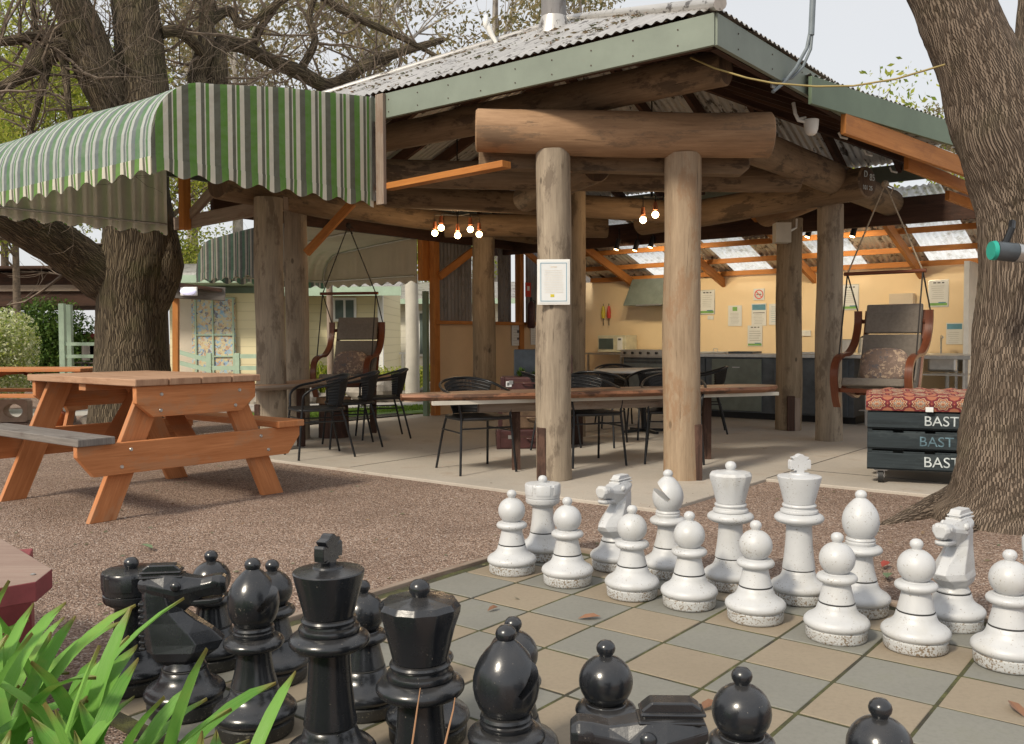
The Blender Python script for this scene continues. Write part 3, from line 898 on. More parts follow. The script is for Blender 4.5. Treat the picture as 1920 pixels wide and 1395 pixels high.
        def loft(rings):
            b0 = len(m.v); n = len(rings[0])
            for rg_ in rings: m.v.extend(rg_)
            for j in range(len(rings) - 1):
                for q in range(n):
                    q2 = (q + 1) % n
                    m.idx([b0 + j * n + q, b0 + j * n + q2, b0 + (j + 1) * n + q2, b0 + (j + 1) * n + q], [(0, 0)] * 4)
            m.idx([b0 + q for q in range(n)][::-1], [(0, 0)] * n); m.idx([b0 + (len(rings) - 1) * n + q for q in range(n)], [(0, 0)] * n)

        def ring_z(z, xf, xb, w, fs=.45):   # horizontal ring, front +x
            return [(xf, -w * fs, z), (xf, w * fs, z), ((xf + xb) / 2 + (xf - xb) * .18, w, z), (xb + (xf - xb) * .12, w * .82, z), (xb, w * .35, z), (xb, -w * .35, z), (xb + (xf - xb) * .12, -w * .82, z), ((xf + xb) / 2 + (xf - xb) * .18, -w, z)]
        loft([ring_z(.150, .045, -.050, .045), ring_z(.170, .066, -.085, .062), ring_z(.195, .100, -.100, .066), ring_z(.218, .113, -.105, .060, .3), ring_z(.250, .082, -.108, .054, .3),
              ring_z(.280, .040, -.110, .047), ring_z(.310, .004, -.110, .042), ring_z(.360, -.012, -.112, .040), ring_z(.410, -.020, -.100, .034)])

        def ring_x(x, zt, zb, w, wt=.6, wbm=.5):   # vertical ring across the head
            zm = zt * .6 + zb * .4
            return [(x, -w * wbm, zb), (x, w * wbm, zb), (x, w, zm - .006), (x, w, zm + .008), (x, w * wt, zt), (x, -w * wt, zt), (x, -w, zm + .008), (x, -w, zm - .006)]
        loft([ring_x(-.120, .402, .374, .024), ring_x(-.092, .418, .345, .038), ring_x(-.045, .421, .312, .045), ring_x(-.015, .419, .292, .046, wbm=.2), ring_x(.022, .410, .322, .038), ring_x(.055, .404, .346, .031), ring_x(.085, .411, .352, .033), ring_x(.110, .413, .352, .032), ring_x(.123, .403, .360, .024)])
        loft([ring_x(.010, .342, .318, .020), ring_x(.045, .340, .322, .023), ring_x(.080, .343, .322, .026), ring_x(.104, .346, .326, .025), ring_x(.114, .343, .333, .018)])
        # mane ridge, forelock block and ears
        for z in range(8):
            m.box((-.112, 0, .200 + z * .019), (.018, .044, .010), Matrix.Rotation(.15, 3, 'Y'))
        m.slab([(-.112, -.020, .415), (-.108, -.020, .438), (-.092, -.020, .449), (-.020, -.020, .449), (-.002, -.020, .434), (-.006, -.020, .415)], (0, 1, 0), .040)
        m.slab([(-.116, -.026, .424), (-.116, -.026, .431), (.000, -.026, .431), (.000, -.026, .424)], (0, 1, 0), .052)
        m.slab([(-.114, -.030, .410), (-.114, -.030, .418), (.004, -.030, .418), (.004, -.030, .410)], (0, 1, 0), .060)
        o = m.build('horse_head', body, t, bevel=.004)
        for sy in (-1, 1):
            MB().ball((-.012, sy * .042, .389), .0150, 16, 10, (1, .7, 1)).build('eye', body, t, smooth=60)
            MB().lathe([(.004, -.001), (.009, .001), (.0095, .003), (.006, .004)], 14, (0, 0, 0)).build('nostril', body, t, smooth=60)
            ob = COL.objects[-1]; ob.location = (.092, sy * .0315, .392); ob.rotation_euler = (R(-90 * sy), 0, 0)
    return t


protos = {}


def place(kind, colr, x, y, rz, label):
    key = (kind, colr)
    if key in protos: o = copy_tree(protos[key])
    else: o = new_piece(kind, colr); protos[key] = o
    o.location = (x, y, 0.0155); o.rotation_euler = (0, 0, rz); o.scale = (1, 1, .965)
    tag(o, label, 'chess piece', ('white' if colr == 'white' else 'black') + ' pawns on the chessboard' if kind == 'pawn' else None)
    return o


wp = [(960, 1083, "white pawn at the board's far left corner, in front of the white rook"),
      (1064, 1105, 'white pawn in front of the gap between white rook and left knight'),
      (1185, 1130, 'white pawn in front of the white knight beside the rook'),
      (1292, 1149, 'white pawn in front of the white bishop with the open slit'),
      (1416, 1177, 'white pawn between the white queen and the white king, standing in front'),
      (1568, 1214, 'white pawn in front of the white bishop whose slit is turned away'),
      (1716, 1234, 'white pawn in front of the white knight near the tree roots'),
      (1890, 1268, 'white pawn cut by the right edge of the photo')]


def gpt(px, py, z=0.0):
    d = _r * ((px - 960) / FPX) + _d * ((py - 697.5) / FPX) + _f
    t = (z - H) / d.z
    return Vector((d.x * t, d.y * t, z))


for i, (px, py, lb) in enumerate(wp):
    p = gpt(px, py, .0155)
    place('pawn', 'white', p.x * (1 + .104 / p.y), p.y + .104, i * .7, lb)
wb = [('rook', 1018, 1056, 0, 'white rook with a round finial at the end of the white back row'),
      ('knight', 1152, 1075, R(232), 'white knight facing left, beside the rook and below the log pillar'),
      ('bishop', 1252, 1089, R(165), 'white bishop with its slit open towards the left'),
      ('queen', 1369, 1113, 0, 'white queen with a scalloped crown and small ball on top'),
      ('king', 1497, 1139, R(8), 'white king topped with a cross, tallest of the white pieces'),
      ('bishop', 1612, 1163, R(60), 'white bishop to the right of the white king, slit turned away'),
      ('knight', 1785, 1190, R(222), 'white knight in front of the tree roots at the right'),
      ('rook', 1966, 1222, 0, 'white rook at the right end, almost outside the photo')]
for k, px, py, rz, lb in wb:
    p = gpt(px, py, .0155)
    place(k, 'white', p.x * (1 + .104 / p.y), p.y + .104, rz, lb)
bb = [('rook', -1.18, 2.78, 0, 'black rook standing at the far left behind the green leaves'),
      ('knight', -.955, 2.60, R(8), 'black knight facing right, half hidden by green leaves'),
      ('bishop', -.712, 2.46, R(38), 'black bishop with its slit to the right, left of the black king'),
      ('king', -.452, 2.205, R(70), 'black king with a cross seen edge on, tallest of the black pieces'),
      ('queen', -.207, 1.99, 0, 'black queen with a scalloped shiny crown'),
      ('bishop', -.015, 1.87, R(35), 'black bishop right of the black queen, cut by the bottom edge'),
      ('knight', .225, 1.60, R(178), 'black knight facing left at the bottom edge, only its head in view'),
      ('pawn', -1.0, 2.98, 0, 'black pawn behind the black knight that faces right'),
      ('pawn', -.763, 2.85, 0, 'black pawn behind the black bishop left of the king'),
      ('pawn', -.435, 2.60, 0, 'black pawn hidden behind the black king'),
      ('pawn', -.232, 2.42, 0, 'black pawn behind the black queen'),
      ('pawn', .0, 2.25, 0, 'black pawn mostly hidden behind the bishop right of the queen'),
      ('pawn', .214, 2.07, 0, 'black pawn behind the black knight at the bottom edge'),
      ('pawn', .484, 1.895, 0, 'black pawn right of the bottom-edge knight'),
      ('pawn', .708, 1.725, 0, 'black pawn of which only the ball top shows at the bottom edge')]
for k, x, y, rz, lb in bb:
    place(k, 'black', x, y, rz, lb)

# ================================================================= SHELTER: logs and posts
def pillar(x, y, r, ztop, mat, label, rz=0, notch=None, seed=1, group='round log pillars of the shelter', lean=(0, 0)):
    t = thing('log_pillar', label, 'pillar', (x, y, .022), 0, group)
    n = 26; pts = []; rad = []
    rg = random.Random(seed)
    for i in range(n + 1):
        f = i / n
        pts.append((x + lean[0] * f + .006 * math.sin(f * 7 + seed), y + lean[1] * f + .005 * math.sin(f * 5 + seed * 2), .022 + (ztop - .022) * f))
        rad.append(r * (1.03 - .06 * f) * (1 + .012 * math.sin(f * 13 + seed)))
    MB().tube(pts, rad, 30, wob=.018, seed=seed).build('shaft', mat, t, smooth=40)
    if notch:
        dx, dy, w, h = notch
        MB().box((x + dx, y + dy, .022 + h / 2), (w, .10, h)).build('repair_plank', 'rot', t, bevel=.004)
        MB().box((x + dx + (w * .9 if dx < 0 else -w * .9), y + dy - .004, .022 + h * .47), (w * .8, .08, h * .94)).build('notch_face', 'greywood', t, bevel=.004)
    return t


pA = pillar(.318, 6.88, .133, 2.50, 'pillar', 'pale weathered log pillar carrying the framed white notice', notch=(-.100, -.075, .065, .40), seed=3)
pB = pillar(1.290, 6.88, .140, 2.47, 'pillar_tan', 'tan log pillar with a knot behind the white queen and bishop', notch=(.100, -.075, .065, .42), seed=8)
pillar(-2.335, 8.77, .140, 2.45, 'pillar', 'thick grey log pillar at the left tip of the live-edge bar table', seed=12, notch=(-.105, -.08, .05, .45))
pillar(-2.30, 9.72, .125, 2.45, 'pillar', 'brown log pillar with a rotten dark foot behind the left bar table', seed=17)
pillar(3.28, 9.38, .132, 2.45, 'pillar', 'pale log pillar just left of the right swing chair', seed=21)
pillar(3.20, 10.48, .145, 2.45, 'pillar_dk', 'dark brown log pillar with a notch in front of the kitchen bench', seed=25, notch=(-.02, -.13, .08, .40))
pillar(-.365, 11.9, .150, 2.45, 'pillar_dk', 'dark log pillar below the five-bulb chandelier', seed=31)
pillar(.68, 9.85, .120, 3.6, 'pillar_dk', 'central roof post hidden behind the notice pillar', seed=35, group='inner posts of the shelter')
pillar(.55, 12.6, .130, 2.45, 'pillar_dk', 'back corner log post behind the notice pillar', seed=38, group='inner posts of the shelter')


def log(a, b, r, mat, label, name='log_beam', seed=1, group='round log beams under the roof', r2=None):
    a, b = Vector(a), Vector(b)
    t = thing(name, label, 'beam', (a + b) / 2, 0, group)
    L = (b - a).length; n = max(8, int(L / .12)); r2 = r2 or r
    ax = (b - a).normalized()
    pts = [a + ax * 0.0]; rad = [r * .90]
    rg = random.Random(seed)
    for i in range(n + 1):
        f = i / n
        q = a.lerp(b, (0.012 / L) + f * (1 - .024 / L))
        q.z += .015 * math.sin(f * PI) * math.sin(seed)
        pts.append(q); rad.append((r + (r2 - r) * f) * (1 + .02 * math.sin(f * 9 + seed)))
    pts.append(b); rad.append(r2 * .90)
    MB().tube(pts, rad, 26, wob=.02, seed=seed, capmi=1).build('trunk_length', [mat, 'log_end'], t, smooth=45)
    return t


log((-.262, 6.86, 2.655), (1.945, 6.86, 2.605), .163, 'log', 'huge orange-brown log lying across the two front pillars', seed=4, r2=.170)
g = thing('flat_beam', 'flat hewn beam tucked under the big front log', 'beam', (.8, 7.12, 2.48))
MB().slab([(-.25, 7.16, 2.405), (-.25, 7.16, 2.60), (1.84, 7.16, 2.53), (1.84, 7.16, 2.40), (1.78, 7.16, 2.345)], (0, -1, 0), .12).build('beam_length', 'log_dk', g, bevel=.01)
log(W(0.22, .62, 2.955), W(6.0, .62, 2.93), .125, 'log_dk', 'long log under the left eave, its end showing below the roof corner', seed=6)
log(W(.55, 1.35, 2.66), W(.55, 5.6, 2.62), .15, 'log_dk', 'long dark log under the right eave', seed=9)
log((-1.15, 8.30, 2.60), (2.62, 8.30, 2.535), .125, 'log_dk', 'long tie log crossing the shelter behind the front pillars', seed=11)
log((-1.35, 9.7, 2.62), (2.0, 10.3, 2.50), .125, 'log_dk', 'lower tie log crossing towards the centre post', seed=13)
log((-.85, 11.55, 2.52), (1.22, 11.55, 2.50), .145, 'log_dk', 'log above the back pillar with its sawn end to the right', seed=14)
log((.15, 9.5, 2.55), (.72, 7.7, 2.54), .14, 'log_dk', 'short log jutting towards the viewer left of the notice pillar', seed=15)
log((3.05, 10.9, 2.56), (3.28, 8.95, 2.62), .150, 'log', 'log over the right pair of pillars, its dark round end facing forward', seed=16)
lg = log((1.6, 11.2, 2.50), (3.42, 8.75, 2.575), .150, 'log_dk', 'dark log whose round end carries chalk numbers', seed=18)
ax = (Vector((3.42, 8.75, 0)) - Vector((1.6, 11.2, 0))).normalized()
xr = Vector((-ax.y, ax.x, 0))
for txt, du, dz, sz in (('85', .02, .02, .09), ('D', -.075, .045, .085), ('101 25', -.095, -.075, .06)):
    text_mesh(txt, sz, 'chalk_mark', 'stencil', lg, frame(xr, Z, ax, Vector((3.42, 8.75, 2.575)) + ax * .003 + xr * du + Z * dz - lg.location))
log((-2.75, 8.55, 2.55), (-1.95, 10.1, 2.55), .14, 'log_dk', 'log over the left pair of pillars', seed=19)
log(W(5.4, .6, 2.60), W(5.4, 5.3, 2.58), .13, 'log_dk', 'log running along the left back side of the roof', seed=22)

# ================================================================= SHELTER ROOF
AS, AT_, AZ = 3.15, 2.95, 4.54        # apex in roof coordinates
LS, LT = 6.7, 5.9                     # eave lengths
EZ = 3.135                            # eave height of the sheets
roof = thing('shelter_roof', 'hipped corrugated iron roof over the log shelter', 'roof', tuple(W(AS, AT_, 2.9)))
PIT = .076


def corrugated(m, a0, a1, eave, ridge, mi=0, seg=6, amp=.0095, uoff=0.0, cond=None):
    """sheet whose waves run from eave(a) to ridge(a)"""
    n = int((a1 - a0) / PIT * seg)
    prev = None
    for i in range(n + 1):
        a = a0 + (a1 - a0) * i / n
        w = amp * math.sin(2 * PI * a / PIT)
        p, q = eave(a), ridge(a)
        p = p + Z * w; q = q + Z * w
        L = (q - p).length
        if prev:
            m.face([prev[0], p, q, prev[1]], [(prev[2], 0), (a, 0), (a, L), (prev[2], prev[3])], mi)
        prev = (p, q, a, L)


def hip(a, La, apex_a, apex_b, lim):      # how far in from the eave the plane reaches at position a
    return apex_b * (a / apex_a) if a <= apex_a else apex_b * ((La - a) / (La - apex_a))


def zr(fr): return EZ + (AZ - EZ) * fr


m = MB()
# left front plane (eave t=0), runs in +t
corrugated(m, 0, LS, lambda a: W(a, -.03, EZ - .01), lambda a: W(a, max(.001, hip(a, LS, AS, AT_, 0)), zr(hip(a, LS, AS, AT_, 0) / AT_)))
# right front plane (eave s=0)
corrugated(m, 0, LT, lambda a: W(-.03, a, EZ - .01), lambda a: W(max(.001, hip(a, LT, AT_, AS, 0)), a, zr(hip(a, LT, AT_, AS, 0) / AS)))
# left back plane (eave s=LS) and back plane (eave t=LT)
corrugated(m, 0, LT, lambda a: W(LS + .03, a, EZ - .01), lambda a: W(LS - hip(a, LT, AT_, LS - AS, 0), a, zr(hip(a, LT, AT_, LS - AS, 0) / (LS - AS))))
corrugated(m, 0, LS, lambda a: W(a, LT + .03, EZ - .01), lambda a: W(a, LT - hip(a, LS, AS, LT - AT_, 0), zr(hip(a, LS, AS, LT - AT_, 0) / (LT - AT_))))
m.build('roof_sheet', 'galv', roof, smooth=50)
AP = W(AS, AT_, AZ + .02)
m = MB()
for c in ((-.05, -.05), (LS, 0), (0, LT), (LS, LT)):
    p = W(c[0], c[1], EZ + .0)
    d = (AP - p)
    m.tube([p - d * .004, p + d * .05, p + d * .5, AP], .042, 12, wob=0)
m.build('hip_capping', 'greywood' if False else 'galv', roof, smooth=50)
FZ0, FZ1 = 2.905, 3.105
for nm, a, b, mt in (('fascia_board', W(.0, .0), W(3.02, 0), 'fascia'), ('fascia_board', W(0, .001), W(0, LT), 'fascia')):
    dr = (b - a).normalized(); inn = (W(3, 3) - a)
    m = MB().beam(a + Z * (FZ0 + FZ1) / 2, b + Z * (FZ0 + FZ1) / 2, .03, FZ1 - FZ0)
    m.build(nm, mt, roof, bevel=.003)
m = MB()
m.beam(W(3.02, .02, 3.0), W(LS, .02, 3.0), .03, .2); m.beam(W(LS, 0, 3.0), W(LS, LT, 3.0), .03, .2); m.beam(W(0, LT, 3.0), W(LS, LT, 3.0), .03, .2)
m.build('fascia_board', 'fascia', roof, bevel=.003)
# purlin behind the fascias (dark gap)
m = MB()
m.beam(W(.06, .07, 2.99), W(LS - .06, .07, 2.99), .05, .14); m.beam(W(.07, .12, 2.99), W(.07, LT - .06, 2.99), .05, .14)
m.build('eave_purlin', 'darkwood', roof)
rf = 0
def rafter(p, q, w=.05, h=.13):
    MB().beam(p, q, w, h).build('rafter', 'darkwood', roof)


for a in [.5 + .62 * i for i in range(10)]:
    hh = hip(a, LS, AS, AT_, 0); k = hh / AT_
    rafter(W(a, .1, EZ - .10), W(a, hh, zr(k) - .10))
    rafter(W(a, LT - .1, EZ - .10), W(a, LT - hip(a, LS, AS, LT - AT_, 0), zr(hip(a, LS, AS, LT - AT_, 0) / (LT - AT_)) - .10))
for a in [.45 + .62 * i for i in range(9)]:
    hh = hip(a, LT, AT_, AS, 0)
    rafter(W(.1, a, EZ - .10), W(hh, a, zr(hh / AS) - .10))
    h2 = hip(a, LT, AT_, LS - AS, 0)
    rafter(W(LS - .1, a, EZ - .10), W(LS - h2, a, zr(h2 / (LS - AS)) - .10))
for c in ((0, 0), (LS, 0), (0, LT), (LS, LT)):
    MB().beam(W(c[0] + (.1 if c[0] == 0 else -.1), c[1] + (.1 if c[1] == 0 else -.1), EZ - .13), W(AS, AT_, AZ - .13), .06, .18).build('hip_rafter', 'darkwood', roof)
# bearer beams round the back, well below the eave
m = MB()
m.beam(W(6.05, .4, 2.58), W(6.05, LT - .2, 2.58), .06, .30); m.beam(W(-1.2, LT - .28, 2.52), W(LS - .2, LT - .28, 2.52), .07, .30)
m.build('bearer', 'darkwood', roof)
m = MB()
for i in range(9):
    for zz in (2.95, 3.05):
        for q_, n_ in ((W(.25 + i * .33, -.0165, zz), -E2), (W(-.0165, .3 + i * .55, zz), E1)):
            m.tube([q_, q_ + n_ * .003], .005, 6)
m.build('nail_heads', 'rot', roof)
# flue on the far slope of the roof
p = W(2.84, 2.22)
fl = thing('roof_flue', 'round metal flue standing on the roof near the ridge', 'flue', (p.x, p.y, 4.1))
MB().tube([(p.x, p.y, 4.0), (p.x, p.y, 5.0)], .125, 28).build('pipe', 'galv_wall', fl, smooth=40)
MB().tube([(p.x, p.y, 4.05), (p.x, p.y, 4.30)], [.19, .13], 28).build('flashing', 'galv', fl, smooth=40)
MB().tube([(p.x, p.y, 4.55), (p.x, p.y, 4.59)], .155, 28).build('cowl_rim', 'pillar_dk', fl, smooth=40)
p = W(3.72, 2.3)
an = thing('roof_bracket', 'pale curved bracket poking up from the left roof slope', 'bracket', (p.x, p.y, 4.1))
MB().tube([(p.x + .06, p.y, 4.0), (p.x + .05, p.y, 4.26), (p.x + .0, p.y, 4.34), (p.x - .05, p.y, 4.46)], [.02, .022, .03, .035], 10).build('arm', 'white', an, smooth=50)
MB().ball((p.x - .055, p.y, 4.47), .05, 12, 8, (.7, 1, 1.6)).build('head', 'white', an, smooth=60)

# right hand extension: fascia and orange beams that run past the main eave
ext = thing('lean_to_roof', 'green edged lean-to roof with orange beams beside the tree', 'roof', tuple(W(-.3, 4, 2.9)))


def PX(px, py, Y):
    d = _r * ((px - 960) / FPX) + _d * ((py - 697.5) / FPX) + _f
    k = Y / d.y
    return Vector((d.x * k, Y, H + d.z * k))


q0, q1 = Vector((2.22, 6.80, 2.925)), Vector((4.75, 8.95, 2.935))
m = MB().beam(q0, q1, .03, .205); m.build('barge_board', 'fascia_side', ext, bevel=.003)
m = MB()
eL = (q1 - q0).length
corrugated(m, 0, eL, lambda a: q0 + (q1 - q0) * (a / eL) + Z * .115 - E2 * .02, lambda a: W(.02, 1.5, 3.03) + E2 * (a * .97) + Z * .015)
m.build('roof_sheet', 'galv', ext, smooth=50)
MB().beam(PX(1581, 231, 7.12), PX(1850, 329, 9.0), .045, .165).build('orange_beam', 'orange', ext, bevel=.003)
MB().beam(PX(1699, 306, 8.25), PX(1850, 367, 9.5), .045, .115).build('orange_beam', 'orange', ext, bevel=.003)
MB().beam(PX(1776, 366, 9.2), PX(1850, 394, 9.9), .045, .095).build('orange_beam', 'orange', ext, bevel=.003)
MB().beam(W(-.026, 2.3, 3.0), W(-.026, 5.85, 3.0), .018, .17).build('trim_strip', 'cream_trim', ext)

# ================================================================= KITCHEN
KT = 7.6
KL, KR = 5.75, -2.4
kit = thing('kitchen_lean_to', 'apricot kitchen wall under an iron lean-to roof with skylights', 'building', tuple(W(2, KT, 0)))
KZ = 2.03
MB().beam(W(KR, KT + .06, KZ / 2), W(6.25, KT + .06, KZ / 2), .12, KZ).build('back_wall', 'kitchen', kit)
MB().beam(W(.05, KT - .55, KZ / 2), W(.05, KT, KZ / 2), .06, KZ - .01).build('side_wall', 'white', kit)
kz = lambda t: 2.74 - (t - 5.6) * .335
sky_s = [4.42, 3.05, 1.70, .30]
m = MB(); ms = MB()
edges = [-3.2]
for c in sorted(sky_s): edges += [c - .30, c + .30]
edges += [5.95]
for i in range(len(edges) - 1):
    tgt = ms if i % 2 == 1 else m
    corrugated(tgt, edges[i], edges[i + 1], lambda a: W(a, 8.0, kz(8.0)), lambda a: W(a, 5.5, kz(5.5)))
m.build('roof_sheet', 'galv', kit, smooth=50)
ms.build('skylight_sheet', 'skylight', kit, smooth=50)
for t_ in (5.95, 6.5, 7.05, 7.5):
    MB().beam(W(KR, t_, kz(t_) - .05), W(5.9, t_, kz(t_) - .05), .045, .07).build('purlin', 'orange', kit)
for s_ in (5.05, 3.55, 2.15, .72, -.8):
    MB().beam(W(s_, 5.4, kz(5.4) - .15), W(s_, 7.62, kz(7.62) - .15), .05, .12).build('rafter', 'orange', kit)

# left inner wall of the kitchen end (peach panel, corrugated iron above with gaps of daylight)
sw = thing('side_wall', 'low peach wall with dark corrugated iron and bright gaps above', 'wall', tuple(W(6.2, 5.5, 0)))
SW0 = 3.95
MB().beam(W(6.2, SW0, .66), W(6.2, KT, .66), .08, 1.27).build('peach_panel', 'peach', sw)
MB().beam(W(6.17, SW0, 1.32), W(6.17, KT, 1.32), .13, .05).build('sill_rail', 'orange', sw)
m = MB()
for a0, a1 in ((4.1, 4.85), (5.45, 5.80), (6.15, 6.75), (7.1, 7.6)):
    n = int((a1 - a0) / PIT * 6)
    for i in range(n):
        b0, b1 = a0 + (a1 - a0) * i / n, a0 + (a1 - a0) * (i + 1) / n
        w0, w1 = .0095 * math.sin(2 * PI * b0 / PIT), .0095 * math.sin(2 * PI * b1 / PIT)
        m.face([W(6.25 + w0, b0, 1.34), W(6.25 + w1, b1, 1.34), W(6.25 + w1, b1, 2.7), W(6.25 + w0, b0, 2.7)], [(b0, 0), (b1, 0), (b1, 1.3), (b0, 1.3)])
m.build('iron_sheet', 'galv_wall', sw, smooth=50)
for t_ in (3.98, 5.9, 7.0):
    MB().beam(W(6.17, t_, 0.02), W(6.17, t_, 2.6), .10, .10, up=tuple(E2)).build('stud', 'orange', sw)
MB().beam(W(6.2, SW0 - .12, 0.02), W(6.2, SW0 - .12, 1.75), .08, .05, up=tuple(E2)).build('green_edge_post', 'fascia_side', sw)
MB().beam(W(6.1, 4.0, 1.95), W(5.9, 4.75, 2.48), .05, .10).build('brace', 'orange', sw)
MB().beam(W(6.1, 5.95, 2.45), W(6.1, 7.1, 1.95), .05, .08).build('brace', 'orange', sw)

# kitchen furniture
bn = thing('kitchen_bench', 'steel topped bench with dark doors and grey-green panels', 'bench', tuple(W(1.5, 6.25, 0)))
MB().beam(W(3.35, 6.25, .855), W(-.25, 6.25, .855), .75, .045, mi=0).build('bench_top', 'steel', bn, bevel=.004)
MB().beam(W(3.30, 6.27, .47), W(1.05, 6.27, .47), .66, .72).build('carcass', 'darksteel', bn)
MB().beam(W(3.30, 6.30, .06), W(1.05, 6.30, .06), .55, .12).build('kickboard', 'black', bn)
for s0, s1, mt in ((3.28, 3.02, 'darksteel'), (2.92, 2.22, 'panelgrey'), (2.05, 1.75, 'darksteel'), (1.70, 1.12, 'darksteel')):
    o = MB().beam(W(s0, 5.930, .47), W(s1, 5.930, .47), .02, .68).build('door', mt, bn, bevel=.004)
    MB().beam(W((s0 + s1) / 2 + .05, 5.912, .70), W((s0 + s1) / 2 - .05, 5.912, .70), .012, .012).build('handle', 'steel', o)
for s_ in (-.2, .9):
    for t_ in (5.95, 6.55):
        MB().beam(W(s_, t_, .02), W(s_, t_, .84), .03, .03, up=tuple(E2)).build('leg', 'steel', bn)
for z_ in (.2, .45, .65):
    MB().beam(W(1.0, 6.25, z_), W(-.2, 6.25, z_), .55, .015).build('shelf', 'steel', bn)

sk = thing('sink_unit', 'stainless steel sink on a bench in the right corner of the kitchen', 'sink', tuple(W(-1.3, 7.2, 0)))
m = MB().beam(W(1.75, 7.25, .86), W(.10, 7.25, .86), .62, .035); m.build('bench_top', 'steel', sk, bevel=.003)
MB().beam(W(.47, 7.15, .75), W(.13, 7.15, .75), .40, .20).build('bowl', 'steel', sk, bevel=.03)
MB().tube([W(.28, 7.15, .66), W(.28, 7.15, .40), W(.28, 7.5, .38)], .025, 10).build('waste_pipe', 'white', sk, smooth=50)
MB().tube([W(.42, 7.42, .87), W(.42, 7.42, 1.05), W(.40, 7.35, 1.10), W(.35, 7.2, 1.08)], .012, 8).build('tap', 'steel', sk, smooth=50)
for s_ in (1.72, .95, .14):
    MB().beam(W(s_, 7.0, .02), W(s_, 7.0, .84), .03, .03, up=tuple(E2)).build('leg', 'steel', sk)
MB().beam(W(1.72, 7.25, .35), W(.95, 7.25, .35), .5, .02).build('shelf', 'steel', sk)

ov = thing('stove', 'wide stainless stove with control knobs below the range hood', 'stove', tuple(W(4.55, 7.2, 0)))
MB().beam(W(4.95, 7.27, .42), W(4.1, 7.27, .42), .58, .80).build('body', 'darksteel', ov, bevel=.005)
MB().beam(W(4.96, 7.22, .86), W(4.09, 7.22, .86), .6, .10).build('control_panel', 'steel', ov, bevel=.005)
for k in range(6):
    MB().tube([W(4.88 - k * .14, 6.918, .86), W(4.88 - k * .14, 6.89, .86)], .020, 10).build('knob', 'black', ov)
MB().beam(W(4.96, 6.90, .80), W(4.09, 6.90, .80), .02, .015).build('handle', 'steel', ov)
hd = thing('range_hood', 'sloping dark steel range hood above the stove', 'hood', tuple(W(4.5, 7.3, 1.6)))
A = [W(5.0, 7.58, 1.60), W(5.0, 7.05, 1.60), W(4.95, 7.25, 2.02), W(4.95, 7.58, 2.02)]
MB().slab(A, -E1 * -1, .95).build('canopy', 'panelgrey', hd, bevel=.004)
MB().beam(W(4.75, 7.03, 1.60), W(4.3, 7.03, 1.60), .02, .02).build('grab_rail', 'steel', hd)
sh = thing('side_shelf', 'steel shelf holding the microwave left of the stove', 'shelf', tuple(W(5.4, 7.3, 0)))
MB().beam(W(5.72, 7.3, .84), W(5.0, 7.3, .84), .5, .03).build('top', 'steel', sh)
for s_ in (5.68, 5.05):
    MB().beam(W(s_, 7.08, .02), W(s_, 7.08, .82), .03, .03, up=tuple(E2)).build('leg', 'steel', sh)
mw = thing('microwave', 'cream microwave oven with a dark door on the steel shelf', 'microwave', tuple(W(5.25, 7.3, .86)))
MB().beam(W(5.52, 7.3, 1.0), W(5.0, 7.3, 1.0), .36, .27).build('case', 'bakelite', mw, bevel=.01)
MB().beam(W(5.49, 7.112, 1.0), W(5.22, 7.112, 1.0), .015, .17).build('door_window', 'glass', mw, bevel=.004)
MB().beam(W(5.14, 7.112, 1.0), W(5.05, 7.112, 1.0), .012, .2).build('keypad', 'white', mw)
MB().beam(W(5.12, 7.105, 1.07), W(5.07, 7.105, 1.07), .012, .03).build('display', 'inkdark', mw)


def small(name, label, cat, loc, parts, group=None):
    t = thing(name, label, cat, loc, 0, group)
    for nm, mb, mt in parts: mb.build(nm, mt, t, smooth=50)
    return t


p = W(1.36, 7.3, .88)
small('kettle', 'glass and steel kettle on the bench behind the right pillar', 'kettle', tuple(p), [('jug', MB().tube([p, p + Z * .1, p + Z * .2], [.08, .07, .055], 18), 'steel'), ('lid', MB().tube([p + Z * .2, p + Z * .225], [.056, .03], 18), 'black'), ('handle', MB().tube([p + E1 * .06 + Z * .19, p + E1 * .13 + Z * .17, p + E1 * .13 + Z * .06, p + E1 * .075 + Z * .03], .01, 8), 'black')])
p = W(1.62, 7.3, .88)
small('toaster', 'brushed steel toaster beside the kettle', 'toaster', tuple(p), [('body', MB().beam(p - E1 * .13 + Z * .09, p + E1 * .13 + Z * .09, .17, .17), 'steel'), ('slot', MB().beam(p - E1 * .1 + Z * .176, p + E1 * .1 + Z * .176, .03, .006), 'black')])
p = W(3.0, 6.2, .878)
small('serving_tray', 'flat white tray with a wire handle on the left end of the bench', 'tray', tuple(p), [('tray', MB().beam(p - E1 * .2 + Z * .012, p + E1 * .2 + Z * .012, .3, .02), 'white'), ('handle', MB().tube([p - E1 * .03 + Z * .02, p - E1 * .03 + Z * .06, p + E1 * .03 + Z * .06, p + E1 * .03 + Z * .02], .005, 6), 'steel')])
p = W(1.6, 6.2, .878)
small('chopping_board', 'pale board lying on the bench left of the dark pillar', 'board', tuple(p), [('board', MB().beam(p - E1 * .22 + Z * .012, p + E1 * .22 + Z * .012, .3, .022), 'white')])
p = W(2.55, 6.15, .878)
small('hot_plate', 'low dark hot plate on the steel bench', 'hot plate', tuple(p), [('plate', MB().beam(p - E1 * .17 + Z * .015, p + E1 * .17 + Z * .015, .3, .028), 'darksteel')])
p = W(-.1, 7.56, 1.25)
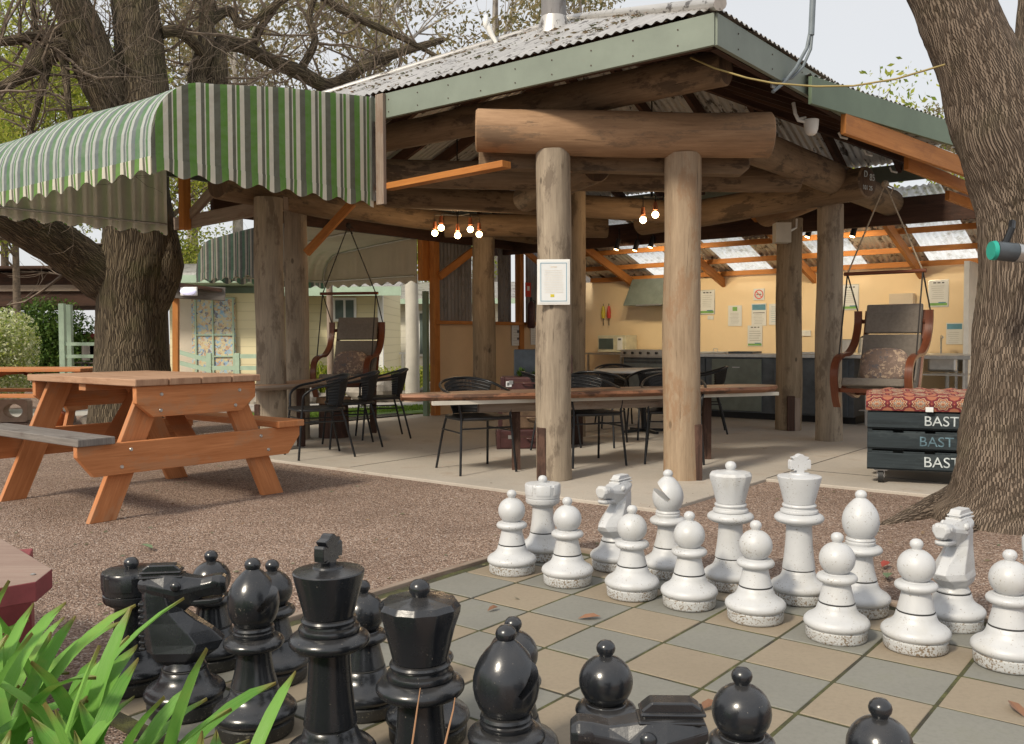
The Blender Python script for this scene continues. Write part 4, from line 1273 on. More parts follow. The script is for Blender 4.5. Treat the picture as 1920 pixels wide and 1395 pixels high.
for nm, s_, mt, lb in (('lighter', 5.67, 'yellow', 'yellow lighter hanging on the kitchen wall'), ('lighter', 5.56, 'red', 'red lighter hanging on the kitchen wall')):
    q = W(s_, 7.52, 1.42)
    small(nm, lb, 'lighter', tuple(q), [('grip', MB().tube([q, q + Z * .1, q + Z * .2], [.03, .035, .02], 10), mt), ('wand', MB().tube([q - Z * .12, q], .008, 6), 'black'), ('hook', MB().tube([q + Z * .2, q + Z * .24], .006, 6), 'black')], 'lighters hanging on the wall')


def notice(c, right, w, h, label, style, name='notice', nrm=None, group='notices pinned in the kitchen'):
    """paper sheet facing nrm with printed marks"""
    nrm = nrm or right.cross(Z) * 1.0
    t = thing(name, label, 'notice', tuple(c), 0, group)
    rot_ = Matrix((right, -nrm, Z)).transposed()
    f = Matrix.Identity(3)

    def bx(nm, dx, dz, ww, hh, mt, off, th=.002):
        MB().box(c + right * dx + Z * dz + nrm * off, (ww, th, hh), rot_).build(nm, mt, t)
    if style.get('frame'):
        bx('frame', 0, 0, w + .02, h + .02, style['frame'], -.002, .010)
    bx('sheet', 0, 0, w, h, 'paper', .005)
    for (dx, dz, ww, hh, mt) in style['marks']:
        m = MB().box(c + right * dx * w + Z * dz * h + nrm * .0075, (ww * w, .001, hh * h), rot_)
        m.build('print', mt, t)
    return t


def lines(n, z0, z1, w=.7, mt='inkgrey', hh=.012, sd=1):
    r_ = random.Random(sd)
    return [((r_.uniform(-.06, .02)), z0 + (z1 - z0) * i / max(1, n - 1), w * r_.uniform(.75, 1.0), hh, mt) for i in range(n)]


kn = -E2                                # kitchen wall faces the viewer
KW = lambda s, z: W(s, KT - .004, z)
eco = [(0, -.42, .92, .10, 'inkgreen'), (.2, -.36, .4, .05, 'inkblue'), (-.2, .41, .16, .05, 'inkdark'), (0.02, .41, .16, .05, 'inkdark'), (.24, .41, .12, .05, 'inkdark')]
notice(KW(3.82, 1.637), E1, .24, .36, 'framed certificate right of the tan pillar', {'frame': 'steel', 'marks': eco + lines(7, .28, -.2, sd=2)}, nrm=kn)
notice(KW(3.76, 1.40), E1, .1, .06, 'tiny card below the framed certificate', {'marks': lines(2, .2, -.2)}, nrm=kn)
notice(KW(3.36, 1.42), E1, .22, .31, 'white notice with a green seal on the kitchen wall', {'marks': [(0, .33, .34, .2, 'inkgreen')] + lines(8, .12, -.35, sd=3)}, nrm=kn)
notice(KW(2.98, 1.43), E1, .23, .33, 'notice with blue picture banner below the no smoking sign', {'marks': [(0, .33, .9, .25, 'inkblue'), (0, .08, .8, .03, 'inkdark')] + lines(7, 0, -.4, sd=4)}, nrm=kn)
notice(KW(3.04, 1.115), E1, .23, .31, 'notice with a green foot band just above the bench', {'marks': eco + lines(5, .22, -.22, w=.8, sd=5, mt='inkdark')}, nrm=kn)
notice(KW(2.72, 1.43), E1, .2, .31, 'notice partly behind the dark pillar', {'marks': lines(8, .35, -.35, sd=6, mt='inkblue')}, nrm=kn)
notice(KW(1.65, 1.645), E1, .23, .34, 'framed certificate between right pillar and swing ropes', {'frame': 'steel', 'marks': eco + lines(7, .28, -.2, sd=7)}, nrm=kn)
notice(KW(.50, 1.66), E1, .23, .34, 'framed certificate at the right end of the kitchen wall', {'frame': 'steel', 'marks': eco + lines(7, .28, -.2, sd=8)}, nrm=kn)
notice(KW(.30, 1.13), E1, .2, .28, 'notice with blue banner above the sink', {'marks': [(0, .33, .9, .25, 'inkblue')] + lines(6, .05, -.4, sd=9)}, nrm=kn)
q = KW(2.98, 1.73)
ns = thing('no_smoking_sign', 'white square sign with a red crossed cigarette circle', 'sign', tuple(q))
rt = Matrix((E1, E2, Z)).transposed()
MB().box(q + kn * .004, (.17, .004, .17), rt).build('plate', 'paper', ns)
m = MB()
for k in range(28):
    a0, a1 = 2 * PI * k / 28, 2 * PI * (k + 1) / 28
    pts = [q + kn * .008 + E1 * (r_ * math.cos(a)) + Z * (r_ * math.sin(a)) for r_, a in ((.055, a0), (.070, a0), (.070, a1), (.055, a1))]
    m.face(pts)
m.beam(q + kn * .0085 + E1 * -.042 + Z * .042, q + kn * .0085 + E1 * .042 - Z * .042, .002, .012, up=(E1.x, E1.y, 1))
m.build('prohibition_ring', 'red', ns)
MB().box(q + kn * .007, (.075, .001, .014), rt).build('cigarette', 'inkdark', ns)
q = KW(.94, 1.57)
small('towel_dispenser', 'cream towel dispenser on the wall above the swing chair', 'dispenser', tuple(q), [('case', MB().box(q + kn * .06, (.30, .12, .2), rt), 'canvas_lit')])
q = KW(2.26, 1.15)
small('wall_socket', 'white double power point on the kitchen wall', 'power point', tuple(q), [('plate', MB().box(q + kn * .01, (.13, .02, .08), rt), 'white'), ('switch', MB().box(q + kn * .022 + Z * .02, (.03, .006, .015), rt), 'paper')])
# notices on peach wall
sn = E1
notice(W(6.15, 5.78, 1.16), E2, .22, .36, 'notice with black print on the peach wall', {'marks': [(0, .42, .9, .1, 'inkdark'), (.2, .1, .25, .12, 'inkdark'), (.2, -.2, .25, .1, 'inkdark')] + lines(7, .3, -.4, sd=10)}, nrm=sn)
notice(W(6.15, 6.25, 1.14), E2, .2, .3, 'pale notice right of the black printed one on the peach wall', {'marks': lines(7, .35, -.35, sd=11)}, nrm=sn)
q = W(6.08, 6.0, 1.85)
small('fire_sign', 'small red fire point sign on the timber stud', 'sign', tuple(q), [('plate', MB().beam(q - E2 * .07, q + E2 * .07, .006, .22), 'red'), ('pictogram', MB().beam(q - E2 * .03 + E1 * .005 + Z * .02, q + E2 * .03 + E1 * .005 + Z * .02, .003, .07), 'paper')])
q = W(6.02, 6.0, 1.25)
small('fire_extinguisher', 'dark red extinguisher hanging below the fire sign', 'extinguisher', tuple(q), [('cylinder', MB().tube([q, q + Z * .02, q + Z * .36, q + Z * .42], [.05, .065, .065, .025], 14), 'leather'), ('valve', MB().tube([q + Z * .42, q + Z * .48], .02, 8), 'black'), ('hose', MB().tube([q + Z * .45, q + Z * .42 + E2 * .1, q + Z * .2 + E2 * .09], .01, 6), 'black')])

# framed notice on the front pillar
fx = Vector((.318, 6.88 - .150, 0))
q = PX(1038, 529, 6.735)
ft = thing('pillar_notice', 'white framed notice with a thin blue border on the front pillar', 'notice', tuple(q))
MB().box(q, (.243, .014, .336)).build('frame', 'white', ft, bevel=.003)
MB().box(q + Vector((0, -.008, 0)), (.215, .003, .308)).build('sheet', 'paper', ft)
m = MB()
for dx, dz, w_, h_ in ((0, .140, .190, .004), (0, -.140, .190, .004), (-.095, 0, .004, .284), (.095, 0, .004, .284)):
    m.box(q + Vector((dx, -.0105, dz)), (w_, .001, h_))
m.build('blue_border', 'inkblue', ft)
m = MB(); r_ = random.Random(4)
for i in range(14):
    m.box(q + Vector((r_.uniform(-.004, .004), -.0105, .085 - i * .0125)), (.150 * r_.uniform(.85, 1), .0008, .0016))
for i in range(4): m.box(q + Vector((-.018 + i * .012, -.0105, .112)), (.006, .0008, .012))
m.build('print', 'canvas_lit', ft)
MB().box(q + Vector((-.01, -.0108, -.100)), (.028, .001, .020)).build('seal', 'yellow', ft)

# ================================================================= AWNINGS
def awning(name, label, corner, along, out, width, proj, ztop, zbot, mat, near_panel=True, far_panel=True, lining='canvas', zdrop=.3, rb=.42, scal=.17):
    """hood canopy. corner = wall end of the near side panel, along = along the wall, out = away from the wall"""
    t = thing(name, label, 'awning', tuple(corner))
    prof = [(0, ztop), (proj * .45, ztop - zdrop * .5), (proj - rb, ztop - zdrop)]
    for k in range(1, 9):
        a = R(90 - 90 * k / 8)
        prof.append((proj - rb + rb * math.cos(a), (ztop - zdrop - rb) + rb * math.sin(a)))
    prof.append((proj, zbot))
    m = MB(); n = int(width / .02)
    cum = [0]
    for i in range(1, len(prof)): cum.append(cum[-1] + math.dist(prof[i - 1], prof[i]))
    for i in range(n):
        a0, a1 = width * i / n, width * (i + 1) / n
        for j in range(len(prof) - 1):
            q = [(a0, j), (a1, j), (a1, j + 1), (a0, j + 1)]
            pts = []
            for a, jj in q:
                sag = .012 * math.sin(a / width * PI * 3) * (1 if 0 < jj < len(prof) - 1 else 0)
                pts.append(corner + along * a + out * prof[jj][0] + Z * (prof[jj][1] - sag))
            m.face(pts, [(a, cum[jj]) for a, jj in q])
    m.build('hood_canvas', 'stripe_hood' if mat == 'stripe' else mat, t, smooth=60)
    # scalloped valance along the outer edge
    def valance(o, d, L, uo, nm, drop=.09):
        m = MB(); k = int(L / .012)
        for i in range(k):
            a0, a1 = L * i / k, L * (i + 1) / k
            f = lambda a: -(drop + .022 * math.cos(2 * PI * a / scal))
            w = lambda a: .006 * math.sin(2 * PI * a / scal)
            nn = Vector((d.y, -d.x, 0))
            m.face([o + d * a0 + Z * (zbot + .012), o + d * a1 + Z * (zbot + .012), o + d * a1 + nn * w(a1) + Z * (zbot + f(a1)), o + d * a0 + nn * w(a0) + Z * (zbot + f(a0))], [(a0 + uo, 0), (a1 + uo, 0), (a1 + uo, .1), (a0 + uo, .1)])
        m.build(nm, mat, t, smooth=60)
    valance(corner + out * (proj + .004), along, width, 0, 'valance')
    for use, a in ((near_panel, 0.0), (far_panel, width)):
        if not use: continue
        m = MB()
        sgn = -1 if a == 0 else 1
        base = corner + along * (a + sgn * .003)
        N_ = 40
        def top(x):
            for j in range(len(prof) - 1):
                if prof[j][0] <= x <= prof[j + 1][0] + 1e-9:
                    if prof[j + 1][0] - prof[j][0] < 1e-9: continue
                    f = (x - prof[j][0]) / (prof[j + 1][0] - prof[j][0])
                    return prof[j][1] + f * (prof[j + 1][1] - prof[j][1])
            return zbot
        for i in range(N_):
            x0, x1 = proj * i / N_, proj * (i + 1) / N_
            m.face([base + out * x0 + Z * zbot, base + out * x1 + Z * zbot, base + out * x1 + Z * max(zbot, top(x1)), base + out * x0 + Z * top(x0)], [(x0, 0), (x1, 0), (x1, 1), (x0, 1)])
        m.build('side_panel', mat, t)
        valance(base + along * (sgn * .004), out, proj, 0, 'valance')
        if lining:
            m = MB()
            b2 = corner + along * (a - sgn * .006)
            for i in range(N_):
                x0, x1 = proj * i / N_, proj * (i + 1) / N_
                f = lambda x: zbot - .085 - .021 * math.cos(2 * PI * x / scal)
                m.face([b2 + out * x0 + Z * f(x0), b2 + out * x1 + Z * f(x1), b2 + out * x1 + Z * max(zbot, top(x1) - .02), b2 + out * x0 + Z * (top(x0) - .02)])
            m.build('lining', lining, t)
    if lining:
        m = MB()
        for i in range(24):
            a0, a1 = width * i / 24, width * (i + 1) / 24
            for j in range(len(prof) - 1):
                q = [(a0, j), (a1, j), (a1, j + 1), (a0, j + 1)]
                m.face([corner + along * a + out * (prof[jj][0] - .008) + Z * (prof[jj][1] - .022) for a, jj in q])
        m.build('lining', lining, t, smooth=60)
    m = MB()
    w0, w1 = along * .03, along * (width - .03)
    m.tube([corner + out * .02 + w0 + Z * (zbot), corner + out * (proj - .03) + w0 + Z * zbot, corner + out * (proj - .03) + w1 + Z * zbot, corner + out * .02 + w1 + Z * zbot], .012, 8)
    for a in (0.03, width / 2, width - .03):
        m.tube([corner + along * a + out * max(.02, x - .03) + Z * (z - .04) for x, z in prof], .012, 8)
    m.build('tube_frame', 'steel', t, smooth=50)
    return t


a1w = awning('striped_awning', 'big green and grey striped hood awning at the front left of the shelter', W(3.08, -.02, 0), -E1, -E2, 3.15, 1.98, 3.10, 2.30, 'stripe', lining='canvas', zdrop=.22, rb=.45, scal=.25)
a2w = awning('striped_awning', 'shaded striped awning over the back left opening with pale lining inside', W(6.45, 1.72, 0), E2, -E1, 2.2, 2.0, 2.55, 1.98, 'stripe_dk', lining='canvas_lit', zdrop=.12, rb=.40, scal=.24)
# timber around the awning
ap = thing('awning_post', 'grey timber hanger between the striped awning and the green fascia', 'post', tuple(W(3.02, -.03, 2.7)))
MB().beam(W(2.965, -.035, 2.20), W(2.965, -.035, 3.10), .09, .035, up=tuple(E2)).build('board', 'greywood', ap, bevel=.003)
MB().beam(W(3.055, -.04, 2.24), W(3.055, -.04, 3.10), .012, .04, up=tuple(E2)).build('metal_edge', 'steel', ap)
ob = thing('orange_rail', 'slanting orange timber from the awning hanger to the front log', 'timber', tuple(W(2.6, .1, 2.4)))
MB().beam(W(2.96, .03, 2.35), PX(950, 308, 6.75), .10, .05).build('rail', 'orange', ob, bevel=.003)
lf = thing('corner_frame', 'orange timber frame at the far end of the striped awning', 'frame', tuple(W(6.2, 0, 2.4)))
MB().beam(W(6.02, .06, 2.24), W(6.02, .06, 3.0), .09, .09, up=tuple(E2)).build('post', 'orange', lf, bevel=.003)
MB().beam(W(6.15, .1, 2.3), W(5.3, .15, 2.8), .05, .09).build('brace', 'greywood', lf)
MB().beam(W(6.25, .1, 2.32), W(4.72, .35, 2.42), .07, .13).build('beam', 'greywood', lf)
MB().beam(W(5.1, .9, 2.0), W(4.6, 1.1, 2.5), .05, .08).build('brace', 'orange', lf)
bp = thing('awning_side_post', 'dark orange post at the inner end of the back awning', 'post', tuple(W(6.2, 3.8, 2.0)))
MB().beam(W(6.3, 3.9, 1.90), W(6.3, 3.9, 2.6), .09, .14, up=tuple(E2)).build('board', 'orange', bp, bevel=.003)

# ================================================================= LIGHTS AND CABLES
def bulb_fixture(name, label, c, ztop, offs):
    t = thing(name, label, 'light', tuple(c))
    MB().tube([c + Z * .20, Vector((c.x, c.y, ztop))], .008, 8).build('stem', 'black', t, smooth=50)
    MB().tube([c + Z * .16, c + Z * .40], .014, 10).build('sleeve', 'black', t, smooth=50)
    for dx, dy, dz in offs:
        b = c + Vector((dx, dy, dz))
        MB().tube([c + Z * .17, Vector((b.x, b.y, c.z + .17)), b + Z * .12], .006, 6).build('arm', 'black', t)
        MB().tube([b + Z * .13, b + Z * .05], [.018, .026], 12).build('socket', 'copper', t, smooth=50)
        MB().ball(b, .036, 14, 10).build('bulb', 'bulb', t, smooth=60)
    ld = bpy.data.lights.new('lamp_glow', 'POINT'); ld.energy = 2.6 * len(offs); ld.color = (1.0, .70, .42); ld.shadow_soft_size = .15
    lo = bpy.data.objects.new('lamp_glow', ld); COL.objects.link(lo); lo.parent = t; lo.location = (0, 0, -.12)
    return t


YC = 10.4
c = PX(858, 432, YC)
offs = []
for px, py in ((816, 438), (829, 430), (859, 443), (883, 433), (898, 438)):
    b = PX(px, py, YC); offs.append((b.x - c.x, rnd.uniform(-.15, .15), b.z - c.z))
bulb_fixture('chandelier', 'chandelier of five glowing bulbs hanging in the left half of the shelter', c, 3.5, offs)
c = PX(1222, 400, 9.4)
offs = []
for px, py in ((1206, 412), (1227, 404), (1262, 406)):
    b = PX(px, py, 9.4); offs.append((b.x - c.x, rnd.uniform(-.1, .1), b.z - c.z))
bulb_fixture('pendant_light', 'pendant with glowing bulbs left of the tan pillar', c, 3.6, offs)
for (px, py, Y), lb in zip(((1158, 462, 12.4), (1193, 464, 12.4), (1222, 458, 12.3), (1517, 438, 11.3), (1601, 437, 11.0)), ('leftmost of three black spotlights under the back beam', 'middle one of three black spotlights under the back beam', 'rightmost of three black spotlights near the tan pillar', 'black spotlight between the dark and the pale right pillars', 'black spotlight with a lit rim right of the pale pillar')):
    c = PX(px, py, Y)
    small('spotlight', lb, 'spotlight', tuple(c), [('barrel', MB().tube([c + Vector((.02, 0, .10)), c + Vector((-.02, 0, -.04))], .035, 14), 'black'), ('stem', MB().tube([c + Vector((.02, 0, .10)), c + Vector((.02, 0, .25))], .008, 6), 'black')], 'black spotlights under the back beam')
    spo = [o_ for o_ in COL.objects if o_.name.startswith('spotlight')][-1]
    MB().tube([c + Vector((-.02, 0, -.04)), c + Vector((-.022, 0, -.046))], .029, 14).build('lens', 'bulb', spo)
    sl = bpy.data.lights.new('wall_fill_beam', 'SPOT'); sl.energy = 34; sl.color = (1.0, .80, .50); sl.spot_size = R(115); sl.spot_blend = .9; sl.shadow_soft_size = .03  # all but the last: beam and lens glow added to brighten the kitchen wall
    so = bpy.data.objects.new('wall_fill_beam', sl); COL.objects.link(so); so.parent = spo; so.location = (-.03, 0, -.07)
    so.rotation_euler = (E2 * 1.6 - Z * .75).to_track_quat('-Z', 'Y').to_euler()
c = PX(1466, 437, 10.2)
small('junction_box', 'grey electrical box on the dark right pillar', 'box', tuple(c), [('case', MB().box(c, (.17, .14, .22)), 'smoothpost'), ('conduit', MB().tube([c + Vector((.09, 0, .02)), c + Vector((.16, 0, .06)), c + Vector((.18, .05, .16))], .012, 8), 'white')])
# security camera under the right eave
c = W(-.02, 1.62, 2.62)
c = PX(1521, 240, 7.15)
sc_ = thing('security_camera', 'white dome security camera on a bent arm under the right fascia', 'camera', tuple(c))
MB().lathe([(0, -.058), (.025, -.055), (.042, -.04), (.052, -.01), (.056, .03), (.058, .062), (.05, .066), (0, .068)], 24, tuple(c)).build('dome', 'white', sc_, smooth=40)
MB().tube([c + Vector((-.05, 0, .05)), c + Vector((-.10, .0, .06)), c + Vector((-.125, .0, .11)), c + Vector((-.135, .02, .20))], .014, 10).build('arm', 'white', sc_, smooth=50)
MB().tube([c + Vector((-.10, .0, .07)), c + Vector((-.04, .01, .085))], .01, 8).build('bracket', 'white', sc_, smooth=50)
for px, py, Y in ((1583, 257, 8.0), (1630, 289, 8.7), (1677, 321, 9.6)):
    c = PX(px, py, Y)
    small('gutter_clip', {1583: 'white curved cable clip nearest the security camera', 1630: 'middle white cable clip under the right fascia', 1677: 'far white cable clip above the swing chair knot'}[px], 'clip', tuple(c), [('hook', MB().tube([c + Vector((-.05, 0, .04)), c + Vector((-.03, 0, 0)), c + Vector((.03, 0, -.015))], .010, 8), 'white')], 'white clips under the right fascia')
# service conduit coming down from above, and the yellow cord to the tree
cd = thing('service_cable', 'thick grey conduit dropping onto the right fascia and splitting in two', 'cable', tuple(PX(1523, 60, 6.6)))
MB().tube([PX(1526, -60, 6.6), PX(1524, 0, 6.6), PX(1521, 66, 6.6)], .022, 12).build('conduit', 'cable', cd, smooth=50)
MB().tube([PX(1519, 60, 6.6), PX(1513, 90, 6.6), PX(1492, 128, 6.55), PX(1470, 155, 6.5), PX(1449, 172, 6.42)], .013, 10).build('lead', 'cable', cd, smooth=50)
MB().tube([PX(1523, 60, 6.6), PX(1520, 92, 6.6), PX(1505, 126, 6.58), PX(1485, 146, 6.55), PX(1462, 151, 6.5), PX(1442, 152, 6.5)], .011, 10).build('lead', 'cable', cd, smooth=50)
p_ = PX(1453, 152, 6.52)
MB().box(p_ + Vector((.0, .03, 0)), (.09, .012, .09), Matrix((E2, -E1, Z)).transposed()).build('bracket_plate', 'steel', cd)
yc = thing('yellow_cord', 'yellow cord strung from the roof corner to the right tree', 'cord', tuple(PX(1450, 155, 6.0)))
MB().tube([PX(1295, 108, 6.05), PX(1340, 128, 5.9), PX(1400, 146, 5.75), PX(1450, 156, 5.65), PX(1530, 162, 5.55), PX(1600, 161, 5.45), PX(1680, 148, 5.35), PX(1772, 121, 5.2)], .0058, 8).build('cord_length', 'cable_y', yc, smooth=50)

# ================================================================= FURNITURE
def bent(name, pts, r, mat, parent, n=8):
    # Catmull-Rom smoothed tube
    P = [Vector(p) for p in pts]; out = []
    for i in range(len(P) - 1):
        p0, p1, p2, p3 = P[max(i - 1, 0)], P[i], P[i + 1], P[min(i + 2, len(P) - 1)]
        for k in range(5):
            t = k / 5
            out.append(0.5 * ((2 * p1) + (-p0 + p2) * t + (2 * p0 - 5 * p1 + 4 * p2 - p3) * t * t + (-p0 + 3 * p1 - 3 * p2 + p3) * t ** 3))
    out.append(P[-1])
    return MB().tube(out, r, n).build(name, mat, parent, smooth=60)


def bistro():
    t = bpy.data.objects.new('bistro_chair', None); COL.objects.link(t)
    for sx in (-1, 1):
        bent('leg', [(sx * .245, -.25, 0), (sx * .225, -.22, .30), (sx * .215, -.205, .44), (sx * .225, -.20, .52)], .0105, 'black', t)
        bent('leg', [(sx * .235, .27, 0), (sx * .205, .20, .30), (sx * .185, .16, .44)], .0105, 'black', t)
        bent('stretcher', [(sx * .228, -.215, .33), (sx * .205, .205, .33)], .007, 'black', t)
    bent('arm_rail', [(-.225, -.20, .50), (-.235, -.19, .575), (-.265, -.10, .635), (-.268, .05, .665), (-.225, .19, .705), (-.12, .262, .735), (0, .280, .742), (.12, .262, .735), (.225, .19, .705), (.268, .05, .665), (.265, -.10, .635), (.235, -.19, .575), (.225, -.20, .50)], .0115, 'black', t)
    bent('stretcher', [(-.228, -.215, .36), (.228, -.215, .36)], .007, 'black', t)
    out = [(-.20, -.215), (-.10, -.235), (.10, -.235), (.20, -.215), (.225, -.12), (.215, .08), (.16, .19), (.06, .215), (-.06, .215), (-.16, .19), (-.215, .08), (-.225, -.12)]
    MB().prism(out, .425, .450).build('seat', 'rattan', t, bevel=.008)
    bent('seat_rim', [(x, y, .437) for x, y in out] + [(out[0][0], out[0][1], .437)], .013, 'rattan', t)
    m = MB()
    n = 42
    for k in range(n + 1):
        f = -1 + 2 * k / n
        a = f * 1.12
        top = Vector((.232 * math.sin(a), .04 + .238 * math.cos(a), .735 - .045 * abs(f) ** 1.5))
        bot = Vector((.155 * math.sin(a * .9), .06 + .150 * math.cos(a * .9), .455))
        mid = (top + bot) / 2 + Vector((0, .008, 0))
        m.tube([bot, mid, top], .0048, 5, cap=False)
    for zf in [.04 + .107 * i for i in range(10)]:
        pts = []
        for k in range(15):
            f = -1 + 2 * k / 14; a = f * 1.12
            top = Vector((.232 * math.sin(a), .04 + .238 * math.cos(a), .735 - .045 * abs(f) ** 1.5))
            bot = Vector((.155 * math.sin(a * .9), .06 + .150 * math.cos(a * .9), .455))
            pts.append(bot.lerp(top, zf))
        m.tube(pts, .0055, 5, cap=False)
    m.build('backrest', 'rattan', t, smooth=60)
    return t


proto = None
chairs = [(-.30, 7.36, R(27), 'black rattan chair under the left end of the front bar table'),
          (.64, 7.72, R(20), 'black rattan chair behind the bar table just right of the notice pillar'),
          (1.40, 7.86, R(-8), 'black rattan chair behind the bar table and the tan pillar'),
          (-1.78, 8.30, R(-62), 'nearest of the three black chairs at the left bar table'),
          (-1.62, 9.08, R(-70), 'middle one of the three black chairs at the left bar table'),
          (-1.42, 9.85, R(-72), 'farthest of the three black chairs at the left bar table'),
          (.86, 9.1, R(160), 'black chair with its back to the suitcases, right of the notice pillar'),
          (1.28, 10.95, R(5), 'black chair behind the white round table'),
          (1.52, 9.72, R(185), 'black chair in front of the white round table beside the tan pillar'),
          (2.15, 10.25, R(-100), 'black chair at the right side of the white round table'),
          (.35, 8.95, R(110), 'black chair half hidden by the notice pillar')]
for x, y, rz, lb in chairs:
    if proto is None: proto = bistro(); o = proto
    else: o = copy_tree(proto)
    o.location = (x, y, .0225); o.rotation_euler = (0, 0, rz)
    tag(o, lb, 'chair', 'black rattan chairs')


def live_edge(a, b, w0, w1, th, z, name, label, seed, mats=('slab_top', 'slab_edge')):
    a, b = Vector(a), Vector(b); ax_ = (b - a).normalized(); pr_ = Vector((-ax_.y, ax_.x, 0)); L = (b - a).length
    t = thing(name, label, 'table', ((a.x + b.x) / 2, (a.y + b.y) / 2, .022))
    rg_ = random.Random(seed); n = 40; fr = []; bk = []
    for i in range(n + 1):
        f = i / n
        tp = min(1, (f / .16) ** .6 if f < .16 else 1, ((1 - f) / .08) ** .6 if f > .92 else 1)
        wf = (w0 + (w1 - w0) * f) / 2 * (tp * .85 + .15)
        fr.append(-wf * (1 + .05 * math.sin(f * 11 + seed) + rg_.uniform(-.02, .02)) + .03 * math.sin(f * 5 + seed))
        bk.append(wf * (1 + .06 * math.sin(f * 9 + seed * 2) + rg_.uniform(-.02, .02)))
    m = MB()
    P = lambda f, o, zz: a + ax_ * (L * f) + pr_ * o + Z * zz
    for i in range(n):
        f0, f1 = i / n, (i + 1) / n
        m.face([P(f0, fr[i], z), P(f1, fr[i + 1], z), P(f1, bk[i + 1], z), P(f0, bk[i], z)], [(fr[i], f0 * L), (fr[i + 1], f1 * L), (bk[i + 1], f1 * L), (bk[i], f0 * L)], 0)
        m.face([P(f0, fr[i] + .03, z - th), P(f0, bk[i] - .03, z - th), P(f1, bk[i + 1] - .03, z - th), P(f1, fr[i + 1] + .03, z - th)], None, 1)
        for e, sg in ((fr, 1), (bk, -1)):
            for (d0, z0), (d1, z1) in (((0, 0), (-.010, -.45)), ((-.010, -.45), (.03, -1))):
                q = [P(f0, e[i] + sg * d0, z + th * z0), P(f0, e[i] + sg * d1, z + th * z1), P(f1, e[i + 1] + sg * d1, z + th * z1), P(f1, e[i + 1] + sg * d0, z + th * z0)]
                m.face(q if sg > 0 else q[::-1], [(z0 * th, f0 * L), (z1 * th, f0 * L), (z1 * th, f1 * L), (z0 * th, f1 * L)] if sg > 0 else [(z0 * th, f1 * L), (z1 * th, f1 * L), (z1 * th, f0 * L), (z0 * th, f0 * L)], 1)
    for f, e in ((0, 0), (1, n)):
        m.face([P(f, fr[e], z), P(f, bk[e], z), P(f, bk[e] - .03, z - th), P(f, fr[e] + .03, z - th)], None, 1)
    m.build('slab', list(mats), t)
    return t, P, L


t1, PP, LL = live_edge((-.86, 7.02, 0), (2.38, 8.16, 0), .46, .50, .052, .665, 'bar_table', 'long red-brown live-edge bar table running behind the two front pillars', 2)
m = MB(); m.beam(PP(.06, -.16, .598), PP(.97, -.16, .598), .05, .03); m.build('pale_rail', 'smoothpost', t1)
m = MB(); m.beam(PP(.18, -.02, .545), PP(.74, -.02, .545), .05, .085); m.build('under_beam', 'greywood', t1, bevel=.004)
for f in (.28, .8):
    MB().beam(PP(f, .05, .022), PP(f, .05, .60), .07, .07, up=(1, 0, 0)).build('leg', 'rot', t1)
t2, PP, LL = live_edge((-2.48, 8.32, 0), (-1.42, 10.85, 0), .42, .5, .05, .665, 'bar_table', 'grey live-edge bar table beside the left pair of pillars', 5, ('picnic_top', 'greywood'))
for f in (.3, .8):
    MB().beam(PP(f, -.05, .022), PP(f, -.05, .61), .07, .07, up=(1, 0, 0)).build('leg', 'rot', t2)
rtb = thing('round_table', 'white round cafe table in the middle of the shelter', 'table', (1.50, 10.3, .022))
MB().lathe([(0, .705), (.56, .705), (.575, .712), (.575, .728), (.56, .735), (0, .735)], 48, (1.50, 10.3, 0)).build('tabletop', 'white', rtb, smooth=40)
MB().tube([(1.50, 10.3, .05), (1.50, 10.3, .70)], .03, 14).build('stem', 'black', rtb, smooth=40)
for k in range(4):
    a = k * PI / 2 + .4
    MB().beam((1.50, 10.3, .05), (1.50 + .28 * math.cos(a), 10.3 + .28 * math.sin(a), .035), .04, .03).build('foot', 'black', rtb)
# stone stool under the left table
st = thing('stone_stool', 'rough drum stool under the left bar table', 'stool', (-1.95, 9.55, .022))
# (built from a cut log)
MB().tube([(-1.95, 9.9, .022), (-1.95, 9.9, .40)], [.17, .16], 20, wob=.05, seed=4).build('drum', 'rot', st, smooth=50)
MB().tube([(-1.95, 9.9, .40), (-1.95, 9.9, .46)], [.19, .18], 20, wob=.04, seed=5).build('seat_disc', 'log', st, smooth=50)

# ---- suitcases
def suitcase(cx, cy, z, w, d, h, rz, mat, label, plate=False):
    t = thing('suitcase', label, 'suitcase', (cx, cy, z), rz, 'vintage suitcases stacked behind the notice pillar')
    MB().box((0, 0, h / 2), (w, d, h)).build('shell', mat, t, bevel=.018, world=False)
    MB().box((0, 0, h * .62), (w + .004, d + .004, .008)).build('seam_band', 'rot', t, world=False)
    b = bent('handle', [(-.07, -d / 2 - .005, h * .55), (-.06, -d / 2 - .035, h * .55), (.06, -d / 2 - .035, h * .55), (.07, -d / 2 - .005, h * .55)], .009, mat, t)
    b.data.transform(Matrix.Translation(t.location))
    for sx in (-1, 1):
        MB().box((sx * w * .32, -d / 2 - .006, h * .62), (.04, .012, .035)).build('latch', 'steel', t, world=False)
        MB().box((sx * (w / 2 - .02), -d / 2 + .015, h / 2), (.045, .04, h + .006)).build('corner_cap', 'leather', t, world=False, bevel=.01)
    if plate:
        MB().box((-w * .36, -d / 2 - .004, h * .5), (.055, .006, .055)).build('sticker', 'paper', t, world=False)
        MB().box((-w * .36 - .006, -d / 2 - .0085, h * .5), (.02, .003, .03)).build('sticker_mark', 'inkdark', t, world=False)
    return t


